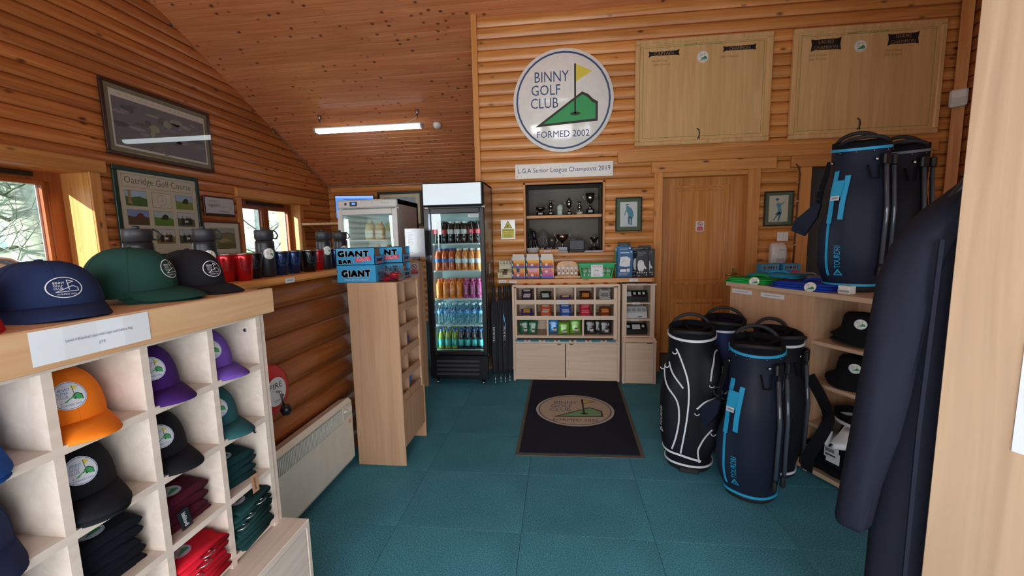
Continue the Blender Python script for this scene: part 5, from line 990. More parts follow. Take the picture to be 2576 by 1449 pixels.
for k in range(2):
    for j in range(3):
        for i in range(6): put(by if (i, j, k) in ((5, 0, 0), (1, 1, 0)) else bm, 'golf_ball', None, 'white golf ball in the green basket' if (i, j, k) not in ((5, 0, 0), (1, 1, 0)) else 'yellow golf ball in the green basket', 'golf ball', 'golf balls in the green basket', loc=(.364-.112+.0445*i+.004*k, 4.09-.045+.045*j, SZ+.0255+.0435*k))
# glove packs
def glovepack(label, x, y, z_, w_, h, col, tilt, rz, style):
    t = T('glove_pack', label, 'glove pack', (x, y, z_), 0, 'golf glove packs on the long shelf', rot=(R(-tilt), 0, R(rz)))
    q = MB().bbox(-w_/2, w_/2, -.005, .005, 0, h, col, .004); q.build('pack', t); f = MB()
    if style == 'blue':
        it = [('p', rect(-w_/2+.004, w_/2-.004, h-.045, h-.006), C('2f6fa8'), 0), ('p', rect(-w_*.3, w_*.25, h-.034, h-.025), paper, 1), ('p', [(-w_*.36, h*.42), (-w_*.3, h*.74), (w_*.1, h*.76), (w_*.34, h*.68), (w_*.3, h*.4), (0, h*.38)], C('dfe5ea'), 1), stroke([(-w_*.2, h*.52), (-w_*.1, h*.62), (w_*.05, h*.6)], .003, C('30404c'), 2), ('p', rect(-w_*.3, w_*.1, h*.2, h*.3), C('e4e8ec'), 1), ('p', rect(w_*.14, w_*.3, h*.2, h*.32), C('e4e8ec'), 1), ringm(w_*.38, h-.022, 0.0, .008, paper, 1, 10)]
        it += [('p', rect(-w_*.4, w_*(.3-.05*i), h*(.16-.025*i), h*(.17-.025*i)), C('9cc0dc'), 1) for i in range(4)]
    elif style == 'green': it = [('p', rect(-w_/2+.004, w_/2-.004, h-.04, h-.006), C('d0e8e0'), 0), ('p', rect(-w_*.3, w_*.3, h-.03, h-.018), C('2b6a50'), 1), ('p', rect(-w_*.3, w_*.3, h*.35, h*.7), C('3aa05a'), 1)]
    else:
        it = [('t', 'Tour-Dry', -.005, h-.03, w_*.6, .013, C('cfd4da'), 1), ('p', rect(-w_*.32, w_*.05, h-.050, h-.046), C('9aa0a8'), 1)]
        gx = -.005; g = [(-.03, .07), (-.038, .12), (-.03, .165), (-.012, .172), (.0, .17), (.012, .155), (.02, .12), (.034, .10), (.038, .085), (.028, .082), (.016, .09), (.012, .07), (.008, .055), (.0, .07), (-.004, .052), (-.012, .068), (-.018, .055), (-.024, .07)]
        it += [('p', [(a*w_/.105+gx, b_*h/.27) for a, b_ in g], C('d9dde2'), 1), stroke([(gx-.02, h*.55), (gx-.006, h*.6), (gx+.006, h*.57)], .002, C('30343a'), 2)]
        it += [('p', circ(-w_*.38+w_*.14*i, h*.17, .0052, 10), C('d8dce0'), 1) for i in range(6)]+[('p', circ(w_*.3, h*.09, .005, 10), C('d8dce0'), 1), ('p', rect(-w_*.38, -w_*.2, h*.045, h*.06), paper, 1)]
    f.flat(it, lambda u, v, l: (u, -.0055-.0003*l, v)); f.build('print', t)
bp_, gp_, kp_ = mat('pack_blue', '#275c8e', .25), mat('pack_green', '#2f9a4c', .25), mat('pack_dark', '#22262c', .25)
for k, (x, y, w_, h, c_, tl_, rz, st, lab) in enumerate((
    (.632, 4.05, .148, .268, bp_, -3, 3, 'blue', 'front blue and white glove pack on the long shelf'), (.628, 4.085, .14, .30, bp_, -2, -2, 'blue', 'second blue glove pack behind the front one'), (.610, 4.115, .12, .29, gp_, 0, 2, 'green', 'green glove pack behind the blue glove packs'), (.640, 4.16, .12, .335, kp_, 1, 0, 'dark', 'dark glove pack at the back left of the glove packs'),
    (.795, 4.04, .118, .262, kp_, -3, -3, 'dark', 'front black glove pack showing a white glove'), (.862, 4.075, .10, .268, kp_, -2, -4, 'dark', 'black glove pack half hidden at the right end of the shelf'), (.765, 4.11, .12, .285, kp_, -1, 4, 'dark', 'black glove pack behind the front black one'), (.835, 4.145, .12, .30, kp_, 1, -2, 'dark', 'tallest black glove pack at the back right'), (.716, 4.14, .05, .25, gp_, 0, -6, 'green', 'narrow green glove pack edge between blue and black packs'))):
    glovepack(lab, x, y, SZ+.001, w_, h, c_, tl_, rz, st)

# ------------------------------------------------------------------ snack cabinet
CY = 4.0
cb_ = T('snack_cabinet', 'wide beechP cabinet with chocolate compartments above two doors', 'cabinet', (0, CY, 0))
b = MB(); b.bbox(-.458, -.436, 0, .36, 0, .968, beechPZ, .002); b.bbox(.564, .586, 0, .36, 0, .968, beechPZ, .002); b.build('side_panel', cb_)
MB().box(-.436, .564, .34, .352, 0, .95, beechP).build('back_panel', cb_)
MB().bbox(-.452, .580, -.004, .34, .948, .970, beechP, .002).build('top', cb_)
MB().box(-.436, .564, 0, .33, .385, .403, beechP).build('counter', cb_); MB().box(-.436, .564, .01, .03, 0.01, .034, beechP).build('plinth', cb_)
for z_, z1 in ((.771, .817), (.616, .655), (.433, .448)): MB().box(-.42, .55, .033, .0445, z_, z1, beechP).build('pocket_lip', cb_); MB().box(-.436, .564, .045, .33, z_+.01, z_+.022, beechP).build('shelf', cb_)
MB().box(-.436, .564, .035, .047, .935, .948, beechP).build('top_rail', cb_)
for x0, z0, z1 in ((-.238, .616, .948), (-.048, .616, .948), (.152, .616, .948), (.34, .616, .948), (-.12, .44, .616), (.227, .44, .616)): MB().box(x0, x0+.017, .036, .33, z0, z1, beechPZ).build('divider', cb_)
MB().box(-.436, -.418, .035, .33, .40, .95, beechPZ).build('inner_side', cb_); MB().box(.53, .564, .035, .33, .40, .95, beechPZ).build('inner_side', cb_)
for x0, x1, hx in ((-.435, .058, 0.0), (.066, .563, .12)):
    dm = MB().bbox(x0, x1, -.002, .016, .038, .383, beechP, .001).build('door', cb_); q = MB(); q.prism([(hx+.022*math.cos(a), -.004, .383-.012*math.sin(a)) for a in [PI*k/8 for k in range(9)]], (0, .003, 0), C('5c5a56', .4)); q.build('finger_pull', dm)
tk = ticket(.035, CY+.034, .79, .11, .024, 0, 'white price ticket on the top lip of the snack cabinet')
barm = {}
def bar(col, col2, L=.115, Wd=.04, H=.017):
    k = (col, col2, L)
    if k not in barm: q = MB(); q.pillow(L, Wd, H, mat('wrap_'+col, '#'+col, .22, .15), mat('wrap2_'+col2, '#'+col2, .25), nx=10, ny=4, crimp=.1); barm[k] = q.mesh('chocolate_bar')
    return barm[k]
cells = [-.328, -.142, .053, .247, .435]
stacks = [[('2a1c34', 'd8c8cc', 6, 'dark purple and pale wrapped chocolate bar, stacked in the top row, first compartment'), ('1c2622', 'c9d0ca', 5, 'black wrapped chocolate bar, stacked in the top row, second compartment'), ('4a2c7c', 'd8b878', 3, 'purple and gold wrapped chocolate bar, stacked in the top row, third compartment'), ('4c2418', 'd89040', 5, 'brown and orange wrapped chocolate bar, stacked in the top row, fourth compartment'), ('c9cac8', '8a8e8c', 6, 'silver wrapped chocolate bar, stacked in the top row, fifth compartment')],
          [('3a2a84', 'c8a03c', 4, 'violet wrapped chocolate bar, stacked in the second row, first compartment'), ('d0603c', 'd8c0b4', 6, 'orange-red wrapped chocolate bar, stacked in the second row, second compartment'), ('2c5cc0', 'b4c4dc', 6, 'blue wrapped chocolate bar, stacked in the second row, third compartment'), ('c8304c', 'e88090', 7, 'red wrapped chocolate bar, stacked in the second row, fourth compartment'), ('7c3c2c', 'e09a54', 5, 'brown and amber wrapped chocolate bar, stacked in the second row, fifth compartment')]]
for r, z_ in ((0, .7935), (1, .6385)):
    for i, cx in enumerate(cells):
        c1, c2, n, lab = stacks[r][i]; m_ = bar(c1, c2); m_b = bar(c1, c1); dz = min(.0205, .125/n)
        for k in range(n):
            pos = 'topmost' if k == n-1 else ('bottom one' if k == 0 else ('second', 'third', 'fourth', 'fifth', 'sixth')[k-1]+' from the bottom')
            o = put(m_b if k % 3 == 1 else m_, 'chocolate_bar', None, lab.replace('wrapped chocolate ', 'chocolate ').replace(', stacked in the', ', '+pos+',').replace('compartment', 'compartment'), 'chocolate bar', lab.split(', stacked')[0].replace('wrapped chocolate bar', 'bars')+' in cabinet row %d' % (r+1), loc=(cx+.012+random.uniform(-.004, .004), CY+.075, z_+.001+dz*k), rot=(R(4), 0, R(random.uniform(-5, 5))))
            o.scale = (1.0, 1.2, dz/.0172)
m_ = bar('e8642c', 'e8b87c', .135, .05, .02)
for i in range(8): put(m_, 'chocolate_bar', None, 'orange wrapped bar on top of the snack cabinet, '+('leftmost', 'second from left', 'third from left', 'fourth from left', 'fourth from right', 'third from right', 'second from right', 'rightmost')[i], 'chocolate bar', 'orange bars on the snack cabinet', loc=(-.385+.128*i, CY+.018+random.uniform(-.003, .003), .971), rot=(0, 0, R(random.uniform(-4, 4))))
m_ = bar('dfe8ea', '3f9ec4', .145, .055, .018)
for i in range(7): put(m_, 'mint_packet', None, 'white and blue packet on the cabinet ledge, '+('leftmost', 'second from left', 'third from left', 'in the middle', 'third from right', 'second from right', 'rightmost')[i], 'packet', 'white and blue packets on the cabinet ledge', loc=(-.385+.146*i+(.012 if i > 3 else 0), CY+.0, .404), rot=(0, 0, R(random.uniform(-4, 4))))
def crisp(c1, x, z_, w_, h, rz, y, lab, txtc=paper, cow=False):
    t = T('crisp_packet', lab, 'crisp packet', (x, CY+y, z_), 0, 'crisp packets in the snack cabinet', rot=(R(-8), R(rz), 0)); m_ = mat('crisp_'+c1, '#'+c1, .25, .1)
    q = MB(); q.x = Matrix.Translation((0, 0, h/2)) @ Matrix.Rotation(R(90), 4, 'X') @ Matrix.Rotation(R(90), 4, 'Z') @ Matrix.Translation((0, 0, -.016)); q.pillow(h, w_, .032, m_, nx=12, ny=8, crimp=.07, wob=.15); q.build('bag', t)
    f = MB(); f.flat([('t', 'REAL', 0, h*.70, w_*.72, h*.13, C('e4e6e0'), 1), ('p', rect(-w_*.25, w_*.25, h*.575, h*.595), C('c0c4bc'), 1), ('p', circ(.012, h*.26, w_*.17, 12, h*.13), C('c8b4ae'), 1), ('p', circ(.012, h*.36, w_*.18, 12, h*.05), C('34302e'), 2), ('p', [(-.012, h*.08), (.04, h*.08), (.034, h*.16), (-.006, h*.16)], C('3a3a3c'), 2)], lambda u, v, l: (u, -.0185-.0006*l, v)); f.build('print', t)
cz = .4605
for a in (('246a4c', -.345, cz, .105, .135, -6, .11, 'dark green crisp packet at the left of the lower compartment'), ('246a4c', -.275, cz, .10, .14, 8, .085, 'dark green crisp packet leaning over the left one'), ('2a84c4', -.052, cz, .11, .145, -2, .13, 'bright blue crisp packet in the middle compartment'), ('6cac30', .045, cz, .115, .125, 2, .07, 'lime green crisp packet in front of the blue one'), ('6cac30', .162, cz, .115, .15, 0, .11, 'lime green crisp packet at the right of the middle compartment'), ('2a2c32', .312, cz, .11, .145, 0, .11, 'black crisp packet on the left of the right-hand compartment'), ('2a2c32', .455, cz, .115, .145, 1, .09, 'black crisp packet at the far right of the cabinet'), ('2a2c32', .40, cz, .11, .14, 0, .16, 'black crisp packet behind the far right one')): crisp(*a)
# ------------------------------------------------------------------ narrow cabinet
nc = T('narrow_cabinet', 'narrow beechP cabinet with three open compartments left of the pine door', 'cabinet', (.605, CY-.01, 0)); W2 = .31
MB().bbox(0, .024, .01, .36, .44, .958, beechPZ, .002).build('side_panel', nc); MB().bbox(W2-.03, W2-.006, .01, .36, .44, .958, beechPZ, .002).build('side_panel', nc)
MB().bbox(-.006, W2+.004, -.012, .36, .957, .972, beechPZ, .002).build('top', nc)
MB().box(.024, .042, .012, .35, .45, .957, beechPZ).build('stile', nc); MB().box(W2-.048, W2-.03, .012, .35, .45, .957, beechPZ).build('stile', nc)
MB().box(.0, W2-.01, .34, .35, .0, .95, beechPZ).build('back_panel', nc)
for z_ in (.775, .615, .452): MB().box(.03, W2-.03, .015, .34, z_, z_+.014, beechP).build('shelf', nc)
MB().prism([(-.008, -.03, .425), (W2+.022, -.03, .425), (W2+.006, .01, .452), (.0, .01, .452)], (0, .0, .0), beechP)
b = MB(); b.add([(-.006, -.035, .412), (W2+.012, -.035, .412), (W2+.012, .36, .412), (-.006, .36, .412), (0.004, -.004, .45), (W2-.002, -.004, .45), (W2-.002, .36, .45), (.004, .36, .45)], [(0, 3, 2, 1), (4, 5, 6, 7), (0, 1, 5, 4), (1, 2, 6, 5), (2, 3, 7, 6), (3, 0, 4, 7)], beechP); b.build('ledge', nc)
MB().bbox(0, .026, -.028, .36, 0, .412, beechPZ, .002).build('side_panel', nc); MB().bbox(W2-.016, W2+.008, -.028, .36, 0, .412, beechPZ, .002).build('side_panel', nc)
dm = MB().bbox(.028, W2-.018, -.026, -.008, .004, .405, beechP, .001).build('door', nc); q = MB(); q.prism([(W2-.08, -.0275, .405), (W2-.03, -.0275, .405), (W2-.033, -.0275, .396), (W2-.077, -.0275, .396)], (0, .002, 0), C('5c5a56', .4)); q.build('finger_pull', dm)
for x, z_, lab in ((.735, .782, 'white price ticket under the top compartment of the narrow cabinet'), (.725, .622, 'white price ticket under the middle compartment of the narrow cabinet')): ticket(x, CY+.004, z_, .07, .02, 0, lab)
for x, lab in ((.685, 'white card lying on the narrow cabinet top, left'), (.79, 'pale card lying on the narrow cabinet top, right')): tag(MB().box(-.04, .04, -.02, .02, 0, .002, paper).build('card', loc=(x, CY+.02, .9622+.01)), lab, 'card')
def sleevebox(lab, z_, colr, win):
    t = T('ball_display_box', lab, 'box', (.752, CY+.06, z_+.0005), R(2), 'ball display boxes in the narrow cabinet'); b = MB(); w_ = .20
    b.prism([(-w_/2, 0, 0), (-w_/2, .16, 0), (-w_/2, .16, .085), (-w_/2, .05, .105), (-w_/2, 0, .05)], (w_, 0, 0), colr); b.build('carton', t); f = MB()
    fn = lambda u, v, l: (u, v/.055*.05-.0006-.0002*l, .05+v) if v > 0 else (u, -.0008, .05+v)
    f.flat([('p', rect(x0, x1, y0, y1), c_, 1) for x0, x1, y0, y1, c_ in win], fn); f.build('print', t)
    if colr != paper: return
wnd = C('d0d6da', .2)
sleevebox('black golf ball box with white windows in the top compartment', .789, black, [(-.095, -.05, .005, .045, wnd), (-.03, -.006, .018, .04, wnd), (.016, .04, .018, .04, wnd), (.058, .08, .018, .04, wnd)])
sleevebox('white golf ball box in the middle compartment of the narrow cabinet', .629, C('c9d0d4', .3), [(-.09+.048*i, -.052+.048*i, .012, .04, C('9aa4aa')) for i in range(4)]+[(.01, .05, -.04, -.034, blackink)])
sleevebox('black golf ball box with large silver window in the bottom compartment', .466, black, [(-.038, .038, .002, .042, wnd), (-.09, -.062, .015, .036, wnd), (.055, .08, .018, .038, wnd)])

# ------------------------------------------------------------------ entrance mat
mt = T('logo_mat', 'dark rubber-edged floor mat with beige club roundel', 'mat', (0, 0, 0)); b = MB(); X_ = (-.305, .575, 3.995, 2.57)
b.prism([(-.285, 3.998, .0005), (.585, 3.998, .0005), (.545, 2.575, .0005), (-.295, 2.555, .0005)][::-1], (0, 0, .004), mat('mat_rubber', '#5a5a50', .8)); b.build('rubber_edge', mt)
MB().prism([(-.262, 3.998, .0045), (.560, 3.998, .0045), (.518, 2.602, .0045), (-.270, 2.585, .0045)][::-1], (0, 0, .005), matpile).build('pile', mt)
b = MB(); bg = C('b8a994', .9); b.flat([('p', circ(0, 0, 1.0, 56), C('b9bcb8', .9), 0), ('p', circ(0, 0, .96, 56), bg, 1), ringm(0, 0, .905, .935, C('4a6484', .9), 2, 56), ('t', 'BINNY', -.22, .45, .62, .20, C('4a6488', .9), 2), ('t', 'GOLF', -.34, .21, .56, .19, C('4a6488', .9), 2), ('t', 'CLUB', -.37, -.03, .55, .19, C('4a6488', .9), 2), ('t', 'FORMED 2002', 0, -.65, 1.1, .14, C('4a5c70', .9), 2), ('p', HILL, blackink, 2), ('p', HILLI, C('78a478', .9), 3), ('p', [(.20, .71), (.60, .55), (.20, .36)], blackink, 3), ('p', [(.225, .67), (.54, .545), (.225, .40)], C('c2b45a', .9), 4), ('p', rect(.20, .25, -.26, .70), blackink, 4), ('p', circ(.235, -.26, .10, 16, .05), blackink, 4)], lambda u, v, l: (.124+u*.318, 3.30+v*.31, .0098+.0003*l)); b.build('roundel', mt)

# ================================================================== ANGLED CABINET ON THE RIGHT
rc = T('shirt_cabinet', 'angled beech cabinet with open hat shelves and folded shirts on top', 'cabinet', (1.209, 3.051, 0), R(-67.1)); CL = 1.55
MB().bbox(-.03, CL, -.012, .95, 1.058, 1.086, beech, .002).build('worktop', rc)
MB().box(0, .602, 0, .02, .02, 1.058, beechZ).build('front_panel', rc)
MB().box(0, .018, .02, .9, 0, 1.058, beechZ).build('end_panel', rc)
MB().box(.585, .603, .02, .36, .0, 1.058, beechZ).build('divider', rc); MB().box(CL-.02, CL, 0, .9, 0, 1.058, beechZ).build('end_panel', rc)
MB().box(.603, CL-.02, .35, .365, .0, 1.058, beechZ).build('back_panel', rc)
for z_ in (.785, .545, .30): MB().box(.603, CL-.02, .002, .35, z_, z_+.02, beech).build('shelf', rc)
MB().box(.585, CL-.02, .0, .35, .02, .045, beech).build('bottom_shelf', rc)
O_ = Vector((1.209, 3.051)); U_ = Vector((.389, -.921)); V_ = Vector((.921, .389))
def RCP(u, v, z_): p = O_+U_*u+V_*v; return (p.x, p.y, z_)
RA = R(-67.1)
for u, lab in ((.10, 'left white label strip on the angled cabinet front'), (.335, 'right white label strip on the angled cabinet front')):
    p = RCP(u, -.0005, 1.028); ticket(*p, .165, .028, RA, lab, txt='polo shirts with club logo')
def shirt(label, name, u0, v0, z_, L, Wd, H_, colr, rz, lg=True, n=3):
    t = T('folded_shirt', label, 'shirt', RCP(u0, v0, z_), RA+R(rz), 'folded shirts on the angled cabinet'); b = MB(); m_ = mat('cloth_'+name, colr, .85, bump=.3, bscale=300, sheen=.2)
    for k in range(n):
        rg = []; zz_ = H_*k/n; h = H_/n; ins = .006*k
        for i in range(9):
            x = -L/2+ins+(L-2*ins)*i/8; wv = .004*math.sin(i*1.7+k); e = .35 if i in (0, 8) else 1
            rg.append([(x, -Wd/2+wv+ins, zz_+h*.5*(1-e*.9)), (x, -Wd/2-.006+wv+ins, zz_+h*.5), (x, -Wd/2+wv+ins, zz_+h*(.5+.45*e)), (x, 0, zz_+h*(.5+.5*e)+.004*math.sin(i*1.3+k)), (x, Wd/2+wv, zz_+h*(.5+.42*e)), (x, Wd/2+wv, zz_+h*.5*(1-e*.9)), (x, 0, zz_+.0005)])
        b.loft(rg, m_)
    b.build('cloth', t)
    if lg: f = MB(); f.flat(scale2(logo(1), .034), lambda u, v, l: (L*.22+u, -Wd/2-.0075-.0004*l+v*.25, H_*.62+v*.8)); f.build('club_badge', t)
    c_ = MB(); c_.tube([(-L*.2, Wd*.3, H_), (-.1*L, Wd*.38, H_+.012), (.1*L, Wd*.38, H_+.012), (.2*L, Wd*.3, H_)], .009, m_, 6); c_.build('collar', t)
CT = 1.0865
shirt('green folded polo shirt with white badge at the near left of the angled cabinet', 'green', .10, .10, CT, .30, .22, .032, '#1fa84a', 14)
shirt('royal blue folded polo shirt with white badge at the front of the angled cabinet', 'royal', .50, .085, CT, .36, .20, .040, '#1d3fae', 4)
shirt('dark red folded polo shirt behind the green one', 'maroon', .06, .37, CT, .30, .20, .020, '#8c1c34', -10, False)
shirt('light blue folded polo shirt lying on the dark red one', 'sky', .04, .36, CT+.021, .34, .20, .022, '#3aa4d0', 24, False)
shirt('grey-blue folded polo shirt at the far left of the angled cabinet', 'grey', -.02+.10, .58, CT, .26, .18, .025, '#7a8a96', 5, False, 2)
p = RCP(.735, .03, CT); q = MB().bbox(-.03, .03, 0, .05, 0, .045, white, .003); q.box(-.03, .03, -.0008, 0, .01, .022, C('9aa4aa')); tag(q.build('small_box', loc=p, rot=(0, 0, RA)), 'small white box at the edge of the angled cabinet beside the jacket', 'box')
# bucket hats
hatm = mat('hat_black', '#101216', .9, bump=.4, bscale=400)
def hat(label, loc, rz, s=1, badge=True, slouch=0):
    t = T('bucket_hat', label, 'hat', loc, rz, 'bucket hats on the angled cabinet shelves'); b = MB(); rg = []
    for r, z_ in ((.150, .0), (.148, .006), (.118, .045), (.100, .065), (.096, .10), (.088, .135), (.078, .147), (.0, .150)):
        rg.append([(r*s*(1+.05*math.sin(3*a+slouch))*math.cos(a), r*s*(1+.05*math.sin(3*a+slouch))*.82*math.sin(a), z_*s+(.012*math.sin(2*a+slouch) if z_ < .02 else 0)+.012*(z_ < .02)) for a in [2*PI*k/28 for k in range(28)]])
    b.loft(rg, hatm, cap=False); b.add([p for p in rg[0]], [tuple(range(28))], hatm); b.build('crown_and_brim', t)
    if badge:
        f = MB(); f.flat(scale2(logo(1, dense=True), .027), lambda u, v, l: ((.100*s+.0006*l+.003)*math.sin(u/.1)*1.02, -(.100*s+.0006*l+.003)*.82*math.cos(u/.1)*1.03, .100*s+v)); f.build('club_badge', t)
    return t
for (u, v, z_, lab, bd) in ((.775, .15, .806, 'lower black bucket hat of the pair on the top hat shelf', False), (.77, .15, .83, 'upper black bucket hat with round badge on the top hat shelf', True), (.765, .15, .566, 'lower black bucket hat of the pair on the second hat shelf', False), (.76, .15, .585, 'upper black bucket hat with round badge on the second hat shelf', True)):
    hat(lab, RCP(u, v, z_), RA+R(24 if bd else 40), 1.0, bd, .6 if z_ > .7 else 2)
# white and black shoe-like visor and black garment lower down
vz = T('sun_visor', 'white and black sun visor on the third shelf of the angled cabinet', 'visor', RCP(.82, .10, .322), RA+R(-10)); b = MB(); wc = C('dfe3e6', .6)
rg = []
for k in range(13):
    a = PI*(.02+.96*k/12); rg.append([(.13*math.cos(a), -.075*math.sin(a)*r_-.0, .05+.02*r_-.06*(r_-1)-(.05*(r_-1)*math.sin(a))) for r_ in (1, 1.5, 2.0, 2.4)])
b.loft(rg, wc, cap=False); b.build('peak', vz)
b = MB(); b.tube([(.13*math.cos(a), .12*math.sin(a) if math.sin(a) > 0 else .08*math.sin(a), .06) for a in [2*PI*k/24 for k in range(24)]], .012, wc, 6, True); b.ribbon([(.132*math.cos(a), (.12 if math.sin(a) > 0 else .08)*math.sin(a), .085) for a in [2*PI*k/24 for k in range(25)]], [(math.cos(a), math.sin(a), 0) for a in [2*PI*k/24 for k in range(25)]], .05, .004, hatm); b.build('headband', vz)
MB().box(-.14, .14, -.02, .1, 0, .045, hatm).build('folded_back', vz)
gmn = T('folded_waterproofs', 'heap of black folded waterproofs with white swing tags on the bottom shelf', 'clothing', RCP(.80, .09, .0455), RA); b = MB()
for k in range(3):
    rg = []
    for i in range(11): x = -.19+.38*i/10; e = .3 if i in (0, 10) else 1; h = .075; rg.append([(x, .10*math.cos(a)*(1+.08*math.sin(i*2+k))-.01*k, k*.058+h/2+h*.5*e*math.sin(a)*(1+.1*math.sin(i*1.4+k*2))) for a in [2*PI*q/12 for q in range(12)]])
    b.loft(rg, hatm)
b.build('cloth', gmn); q = MB().box(-.045, .03, -.145, -.143, .15, .215, paper); q.box(-.03, .04, -.150, -.148, .13, .19, paper); q.flat([('p', rect(-.035+.004*i, -.033+.004*i, .185, .205), blackink, 1) for i in range(12)]+[('p', rect(-.034, .02, .165, .174), C('3a3e44'), 1)], lambda u, v, l: (u, -.151-.0002*l, v)); q.tube([(0, -.14, .2), (.01, -.12, .25), (.0, -.09, .26)], .0012, paper, 4); q.build('swing_tag', gmn)

# ================================================================== GOLF BAGS
def sm(t_, w, p=4): return math.exp(-abs(t_/w)**p)
def catmull(P_, n=6):
    out = []
    for i in range(len(P_)-1):
        p0 = P_[max(i-1, 0)]; p1 = P_[i]; p2 = P_[i+1]; p3 = P_[min(i+2, len(P_)-1)]
        for k in range(n):
            t_ = k/n; out.append(tuple(.5*(2*b+(c-a)*t_+(2*a-5*b+4*c-d)*t_*t_+(-a+3*b-3*c+d)*t_**3) for a, b, c, d in zip(p0, p1, p2, p3)))
    out.append(tuple(P_[-1])); return out
class Bag:
    """bag surface: th in degrees (0 = front, + = viewer's right), z height"""
    def __init__(s, rx, ry, H, bumps, taper=.9): s.rx, s.ry, s.H, s.b, s.t = rx, ry, H, bumps, taper
    def p(s, th, z, off=0):
        a = R(th); e = 1
        k = s.t+(1-s.t)*min(1, z/s.H); x = s.rx*k*math.sin(a); y = -s.ry*k*math.cos(a); r = 0
        for (t0, tw, z0, zw, amp) in s.b:
            d = (th-t0+180) % 360-180; r += amp*sm(d, tw)*sm(z-z0, zw)
        tilt = 0
        if z > s.H-.03: tilt = .0
        L = math.hypot(x, y); f = (L+r+off)/L
        return Vector((x*f, y*f, z+s.rim(th, z)))
    def rim(s, th, z):
        q = max(0, (z-(s.H-.10))/.10); return q*.030*(-math.cos(R(th-150)))*-1*-1*-1+0 if False else q*(-.022)*math.cos(R(th))
    def mesh(s, m, z0=.03, nth=60, nz=44):
        b = MB(); zs = [z0+(s.H-z0)*i/nz for i in range(nz+1)]; return b.loft([[tuple(s.p(360*k/nth, z)) for k in range(nth)] for z in zs], m)
    def strip(s, b, pts, w, m, off=.003, th=.003, n=6):
        c_ = catmull(pts, n); P_ = [s.p(a, z, off) for a, z in c_]; N_ = [(s.p(a, z, off+.01)-s.p(a, z, off)) for a, z in c_]; b.ribbon(P_, N_, w, th, m)
    def ring(s, b, z, w, m, off=.003):
        N = 60; P_ = [s.p(360*k/N, z, off) for k in range(N+1)]; N_ = [s.p(360*k/N, z, off+.01)-s.p(360*k/N, z, off) for k in range(N+1)]; b.ribbon(P_, N_, w, .005, m)
    def printed(s, b, items, th0, z0, off=.004, upright=False):
        """print turned to read upwards"""
        rad = s.rx
        def fn(u, v, l):
            if upright: return s.p(th0+math.degrees(u/rad), z0+v, off+.0005*l)
            return s.p(th0-math.degrees(v/rad), z0+u, off+.0005*l)
        b.flat(items, fn)
def brandmark(x, h, m): return [stroke([(x-h*.5, -h*.5), (x+h*.55, 0), (x-h*.5, h*.5), (x-h*.5, -h*.5)], h*.16, m, 0), ringm(x+h*.05, 0, h*.12, h*.2, m, 0, 10)]
def bag_top(t, S, cloth, trim, handle=True):
    H_ = S.H; b = MB(); S.ring(b, H_-.012, .014, trim, .004); b.build('rim_piping', t)
    b = MB(); N = 48
    out = [S.p(360*k/N, H_, 0) for k in range(N)]; r2 = [p+Vector((0, 0, .028)) for p in out]; r3 = [Vector((p.x*.86, p.y*.86, p.z+.030)) for p in out]; r4 = [Vector((p.x*.82, p.y*.82, p.z-.14)) for p in out]
    b.loft([[tuple(p) for p in r_] for r_ in (out, r2, r3, r4)], blackc, cap=False); b.add([tuple(p) for p in r4], [tuple(range(N))], blackc); b.build('collar', t)
    b = MB()
    for (a0, a1) in ((20, 200), (110, 290)): p0, p1 = S.p(a0, H_), S.p(a1, H_); q = [p0*.84+Vector((0, 0, .16*H_)), p0*.4+p1*0+Vector((0, 0, 0)), p1]; b.tube([(p0.x*.86, p0.y*.86, p0.z+.02), (p0.x*.4, p0.y*.4, H_+.004), (p1.x*.4, p1.y*.4, H_+.004), (p1.x*.86, p1.y*.86, p1.z+.02)], .012, blackc, 8)
    b.build('dividers', t)
    if handle:
        for (a0, hh, lean) in ((180, .048, .03), (0, .028, -.025)):
            b = MB(); pts = []; N_ = []
            for k in range(11):
                q = k/10; a = a0-50+100*q; p = S.p(a, H_, .002); up = math.sin(PI*q)**.7; pts.append((p.x, p.y*(1)+lean*-math.cos(R(a0))*up*-1, p.z+.020+hh*up)); 
            b.tube(pts, [.012]+[.0105]*9+[.012], rubber, 8); b.build('grab_handle', t)
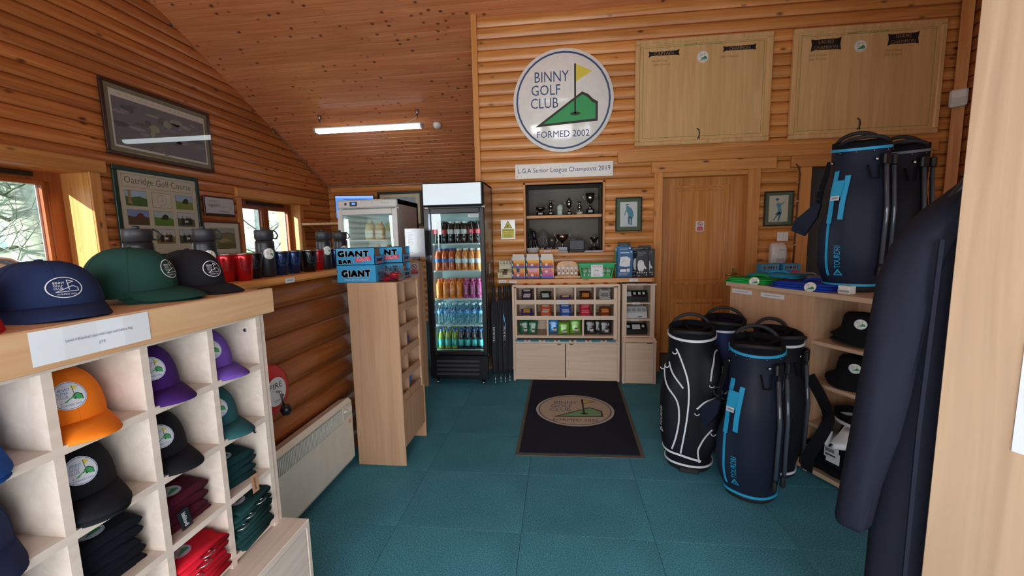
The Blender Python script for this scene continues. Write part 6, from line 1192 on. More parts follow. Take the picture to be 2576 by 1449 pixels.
def cart_bag(name, label, loc, rz, cloth, trim, rot=None):
    S = Bag(.132, .125, .84, [(-10, 70, .36, .30, .034), (62, 30, .60, .12, .050), (58, 26, .28, .14, .050), (-58, 30, .36, .27, .040), (62, 50, .1, .5, .008)], .9)
    t = T('golf_bag', label, 'golf bag', loc, rz, None, rot); S.mesh(cloth).build('body', t); bag_top(t, S, cloth, trim)
    b = MB(); N = 40; b.loft([[tuple(Vector((p.x*f, p.y*f, z_))) for p in [S.p(360*k/N, .04) for k in range(N)]] for f, z_ in ((.93, .0), (1.0, .008), (1.02, .05), (.99, .062))], rubber); b.build('base', t)
    MB().bbox(-.055, .055, -.135, -.10, .0, .03, rubber, .005).build('base_foot', t)
    b = MB(); S.ring(b, .028+.02, .012, trim, .012); S.strip(b, [(-80, .125), (-40, .115), (0, .10), (25, .085)], .012, trim, .006); b.build('base_piping', t)
    for pts in ([(-40, .755), (-26, .70), (-10, .60), (-5, .50), (-7, .36), (-13, .22), (-19, .12)], [(-72, .64), (-45, .54), (-26, .45), (-22, .34), (-27, .22), (-35, .14)], [(-55, .665), (-35, .60), (-16, .53)], [(33, .585), (38, .67), (50, .725), (66, .745), (80, .74)], [(10, .415), (24, .455), (42, .475), (62, .48)], [(36, .30), (22, .21), (16, .15), (22, .075)]):
        b = MB(); S.strip(b, pts, .009, trim, .005, .004); b.build('zip', t)
        p = S.p(pts[0][0], pts[0][1]-.02, .014); q = MB(); q.tube([tuple(p+Vector((.012*math.cos(a), -.004, .012*math.sin(a)))) for a in [PI+PI*k/8 for k in range(9)]], .003, whitetrim, 5); q.build('zip_pull', t)
    b = MB(); S.printed(b, [('t', 'TOURDRI', .03, 0, .125, .017, paper, 0)]+brandmark(-.052, .024, paper), -56, .30); S.printed(b, brandmark(0, .034, C('b8bcc4')), 62, .645, .006); b.build('lettering', t)
    b = MB(); P_ = [S.p(a, z, o) for a, z, o in ((95, .76, .01), (100, .6, .05), (108, .42, .05), (112, .25, .02))]; b.ribbon(P_, [(.9, -.3, .1)]*4, .04, .008, blackc); b.build('shoulder_strap', t)
    return t, S
def stand_bag(name, label, loc, rz, cloth, trim, rot=None, legs=True, fat=True, H_=.84):
    S = Bag(.128, .118, H_, [(-14, 56, .35, .28, .058), (-72, 30, .24, .18, .045), (80, 30, .30, .22, .022)], .92)
    t = T('golf_bag', label, 'golf bag', loc, rz, None, rot); S.mesh(cloth, .02).build('body', t); bag_top(t, S, cloth, trim)
    b = MB(); N = 40; b.loft([[tuple(Vector((p.x*f, p.y*f, z_))) for p in [S.p(360*k/N, .03) for k in range(N)]] for f, z_ in ((.92, .0), (.99, .006), (1.01, .022), (1.0, .03))], rubber); b.build('base', t)
    b = MB(); S.ring(b, .040, .013, trim, .006); b.build('base_piping', t)
    b = MB(); S.strip(b, [(-48, .665), (-46, .60), (-44, .50), (-43, .38)], .022, trim, .008, .006); S.strip(b, [(-43, .39), (-43, .25), (-45, .09)], .010, trim, .008, .006); b.build('long_zip', t)
    if fat: b = MB(); S.strip(b, [(-24, .635), (-25, .56), (-27, .46), (-28, .40)], .024, trim, .010, .006); b.build('pocket_zip', t)
    b = MB(); P_ = [S.p(a, z, .022) for a, z in ((-35, .61), (-36, .52))]; b.ribbon(P_, [(-.6, -.8, .1)]*2, .05, .002, trim); q = S.p(-45, .535, .0245); b.build('swing_tag', t)
    b = MB(); S.printed(b, [('p', rect(-.012, .012, -.014, .014), paper, 0), ('p', rect(-.006, .006, -.01, .01), C('9aa0a6'), 1)], -36, .515, .026); b.build('barcode', t)
    b = MB(); S.printed(b, [('t', 'TOURDRI', .035, 0, .125, .020, trim, 0)]+brandmark(-.05, .028, trim), -30, .16, .006); b.build('lettering', t)
    for th_ in (-70, 22):
        q = S.p(th_, H_-.085, .006); b = MB(); b.lathe([(.009, 0), (.009, .006), (.006, .008), (0, .008)], steel, 10, c=(0, 0, 0)); b.build('ring_stud', t, loc=q, rot=(R(90), 0, R(th_)))
    for k in range(6):
        q = S.p(-80+32*k, H_-.030, .006); MB().lathe([(.004, 0), (.003, .003), (0, .003)], steel, 6).build('rivet', t, loc=q, rot=(R(90), 0, R(-80+32*k)))
    if legs:
        for th_ in (38, 68):
            b = MB(); P_ = [S.p(th_, z, .018) for z in (H_-.08, .62, .38, .13)]; b.tube([tuple(p) for p in P_], .008, mat('leg_alloy', '#2c3038', .3, .4), 8)
            b.build('stand_leg', t); b = MB(); P_ = [S.p(th_, z, .019) for z in (.68, .45, .16)]; b.tube([tuple(p) for p in P_], .011, mat('wrap_plastic', '#5a626e', .12, .3), 7); b.build('leg_wrap', t)
            q = S.p(th_, H_-.09, .02); MB().bbox(-.022, .022, -.012, .012, -.03, .03, black, .006).build('leg_hinge', t, loc=q, rot=(0, 0, R(th_))); q = S.p(th_, .12, .02); MB().lathe([(.006, -.03), (.014, -.02), (.010, .02), (.008, .03)], rubber, 8).build('leg_foot', t, loc=q)
    b = MB(); pts = [S.p(-82, H_-.07, .012), S.p(-86, .66, .02), S.p(-90, .55, .045), S.p(-92, .48, .045)]; b.ribbon(pts, [(-.7, -.7, 0)]*4, [.02, .028, .03, .03], .006, blackc); b.build('strap_web', t)
    q = S.p(-90, .55, .05); b = MB(); b.tube([tuple(q+Vector((.022*math.cos(a), -.0, .026*math.sin(a)))) for a in [2*PI*k/14 for k in range(14)]], .005, rubber, 6, True); b.build('strap_buckle', t)
    b = MB(); pts = [S.p(-92, .50, .045), S.p(-95, .44, .07), S.p(-100, .38, .11), S.p(-103, .33, .13)]; b.ribbon(pts, [(-.55, -.83, 0)]*4, [.03, .075, .10, .085], .016, cloth); b.build('shoulder_pad', t)
    b = MB(); b.tube([tuple(S.p(a, z, .012)) for a, z in ((5, H_-.12), (10, H_-.19), (24, H_-.19), (26, H_-.12))], .005, blackc, 5); b.build('towel_loop', t)
    return t, S
cart_bag('a', 'black golf bag with curved white zips standing at the left on the carpet', (.80, 2.555, 0), R(-14), blackbag, whitetrim)
stand_bag('b', 'navy golf bag with bright blue trim standing in front on the carpet', (1.045, 2.27, 0), R(-20), navybag, cyan, H_=.83)
t3, _ = cart_bag('c', 'navy golf bag with white rim standing behind the two front bags', (1.075, 2.80, 0), R(-24), mat('royal_cloth', '#1b2a5c', .55, bump=.25, bscale=240), whitetrim)
stand_bag('d', 'black golf bag with white rim leaning against the angled cabinet', (1.275, 2.52, 0), R(8), blackbag, whitetrim, H_=.82)
tb_, _ = stand_bag('e', 'navy golf bag with bright blue trim standing on the angled cabinet', RCP(.63, .235, CT), R(-24), navybag, cyan, H_=.80)
stand_bag('f', 'black golf bag standing behind the navy one on the angled cabinet', RCP(.60, .60, CT), R(-30), blackbag, C('6a6e76'), H_=.80)

# loose black carry strap hanging from the rear bag over the shelves
b = MB(); pts = catmull([(1.40, 2.42, .62), (1.43, 2.33, .50), (1.41, 2.25, .44), (1.36, 2.22, .36), (1.32, 2.24, .24), (1.33, 2.27, .14)], 5); b.ribbon(pts, [(-.8, -.6, .1)]*len(pts), .055, .012, blackc)
tag(b.build('carry_strap'), 'thick black carry strap hanging in front of the lower shelves', 'strap')

# ================================================================== HANGING RAIL UNIT AND JACKET, NEAREST ON THE RIGHT
ru = T('rail_unit', 'pale oak end panel of the clothes rail unit at the right edge', 'clothes rail', (.775, .905, 0), R(-67.1)); 
MB().bbox(0, .75, 0, .022, 0, 2.7, panelZ, .0015).build('end_panel', ru)
MB().tube([(.03, .011, 1.86), (.03, .9, 1.86)], .012, steel, 10).build('rail', ru); MB().box(.0, .75, .022, .9, 2.0, 2.022, panelZ).build('top_board', ru); MB().box(.0, .75, .88, .9, 0, 2.7, panelZ).build('far_panel', ru)
q = MB().box(0, .14, -.0015, 0, 0, .20, paper); q.flat([('p', rect(.05, .12, .14, .15), C('9ca0a6'), 0)], lambda u, v, l: (u, -.002, v)); 
tag(q.build('paper_notice', loc=(.775+.389*.108-.921*.0005, .905-.921*.108-.389*.0005, 1.018), rot=(0, 0, R(-67.1))), 'white paper notice taped to the oak end panel', 'notice')
jm = mat('jacket_navy', '#181b28', .8, bump=.25, bscale=500, sheen=.25)
jk = T('navy_jacket', 'dark navy jacket hanging from the rail beside the oak end panel', 'jacket', (.80, 1.0, 0), R(-8))
def loft_path(b, secs, m, n=18, p=1.0):
    """secs: (cx, cy, z, rx, ry, tilt)"""
    rg = []
    for cx, cy, z, rx, ry, tl_ in secs: rg.append([(cx+rx*math.copysign(abs(math.cos(a))**p, math.cos(a)), cy+ry*math.sin(a)*(1+.16*math.sin(4*a+z*11)+.08*math.sin(7*a-z*17)), z+tl_*rx*math.cos(a)) for a in [2*PI*k/n for k in range(n)]])
    b.loft(rg, m)
b = MB(); loft_path(b, [(.11, .0, .30, .175, .075, 0), (.11, 0, .5, .17, .078, 0), (.11, 0, .72, .165, .075, 0), (.12, 0, .95, .155, .075, 0), (.125, 0, 1.15, .145, .07, 0), (.135, 0, 1.32, .145, .065, 0), (.145, 0, 1.43, .135, .05, .05), (.16, 0, 1.52, .11, .045, .15), (.17, 0, 1.62, .075, .04, .2), (.18, 0, 1.70, .05, .04, 0)], jm, 30); b.build('body', jk)
b = MB(); loft_path(b, [(-.112, -.03, .735, .030, .030, 0), (-.110, -.03, .75, .034, .034, 0), (-.100, -.03, .85, .036, .036, 0), (-.082, -.03, .96, .042, .040, .1), (-.072, -.028, 1.06, .046, .044, .1), (-.058, -.02, 1.16, .048, .046, .15), (-.045, -.012, 1.25, .050, .048, .2), (-.030, -.004, 1.33, .054, .048, .35), (-.002, 0, 1.42, .058, .046, .6), (.035, 0, 1.49, .055, .04, .8), (.075, 0, 1.53, .04, .03, .9)], jm, 20); b.build('sleeve', jk)
b = MB(); b.tube([(.03, 0, 1.47), (.10, 0, 1.58), (.17, 0, 1.66), (.24, 0, 1.58), (.30, 0, 1.50)], .012, black, 8); b.tube([(.17, 0, 1.66), (.17, 0, 1.80), (.165, .01, 1.865), (.15, .0, 1.885), (.14, .0, 1.87)], .004, steel, 6); b.build('hanger', jk)
b = MB(); b.ribbon([(-.02, -.074, 1.40), (-.03, -.078, 1.0), (-.03, -.08, .6), (-.03, -.079, .31)], [(0, -1, 0)]*4, .008, .004, jm); b.build('zip_placket', jk)

# ================================================================== CAP DISPLAY, NEAREST ON THE LEFT
cu_ = T('cap_display', 'pale pigeonhole cabinet of caps and beanies in the left foreground', 'cabinet', (0, 0, 0)); FX, BXk = -.97, -1.325
hor = [.475, .654, .836, 1.016]; vert = [-.105, .089, .275, .461, .647, .834, 1.020, 1.206]
MB().box(BXk-.012, BXk, -.10, 1.245, .0, 1.2, beechY).build('back_panel', cu_)
for y_ in vert: MB().box(BXk, FX, y_, y_+.018, .462, 1.185, beechY).build('divider', cu_)
MB().bbox(BXk, FX-.004, 1.2255, 1.247, .0, 1.195, beechY, .001).build('side_panel', cu_)
for z_ in hor:
    for a, c_ in zip(vert, vert[1:]): MB().box(BXk, FX, a+.018, c_, z_, z_+.018, beechY).build('shelf', cu_)
MB().box(BXk, FX, -.1, 1.225, 1.185, 1.197, beechY).build('top_panel', cu_)
for z_ in (1.145, .80):
    q = MB(); q.x = Matrix.Rotation(PI/2, 4, 'X'); q.lathe([(.006, 0), (.005, .002), (.003, .002), (0, .001)], steel, 12); q.build('screw_cap', cu_, loc=(-1.01, 1.2055, z_))
tp = MB().bbox(BXk-.01, FX+.012, -.12, 1.262, 1.252, 1.272, fascia, .002); tp.build('top_board', cu_)
MB().bbox(FX+.006, FX+.028, -.12, 1.262, 1.196, 1.276, fascia, .003).build('front_rail', cu_)
MB().bbox(BXk, -.876, -.12, 1.252, .437, .462, beechY, .002).build('lower_ledge', cu_); MB().box(BXk, -.90, 1.235, 1.250, 0, .437, beechY).build('side_panel', cu_)
for a in (-.1, .345, .79): MB().bbox(-.898, -.880, a+.004, a+.443, .03, .432, beechY, .001).build('door', cu_)
MB().bbox(-.90, -.878, 1.238, 1.254, 0, .437, beechY, .001).build('stile', cu_)
nt_ = MB(); rg = []
pts = [(.620, 0), (.67, .0015), (.73, .0005), (.78, .002), (.838, .0005)]
nt_.add([(FX+.0285+d_+(.0006 if z_ < 1.25 else 0), y_, z_+.00*y_) for y_, d_ in pts for z_ in (1.208, 1.272)], [(2*i, 2*i+2, 2*i+3, 2*i+1) for i in range(4)], paper)
nt_.flat([('t', 'Level 4 Baseball caps with logo and Saltire flag', .735, 1.243, .125, .0072, C('6c7684'), 1), ('t', '£15', .735, 1.228, .012, .0065, C('6c7684'), 1)], lambda u, v, l: (FX+.0312+.0003*l, u, v))
tag(nt_.build('price_notice'), 'white paper price notice taped to the cap cabinet rail', 'notice')

# caps ---------------------------------------------------------------
def cap_surf(th_, f, s=1, wf=.88):
    """th: degrees (0 = front), f: 0 hem .. 1 crown top"""
    a = R(th_); front = max(0, math.cos(a))
    r = math.cos(f*PI/2)**(.62+.12*(1-front)); z = .122*math.sin(f*PI/2)**(1.05-.12*front)
    return Vector((.100*r*math.cos(a)*s, .100*wf*r*math.sin(a)*s, z*s))
def cap_surf_z(th_, z, off=0, s=1, wf=.88):
    lo, hi = 0, 1
    for _ in range(14):
        mid = (lo+hi)/2
        if cap_surf(th_, mid, s, wf).z < z: lo = mid
        else: hi = mid
    p = cap_surf(th_, lo, s, wf); n = Vector((p.x, p.y, p.z*.35)).normalized(); return p+n*off
capmesh = {}
def cap_parts(style, wf=.88):
    k = (style, wf)
    if k in capmesh: return capmesh[k]
    cmat = None
    return None
def cap(label, colname, colr, loc, rz, style='patch', pitch=0, wf=.84, s=1, group='caps in the pigeonholes', roll=0, badge=True, zb=.066, inks=None, thb=0):
    m_ = mat('cap_'+colname, colr, .85, bump=.25, bscale=600, sheen=.2)
    t = T('baseball_cap', label, 'cap', loc, rz, group, rot=(R(roll), R(pitch), rz))
    N, M_ = 36, 12; b = MB(); b.loft([[tuple(cap_surf(360*k/N, f/M_, s, wf)) for k in range(N)] for f in range(M_+1)], m_, cap=False); b.build('crown', t)
    b = MB(); n = 16; rows_ = 6; top = []; 
    for j in range(rows_+1):
        q = j/rows_
        for i in range(n+1):
            a = R(-68+136*i/n); inn = Vector((.0985*math.cos(a), .0985*wf*math.sin(a), 0)); out_ = .080*math.cos(a*1.15)**.55 if abs(a*1.15) < PI/2 else 0
            x = inn.x+q*out_; y = inn.y*(1-.0*q); z_ = .006-.20*y*y/.09*q-.024*q*q*out_/.08-.25*y*y/.1*.3; top.append((x*s, y*s, z_*s))
    n1 = n+1; K = len(top); bot = [(x, y, z_-.0028) for x, y, z_ in top]; fs = [(j*n1+i, (j+1)*n1+i, (j+1)*n1+i+1, j*n1+i+1) for j in range(rows_) for i in range(n)]
    fs2 = [tuple(K+q for q in f[::-1]) for f in fs]; ed = [rows_*n1+i for i in range(n1)]; fs3 = [(ed[i], K+ed[i], K+ed[i+1], ed[i+1]) for i in range(n)]
    b.add(top+bot, fs+fs2+fs3, m_, True); b.build('peak', t)
    b = MB(); b.lathe([(.0075*s, 0), (.006*s, .004*s), (0, .005*s)], m_, 10, c=(0, 0, .1215*s)); b.build('button', t)
    b = MB()
    for a in (0, 60, 120, 180, 240, 300): b.tube([tuple(cap_surf(a, f/8, s*1.003, wf)) for f in range(9)], .0007*s, m_, 4)
    b.build('seams', t)
    if badge:
        f = MB(); fn = lambda u, v, l: cap_surf_z(thb+math.degrees(u/(.092*s*(wf if thb else .9))), zb*s+v, .0015+.0006*l, s, wf)
        f.flat(scale2(logo(1, dense=True, disc=C('dfe4ee', .7), ink=mat('badge_ink', '#4a78b8', .7)), .030*s) if style == 'patch' else logo_line(.028*s, inks or C('dfe3e8', .7)), fn); f.build('club_badge', t)
    return t
A0, A1 = .743, .936; cA, cB, cC, c0 = .7495, .936, 1.122, .563
xcap = -1.098
cap('orange cap with round club badge, top row of the pigeonholes', 'orange', '#f2801c', (xcap, cA-.004, 1.052), R(-12), thb=-6, s=.94)
cap('dark purple cap with round club badge, top row of the pigeonholes', 'purple', '#3f1d66', (xcap, cB-.004, 1.052), R(-10), wf=.82, thb=-14, s=.94)
cap('light purple cap with round club badge, top right pigeonhole', 'lilac', '#6a4aa8', (xcap, cC-.006, 1.052), R(-8), wf=.82, thb=-20, s=.94)
cap('black cap with club badge, second row under the orange cap', 'black', '#15161c', (xcap, cA-.004, .886), R(-12), thb=-6, s=.94)
cap('second black cap nested beneath the badged black cap', 'black', '#15161c', (xcap-.004, cA-.004, .874), R(-12), badge=False, s=.94)
cap('black cap with club badge, second row under the dark purple cap', 'black', '#15161c', (xcap, cB-.004, .872), R(-10), wf=.82, thb=-14, s=.94)
cap('dark teal cap with club badge, second row under the light purple cap', 'teal', '#27565c', (xcap, cC-.006, .872), R(-8), wf=.82, thb=-20, s=.94)
cap('bright blue cap in the top row at the left edge', 'blue', '#1f56ac', (xcap, c0-.004, 1.058), R(-12), badge=False, s=.94)
cap('second bright blue cap beneath the one at the left edge', 'blue', '#1f56ac', (xcap-.003, c0-.004, 1.048), R(-12), badge=False, s=.94)
cap('navy cap in the second row at the left edge', 'navyc', '#232f52', (xcap, c0-.004, .874), R(-12), badge=False, s=.94)
cap('dark purple cap in the third row at the left edge', 'plum', '#3a2c5c', (xcap, c0-.004, .69), R(-12), badge=False, s=.94)
# beanies and towels
def beanies(cells_y, z_, n, colname, colr, lab, badge=True, group=None):
    m_ = mat('knit_'+colname, colr, .95, bump=.6, bscale=700, sheen=.2)
    for k in range(n):
        t = T('beanie', ('topmost ' if k == n-1 else ('bottom ' if k == 0 else ('second lowest ', 'third lowest ', 'fourth lowest ')[k-1]))+lab, 'beanie', (-1.115, cells_y, z_+.001+.0245*k), R(-6+5*math.sin(k*2.1+cells_y*9)), group or lab, rot=(0, R(7), R(-6+5*math.sin(k*2.1+cells_y*9))))
        b = MB(); rg = []
        for i in range(11):
            q = i/10; x = -.105+.215*q; hw = .073*(1-abs(2*q-1)**5*.35); hh = .0145*(1 if 0 < i < 10 else .45)*(1+.06*math.sin(i*2+k))
            rg.append([(x, hw*math.copysign(abs(math.cos(a))**.7, math.cos(a)), .014+hh*math.sin(a)) for a in [2*PI*j/16 for j in range(16)]])
        b.loft(rg, m_); b.build('knit', t)
        b = MB(); b.loft([[(x_, .0745*math.copysign(abs(math.cos(a))**.7, math.cos(a)), .0145+.0155*math.sin(a)) for a in [2*PI*j/16 for j in range(16)]] for x_ in (.045, .05, .1, .108)], m_); b.build('cuff', t)
        if k == n-1 and badge: f = MB(); f.flat(scale2(logo(1, dense=True, disc=C('c9d2de', .7), ink=mat('badge_ink', '#4a78b8', .7)), .027), lambda u, v, l: (.072-v*.92, u-.012, .0307+.0006*l)); f.build('club_badge', t)
beanies(cA, .673, 5, 'navy', '#10141f', 'black knitted beanie in the stack beneath the black caps'); beanies(cB, .673, 4, 'maroon', '#4c1428', 'maroon knitted beanie in the third-row stack'); beanies(cC, .673, 4, 'green', '#12373a', 'dark green knitted beanie in the right-hand stack'); beanies(cA, .494, 4, 'navy2', '#171d30', 'navy knitted beanie in the bottom row', False)
lb = MB().box(-.0135, .0135, -.0008, .0008, -.032, .032, black); lb.flat([('t', 'Beechfield', 0, .0, .045, .010, paper, 1)], lambda u, v, l: (v, -.0012, u)); tag(lb.build('hang_tag', loc=(-.985, cB-.03, .705), rot=(R(10), R(-14), R(75))), 'small black hang tag with white lettering on the maroon beanies', 'tag')
lb = MB().box(-.011, .011, -.0008, .0008, -.03, .03, cardb); lb.flat([('t', 'Beechfield', 0, .0, .04, .007, blackink, 1)], lambda u, v, l: (v, -.0012, u)); tag(lb.build('hang_tag', loc=(-.962, cC+.005, .668), rot=(R(0), R(-4), R(80))), 'brown card hang tag on the dark green beanies', 'tag')
def towels(y_, z_, n, colname, colr, lab, badge=True):
    m_ = mat('towel_'+colname, colr, .95, bump=.7, bscale=500, sheen=.3)
    for k in range(n):
        a0 = 5*math.sin(k*1.7+y_*7); t = T('golf_towel', ('topmost ' if k == n-1 else ('bottom ' if k == 0 else ('second', 'third', 'fourth', 'fifth', 'sixth', 'seventh')[k-1]+' from the bottom, ')) + lab, 'towel', (-1.085, y_, z_+.001+.0165*k), 0, lab, rot=(0, R(6), R(a0)))
        b = MB(); rg = []
        for i in range(15):
            q = i/14; x = -.12+.24*q; wv = .005*math.sin(i*2.3+k*1.3); rg.append([(x, -.070+wv, .002), (x, -.074+wv, .0075), (x, -.07+wv, .013), (x, .0, .0145+.001*math.sin(i)), (x, .07+wv, .013), (x, .074+wv, .0075), (x, .07+wv, .002), (x, 0, .001)])
        b.loft(rg, m_); b.build('cloth', t)
        if k >= n-3:
            c_ = MB(); o = Vector((.128, .035-.03*(n-k), .004)); c_.tube([tuple(o+Vector((.012*math.cos(a)*1.2, .017*math.sin(a), .006*math.cos(a)))) for a in [2*PI*j/14 for j in range(14)]], .0022, steel, 6, True); c_.build('clip', t)
        if k == n-1 and badge: f = MB(); f.flat(scale2(logo(1, dense=True, disc=C('c9b6cc', .7), ink=mat('badge_ink2', '#7a74a8', .7)), .027), lambda u, v, l: (.065-v*.92, u-.02, .0158+.0006*l)); f.build('club_badge', t)
towels(cB, .494, 7, 'red', '#d01a30', 'red golf towel with metal clip'); towels(cC, .494, 8, 'green', '#16393a', 'dark green golf towel with metal clip')
# big caps on the top board
TZ = 1.274
q1 = cap('navy cap with white line badge on top of the cap cabinet', 'navytop', '#24335a', (-1.155, .80, TZ+.020), R(-22), 'line', wf=.92, s=1.05, group='caps on top of the cap cabinet', zb=.052, thb=6)
q2 = cap('second navy cap underneath the navy badged cap', 'navytop', '#24335a', (-1.165, .795, TZ+.008), R(-22), 'line', wf=.92, s=1.04, group='caps on top of the cap cabinet', badge=False)
q3 = cap('upper dark green cap with white line badge on top of the cap cabinet', 'greentop', '#1c4038', (-1.17, 1.005, TZ+.032), R(14), 'line', pitch=2, wf=.9, s=1.05, group='caps on top of the cap cabinet', zb=.060, thb=2)
q4 = cap('lower dark green cap nested under the upper green one', 'greentop', '#1c4038', (-1.18, 1.0, TZ+.014), R(14), 'line', wf=.9, s=1.04, group='caps on top of the cap cabinet', badge=False)
tb2 = cap('black cap with white line badge at the right end of the cap cabinet', 'blacktop', '#1d1e24', (-1.165, 1.185, TZ+.022), R(-4), 'line', wf=.84, s=1.0, group='caps on top of the cap cabinet', zb=.056, thb=-4)
q = MB(); q.flat([ringm(0, 0, .011, .0122, C('b8bcc4', .6), 0, 18), ('t', 'V', 0, 0, .011, .009, paper, 0)], lambda u, v, l: (.155+v, .03+u, -.012-.35*v)); q.build('peak_badge', tb2)
cap('bright red cap at the left edge on top of the cap cabinet', 'redtop', '#c21a2c', (-1.13, .60, TZ+.020), R(-20), 'line', wf=.9, s=1.0, group='caps on top of the cap cabinet', badge=False)

for q_, k_ in ((q1, .78), (q2, .78), (q3, .88), (q4, .88), (tb2, .92)): q_.scale = (1, 1, k_)

# ================================================================== OUTSIDE THE WINDOWS
def branchy(b, p, d, L, r, depth, rnd):
    n = 4; pts = [p]; q = Vector(p); dd_ = Vector(d).normalized()
    for i in range(n): dd_ = (dd_+Vector((rnd.uniform(-.28, .28), rnd.uniform(-.28, .28), rnd.uniform(-.15, .22)))).normalized(); q = q+dd_*L/n; pts.append(tuple(q))
    b.tube(pts, [r*(1-.55*i/n) for i in range(n+1)], twig, 5)
    if depth:
        for i in range(1, n+1):
            for _ in range(2 if depth > 1 else 1):
                nd = (dd_+Vector((rnd.uniform(-1, 1), rnd.uniform(-1, 1), rnd.uniform(-.6, .7)))).normalized(); branchy(b, pts[i], nd, L*rnd.uniform(.5, .75), r*.5, depth-1, rnd)
rnd = random.Random(5); twig = speckle('twig_bark', '#6c7062', '#8d9080', 14)
tr_ = T('ivy_tree', 'large bare tree with pale ivy-covered trunk outside the near window', 'tree', (-7.4, 5.2, -.10))
b = MB(); b.tube([(0, 0, 0), (.02, .02, 1.0), (-.05, -.05, 1.9), (-.1, -.16, 2.8), (-.15, -.3, 4.0), (-.1, -.4, 5.5)], [.34, .29, .28, .28, .24, .16], bark, 12); b.build('trunk', tr_)
b = MB()
for h_, dr_ in ((2.1, (.1, -1, .3)), (2.3, (-.5, -1, .1)), (2.5, (.3, -1, .25)), (1.9, (.3, -1, -.2)), (2.8, (-.3, -1, .4)), (3.1, (.1, -1, .1)), (3.4, (-.4, .8, .4)), (2.9, (.2, 1, .4)), (4.2, (0, -1, .7)), (4.4, (.3, 1, .7))): branchy(b, (-.05, -.1, h_-.3), dr_, 1.5, .026, 3, rnd)
b.build('branches', tr_)
t2 = T('bare_tree', 'bare tree further off at the left of the near window', 'tree', (-12.5, 6.0, -.10)); b = MB(); b.tube([(0, 0, 0), (.1, .1, 1.6), (-.1, .2, 3.2), (0, .1, 4.6)], [.22, .17, .12, .06], bark, 8); b.build('trunk', t2); b = MB()
for k in range(11): a = k*2.4; branchy(b, (0, .1, 1.7+.25*k), (.5*math.cos(a), math.sin(a), .5), 1.7, .035, 3, rnd)
b.build('branches', t2)
lf = mat('leaf_green', '#a4c45a', .6)
t4 = T('leafy_sapling', 'thin leafy sapling outside the smaller window', 'tree', (-6.2, 7.9, -.10)); b = MB(); b.tube([(0, 0, 0), (.05, .05, 1.5), (0, .1, 3.4)], [.06, .045, .02], bark, 6); b.build('trunk', t4); b = MB(); l_ = MB()
for k in range(14):
    a = k*2.1; p0 = (.03, .08, 1.0+.16*k); d_ = (.4*math.cos(a), math.sin(a), .35); branchy(b, p0, d_, 1.1, .018, 1, rnd)
    for j in range(16): q = Vector(p0)+Vector(d_)*rnd.uniform(.3, 1.2)+Vector((rnd.uniform(-.25, .25), rnd.uniform(-.3, .3), rnd.uniform(-.25, .3))); u = Vector((rnd.uniform(-1, 1), rnd.uniform(-1, 1), rnd.uniform(-1, 1))).normalized()*.035; w_ = u.cross(Vector((rnd.random(), rnd.random(), 1))).normalized()*.022; l_.add([tuple(q-u), tuple(q+w_), tuple(q+u), tuple(q-w_)], [(0, 1, 2, 3)], lf)
b.build('branches', t4); l_.build('foliage', t4, kind='stuff')
for i, (x, y, s, lab) in enumerate(((-16, 12, 1.6, 'pale green hedge bush across the lawn, beyond the ivy tree'), (-19, 18.5, 2.0, 'rounded pale hedge bush seen through the smaller window'), (-18, 8, 1.5, 'low hedge bush far left beyond the parked car'))):
    b = MB(); rg = []
    for k in range(9):
        f = k/8*PI; rg.append([(s*math.sin(f)*math.cos(a)*(1+.15*math.sin(4*a+k)), s*1.5*math.sin(f)*math.sin(a)*(1+.12*math.sin(5*a+2*k)), s*.5-s*.5*math.cos(f)) for a in [2*PI*j/20 for j in range(20)]])
    b.loft(rg, speckle('hedge%d' % i, '#8fae5c', '#bccb7c', 6)); tag(b.build('hedge_bush', loc=(x, y, -.12)), lab, 'bush')
yb = MB().box(-.6, .6, -3.4, 3.4, 0, .55, mat('gorse_yellow', '#e2d23c', .8)); 
rg = []; yb = MB()
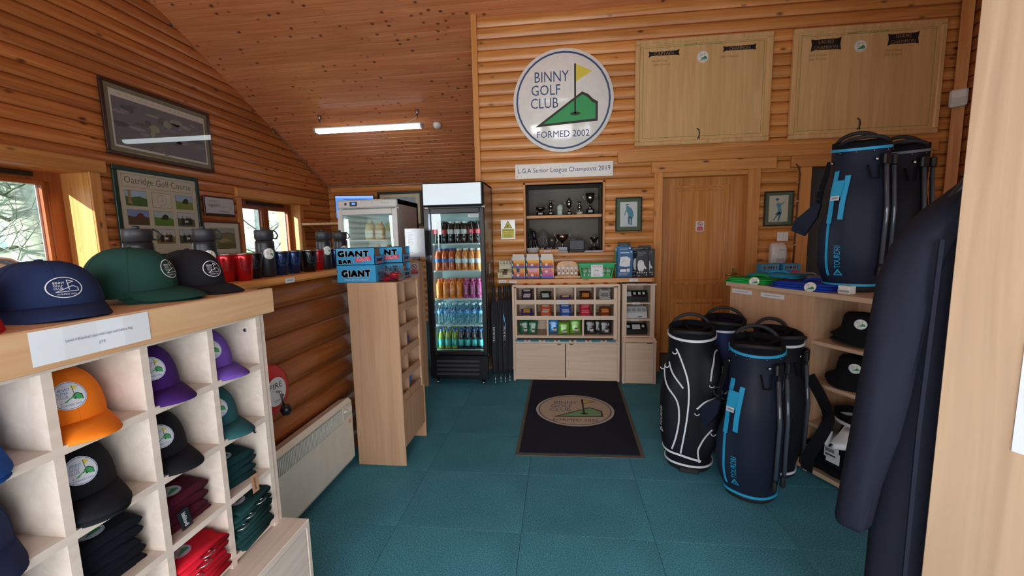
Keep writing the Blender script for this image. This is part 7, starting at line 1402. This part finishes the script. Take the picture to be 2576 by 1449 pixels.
for k in range(12): rg.append([(.5*math.cos(a)*(1+.2*math.sin(k*2+a*3)), -3+6*k/11, .35+.35*math.sin(a)*(1+.25*math.sin(k*1.3))) for a in [2*PI*j/12 for j in range(12)]])
yb.loft(rg, mat('gorse_yellow', '#e2d23c', .8)); tag(yb.build('gorse_hedge', loc=(-12.5, 9.0, -.08)), 'yellow flowering hedge beyond the ivy tree', 'hedge')
# parked car
car = T('parked_car', 'silver parked car outside the near window', 'car', (-5.35, 2.25, -.08), R(90)); sil = mat('car_silver', '#c4c9d2', .25, .5, coat=.5); cg = mat('car_glass', '#49656c', .05, spec=.8)
prof = [(-2.1, .30), (-2.15, .75), (-1.95, .95), (-1.5, 1.0), (-1.0, 1.42), (-.55, 1.5), (.4, 1.5), (.75, 1.42), (1.35, 1.02), (2.0, .88), (2.2, .65), (2.18, .30)]
b = MB(); b.loft([[(x, y_*(.86 if z_ > 1.1 else 1), z_) for x, z_ in prof] for y_ in (-.82, -.78, .78, .82)], sil, smooth=False); b.build('body', car)
for s in (-1, 1):
    b = MB(); b.prism([(-1.25, s*.835*.98, 1.02), (-.9, s*.725, 1.37), (.55, s*.725, 1.40), (1.12, s*.835*.98, 1.03)], (0, s*.012, 0), cg); b.build('side_window', car)
    b = MB(); b.tube([(-1.35, s*.83, 1.01), (-.95, s*.735, 1.42), (-.5, s*.72, 1.49), (.4, s*.72, 1.49), (.75, s*.735, 1.42), (1.32, s*.83, 1.02)], .022, mat('car_trim', '#dfe3ea', .2, .6), 6); b.build('roof_rail', car)
    for x in (-1.35, 1.4): q = MB(); q.x = Matrix.Translation((x, s*.78, .32)) @ Matrix.Rotation(PI/2, 4, 'X'); q.lathe([(.32, -.1), (.33, -.08), (.33, .08), (.32, .1)], rubber, 20); q.lathe([(.19, -.105), (.19, .105)], steel, 12); q.build('wheel', car)
b = MB(); b.prism([(1.28, -.70, 1.06), (.80, -.62, 1.40), (.80, .62, 1.40), (1.28, .70, 1.06)], (.012, 0, .012), cg); b.build('windscreen', car)
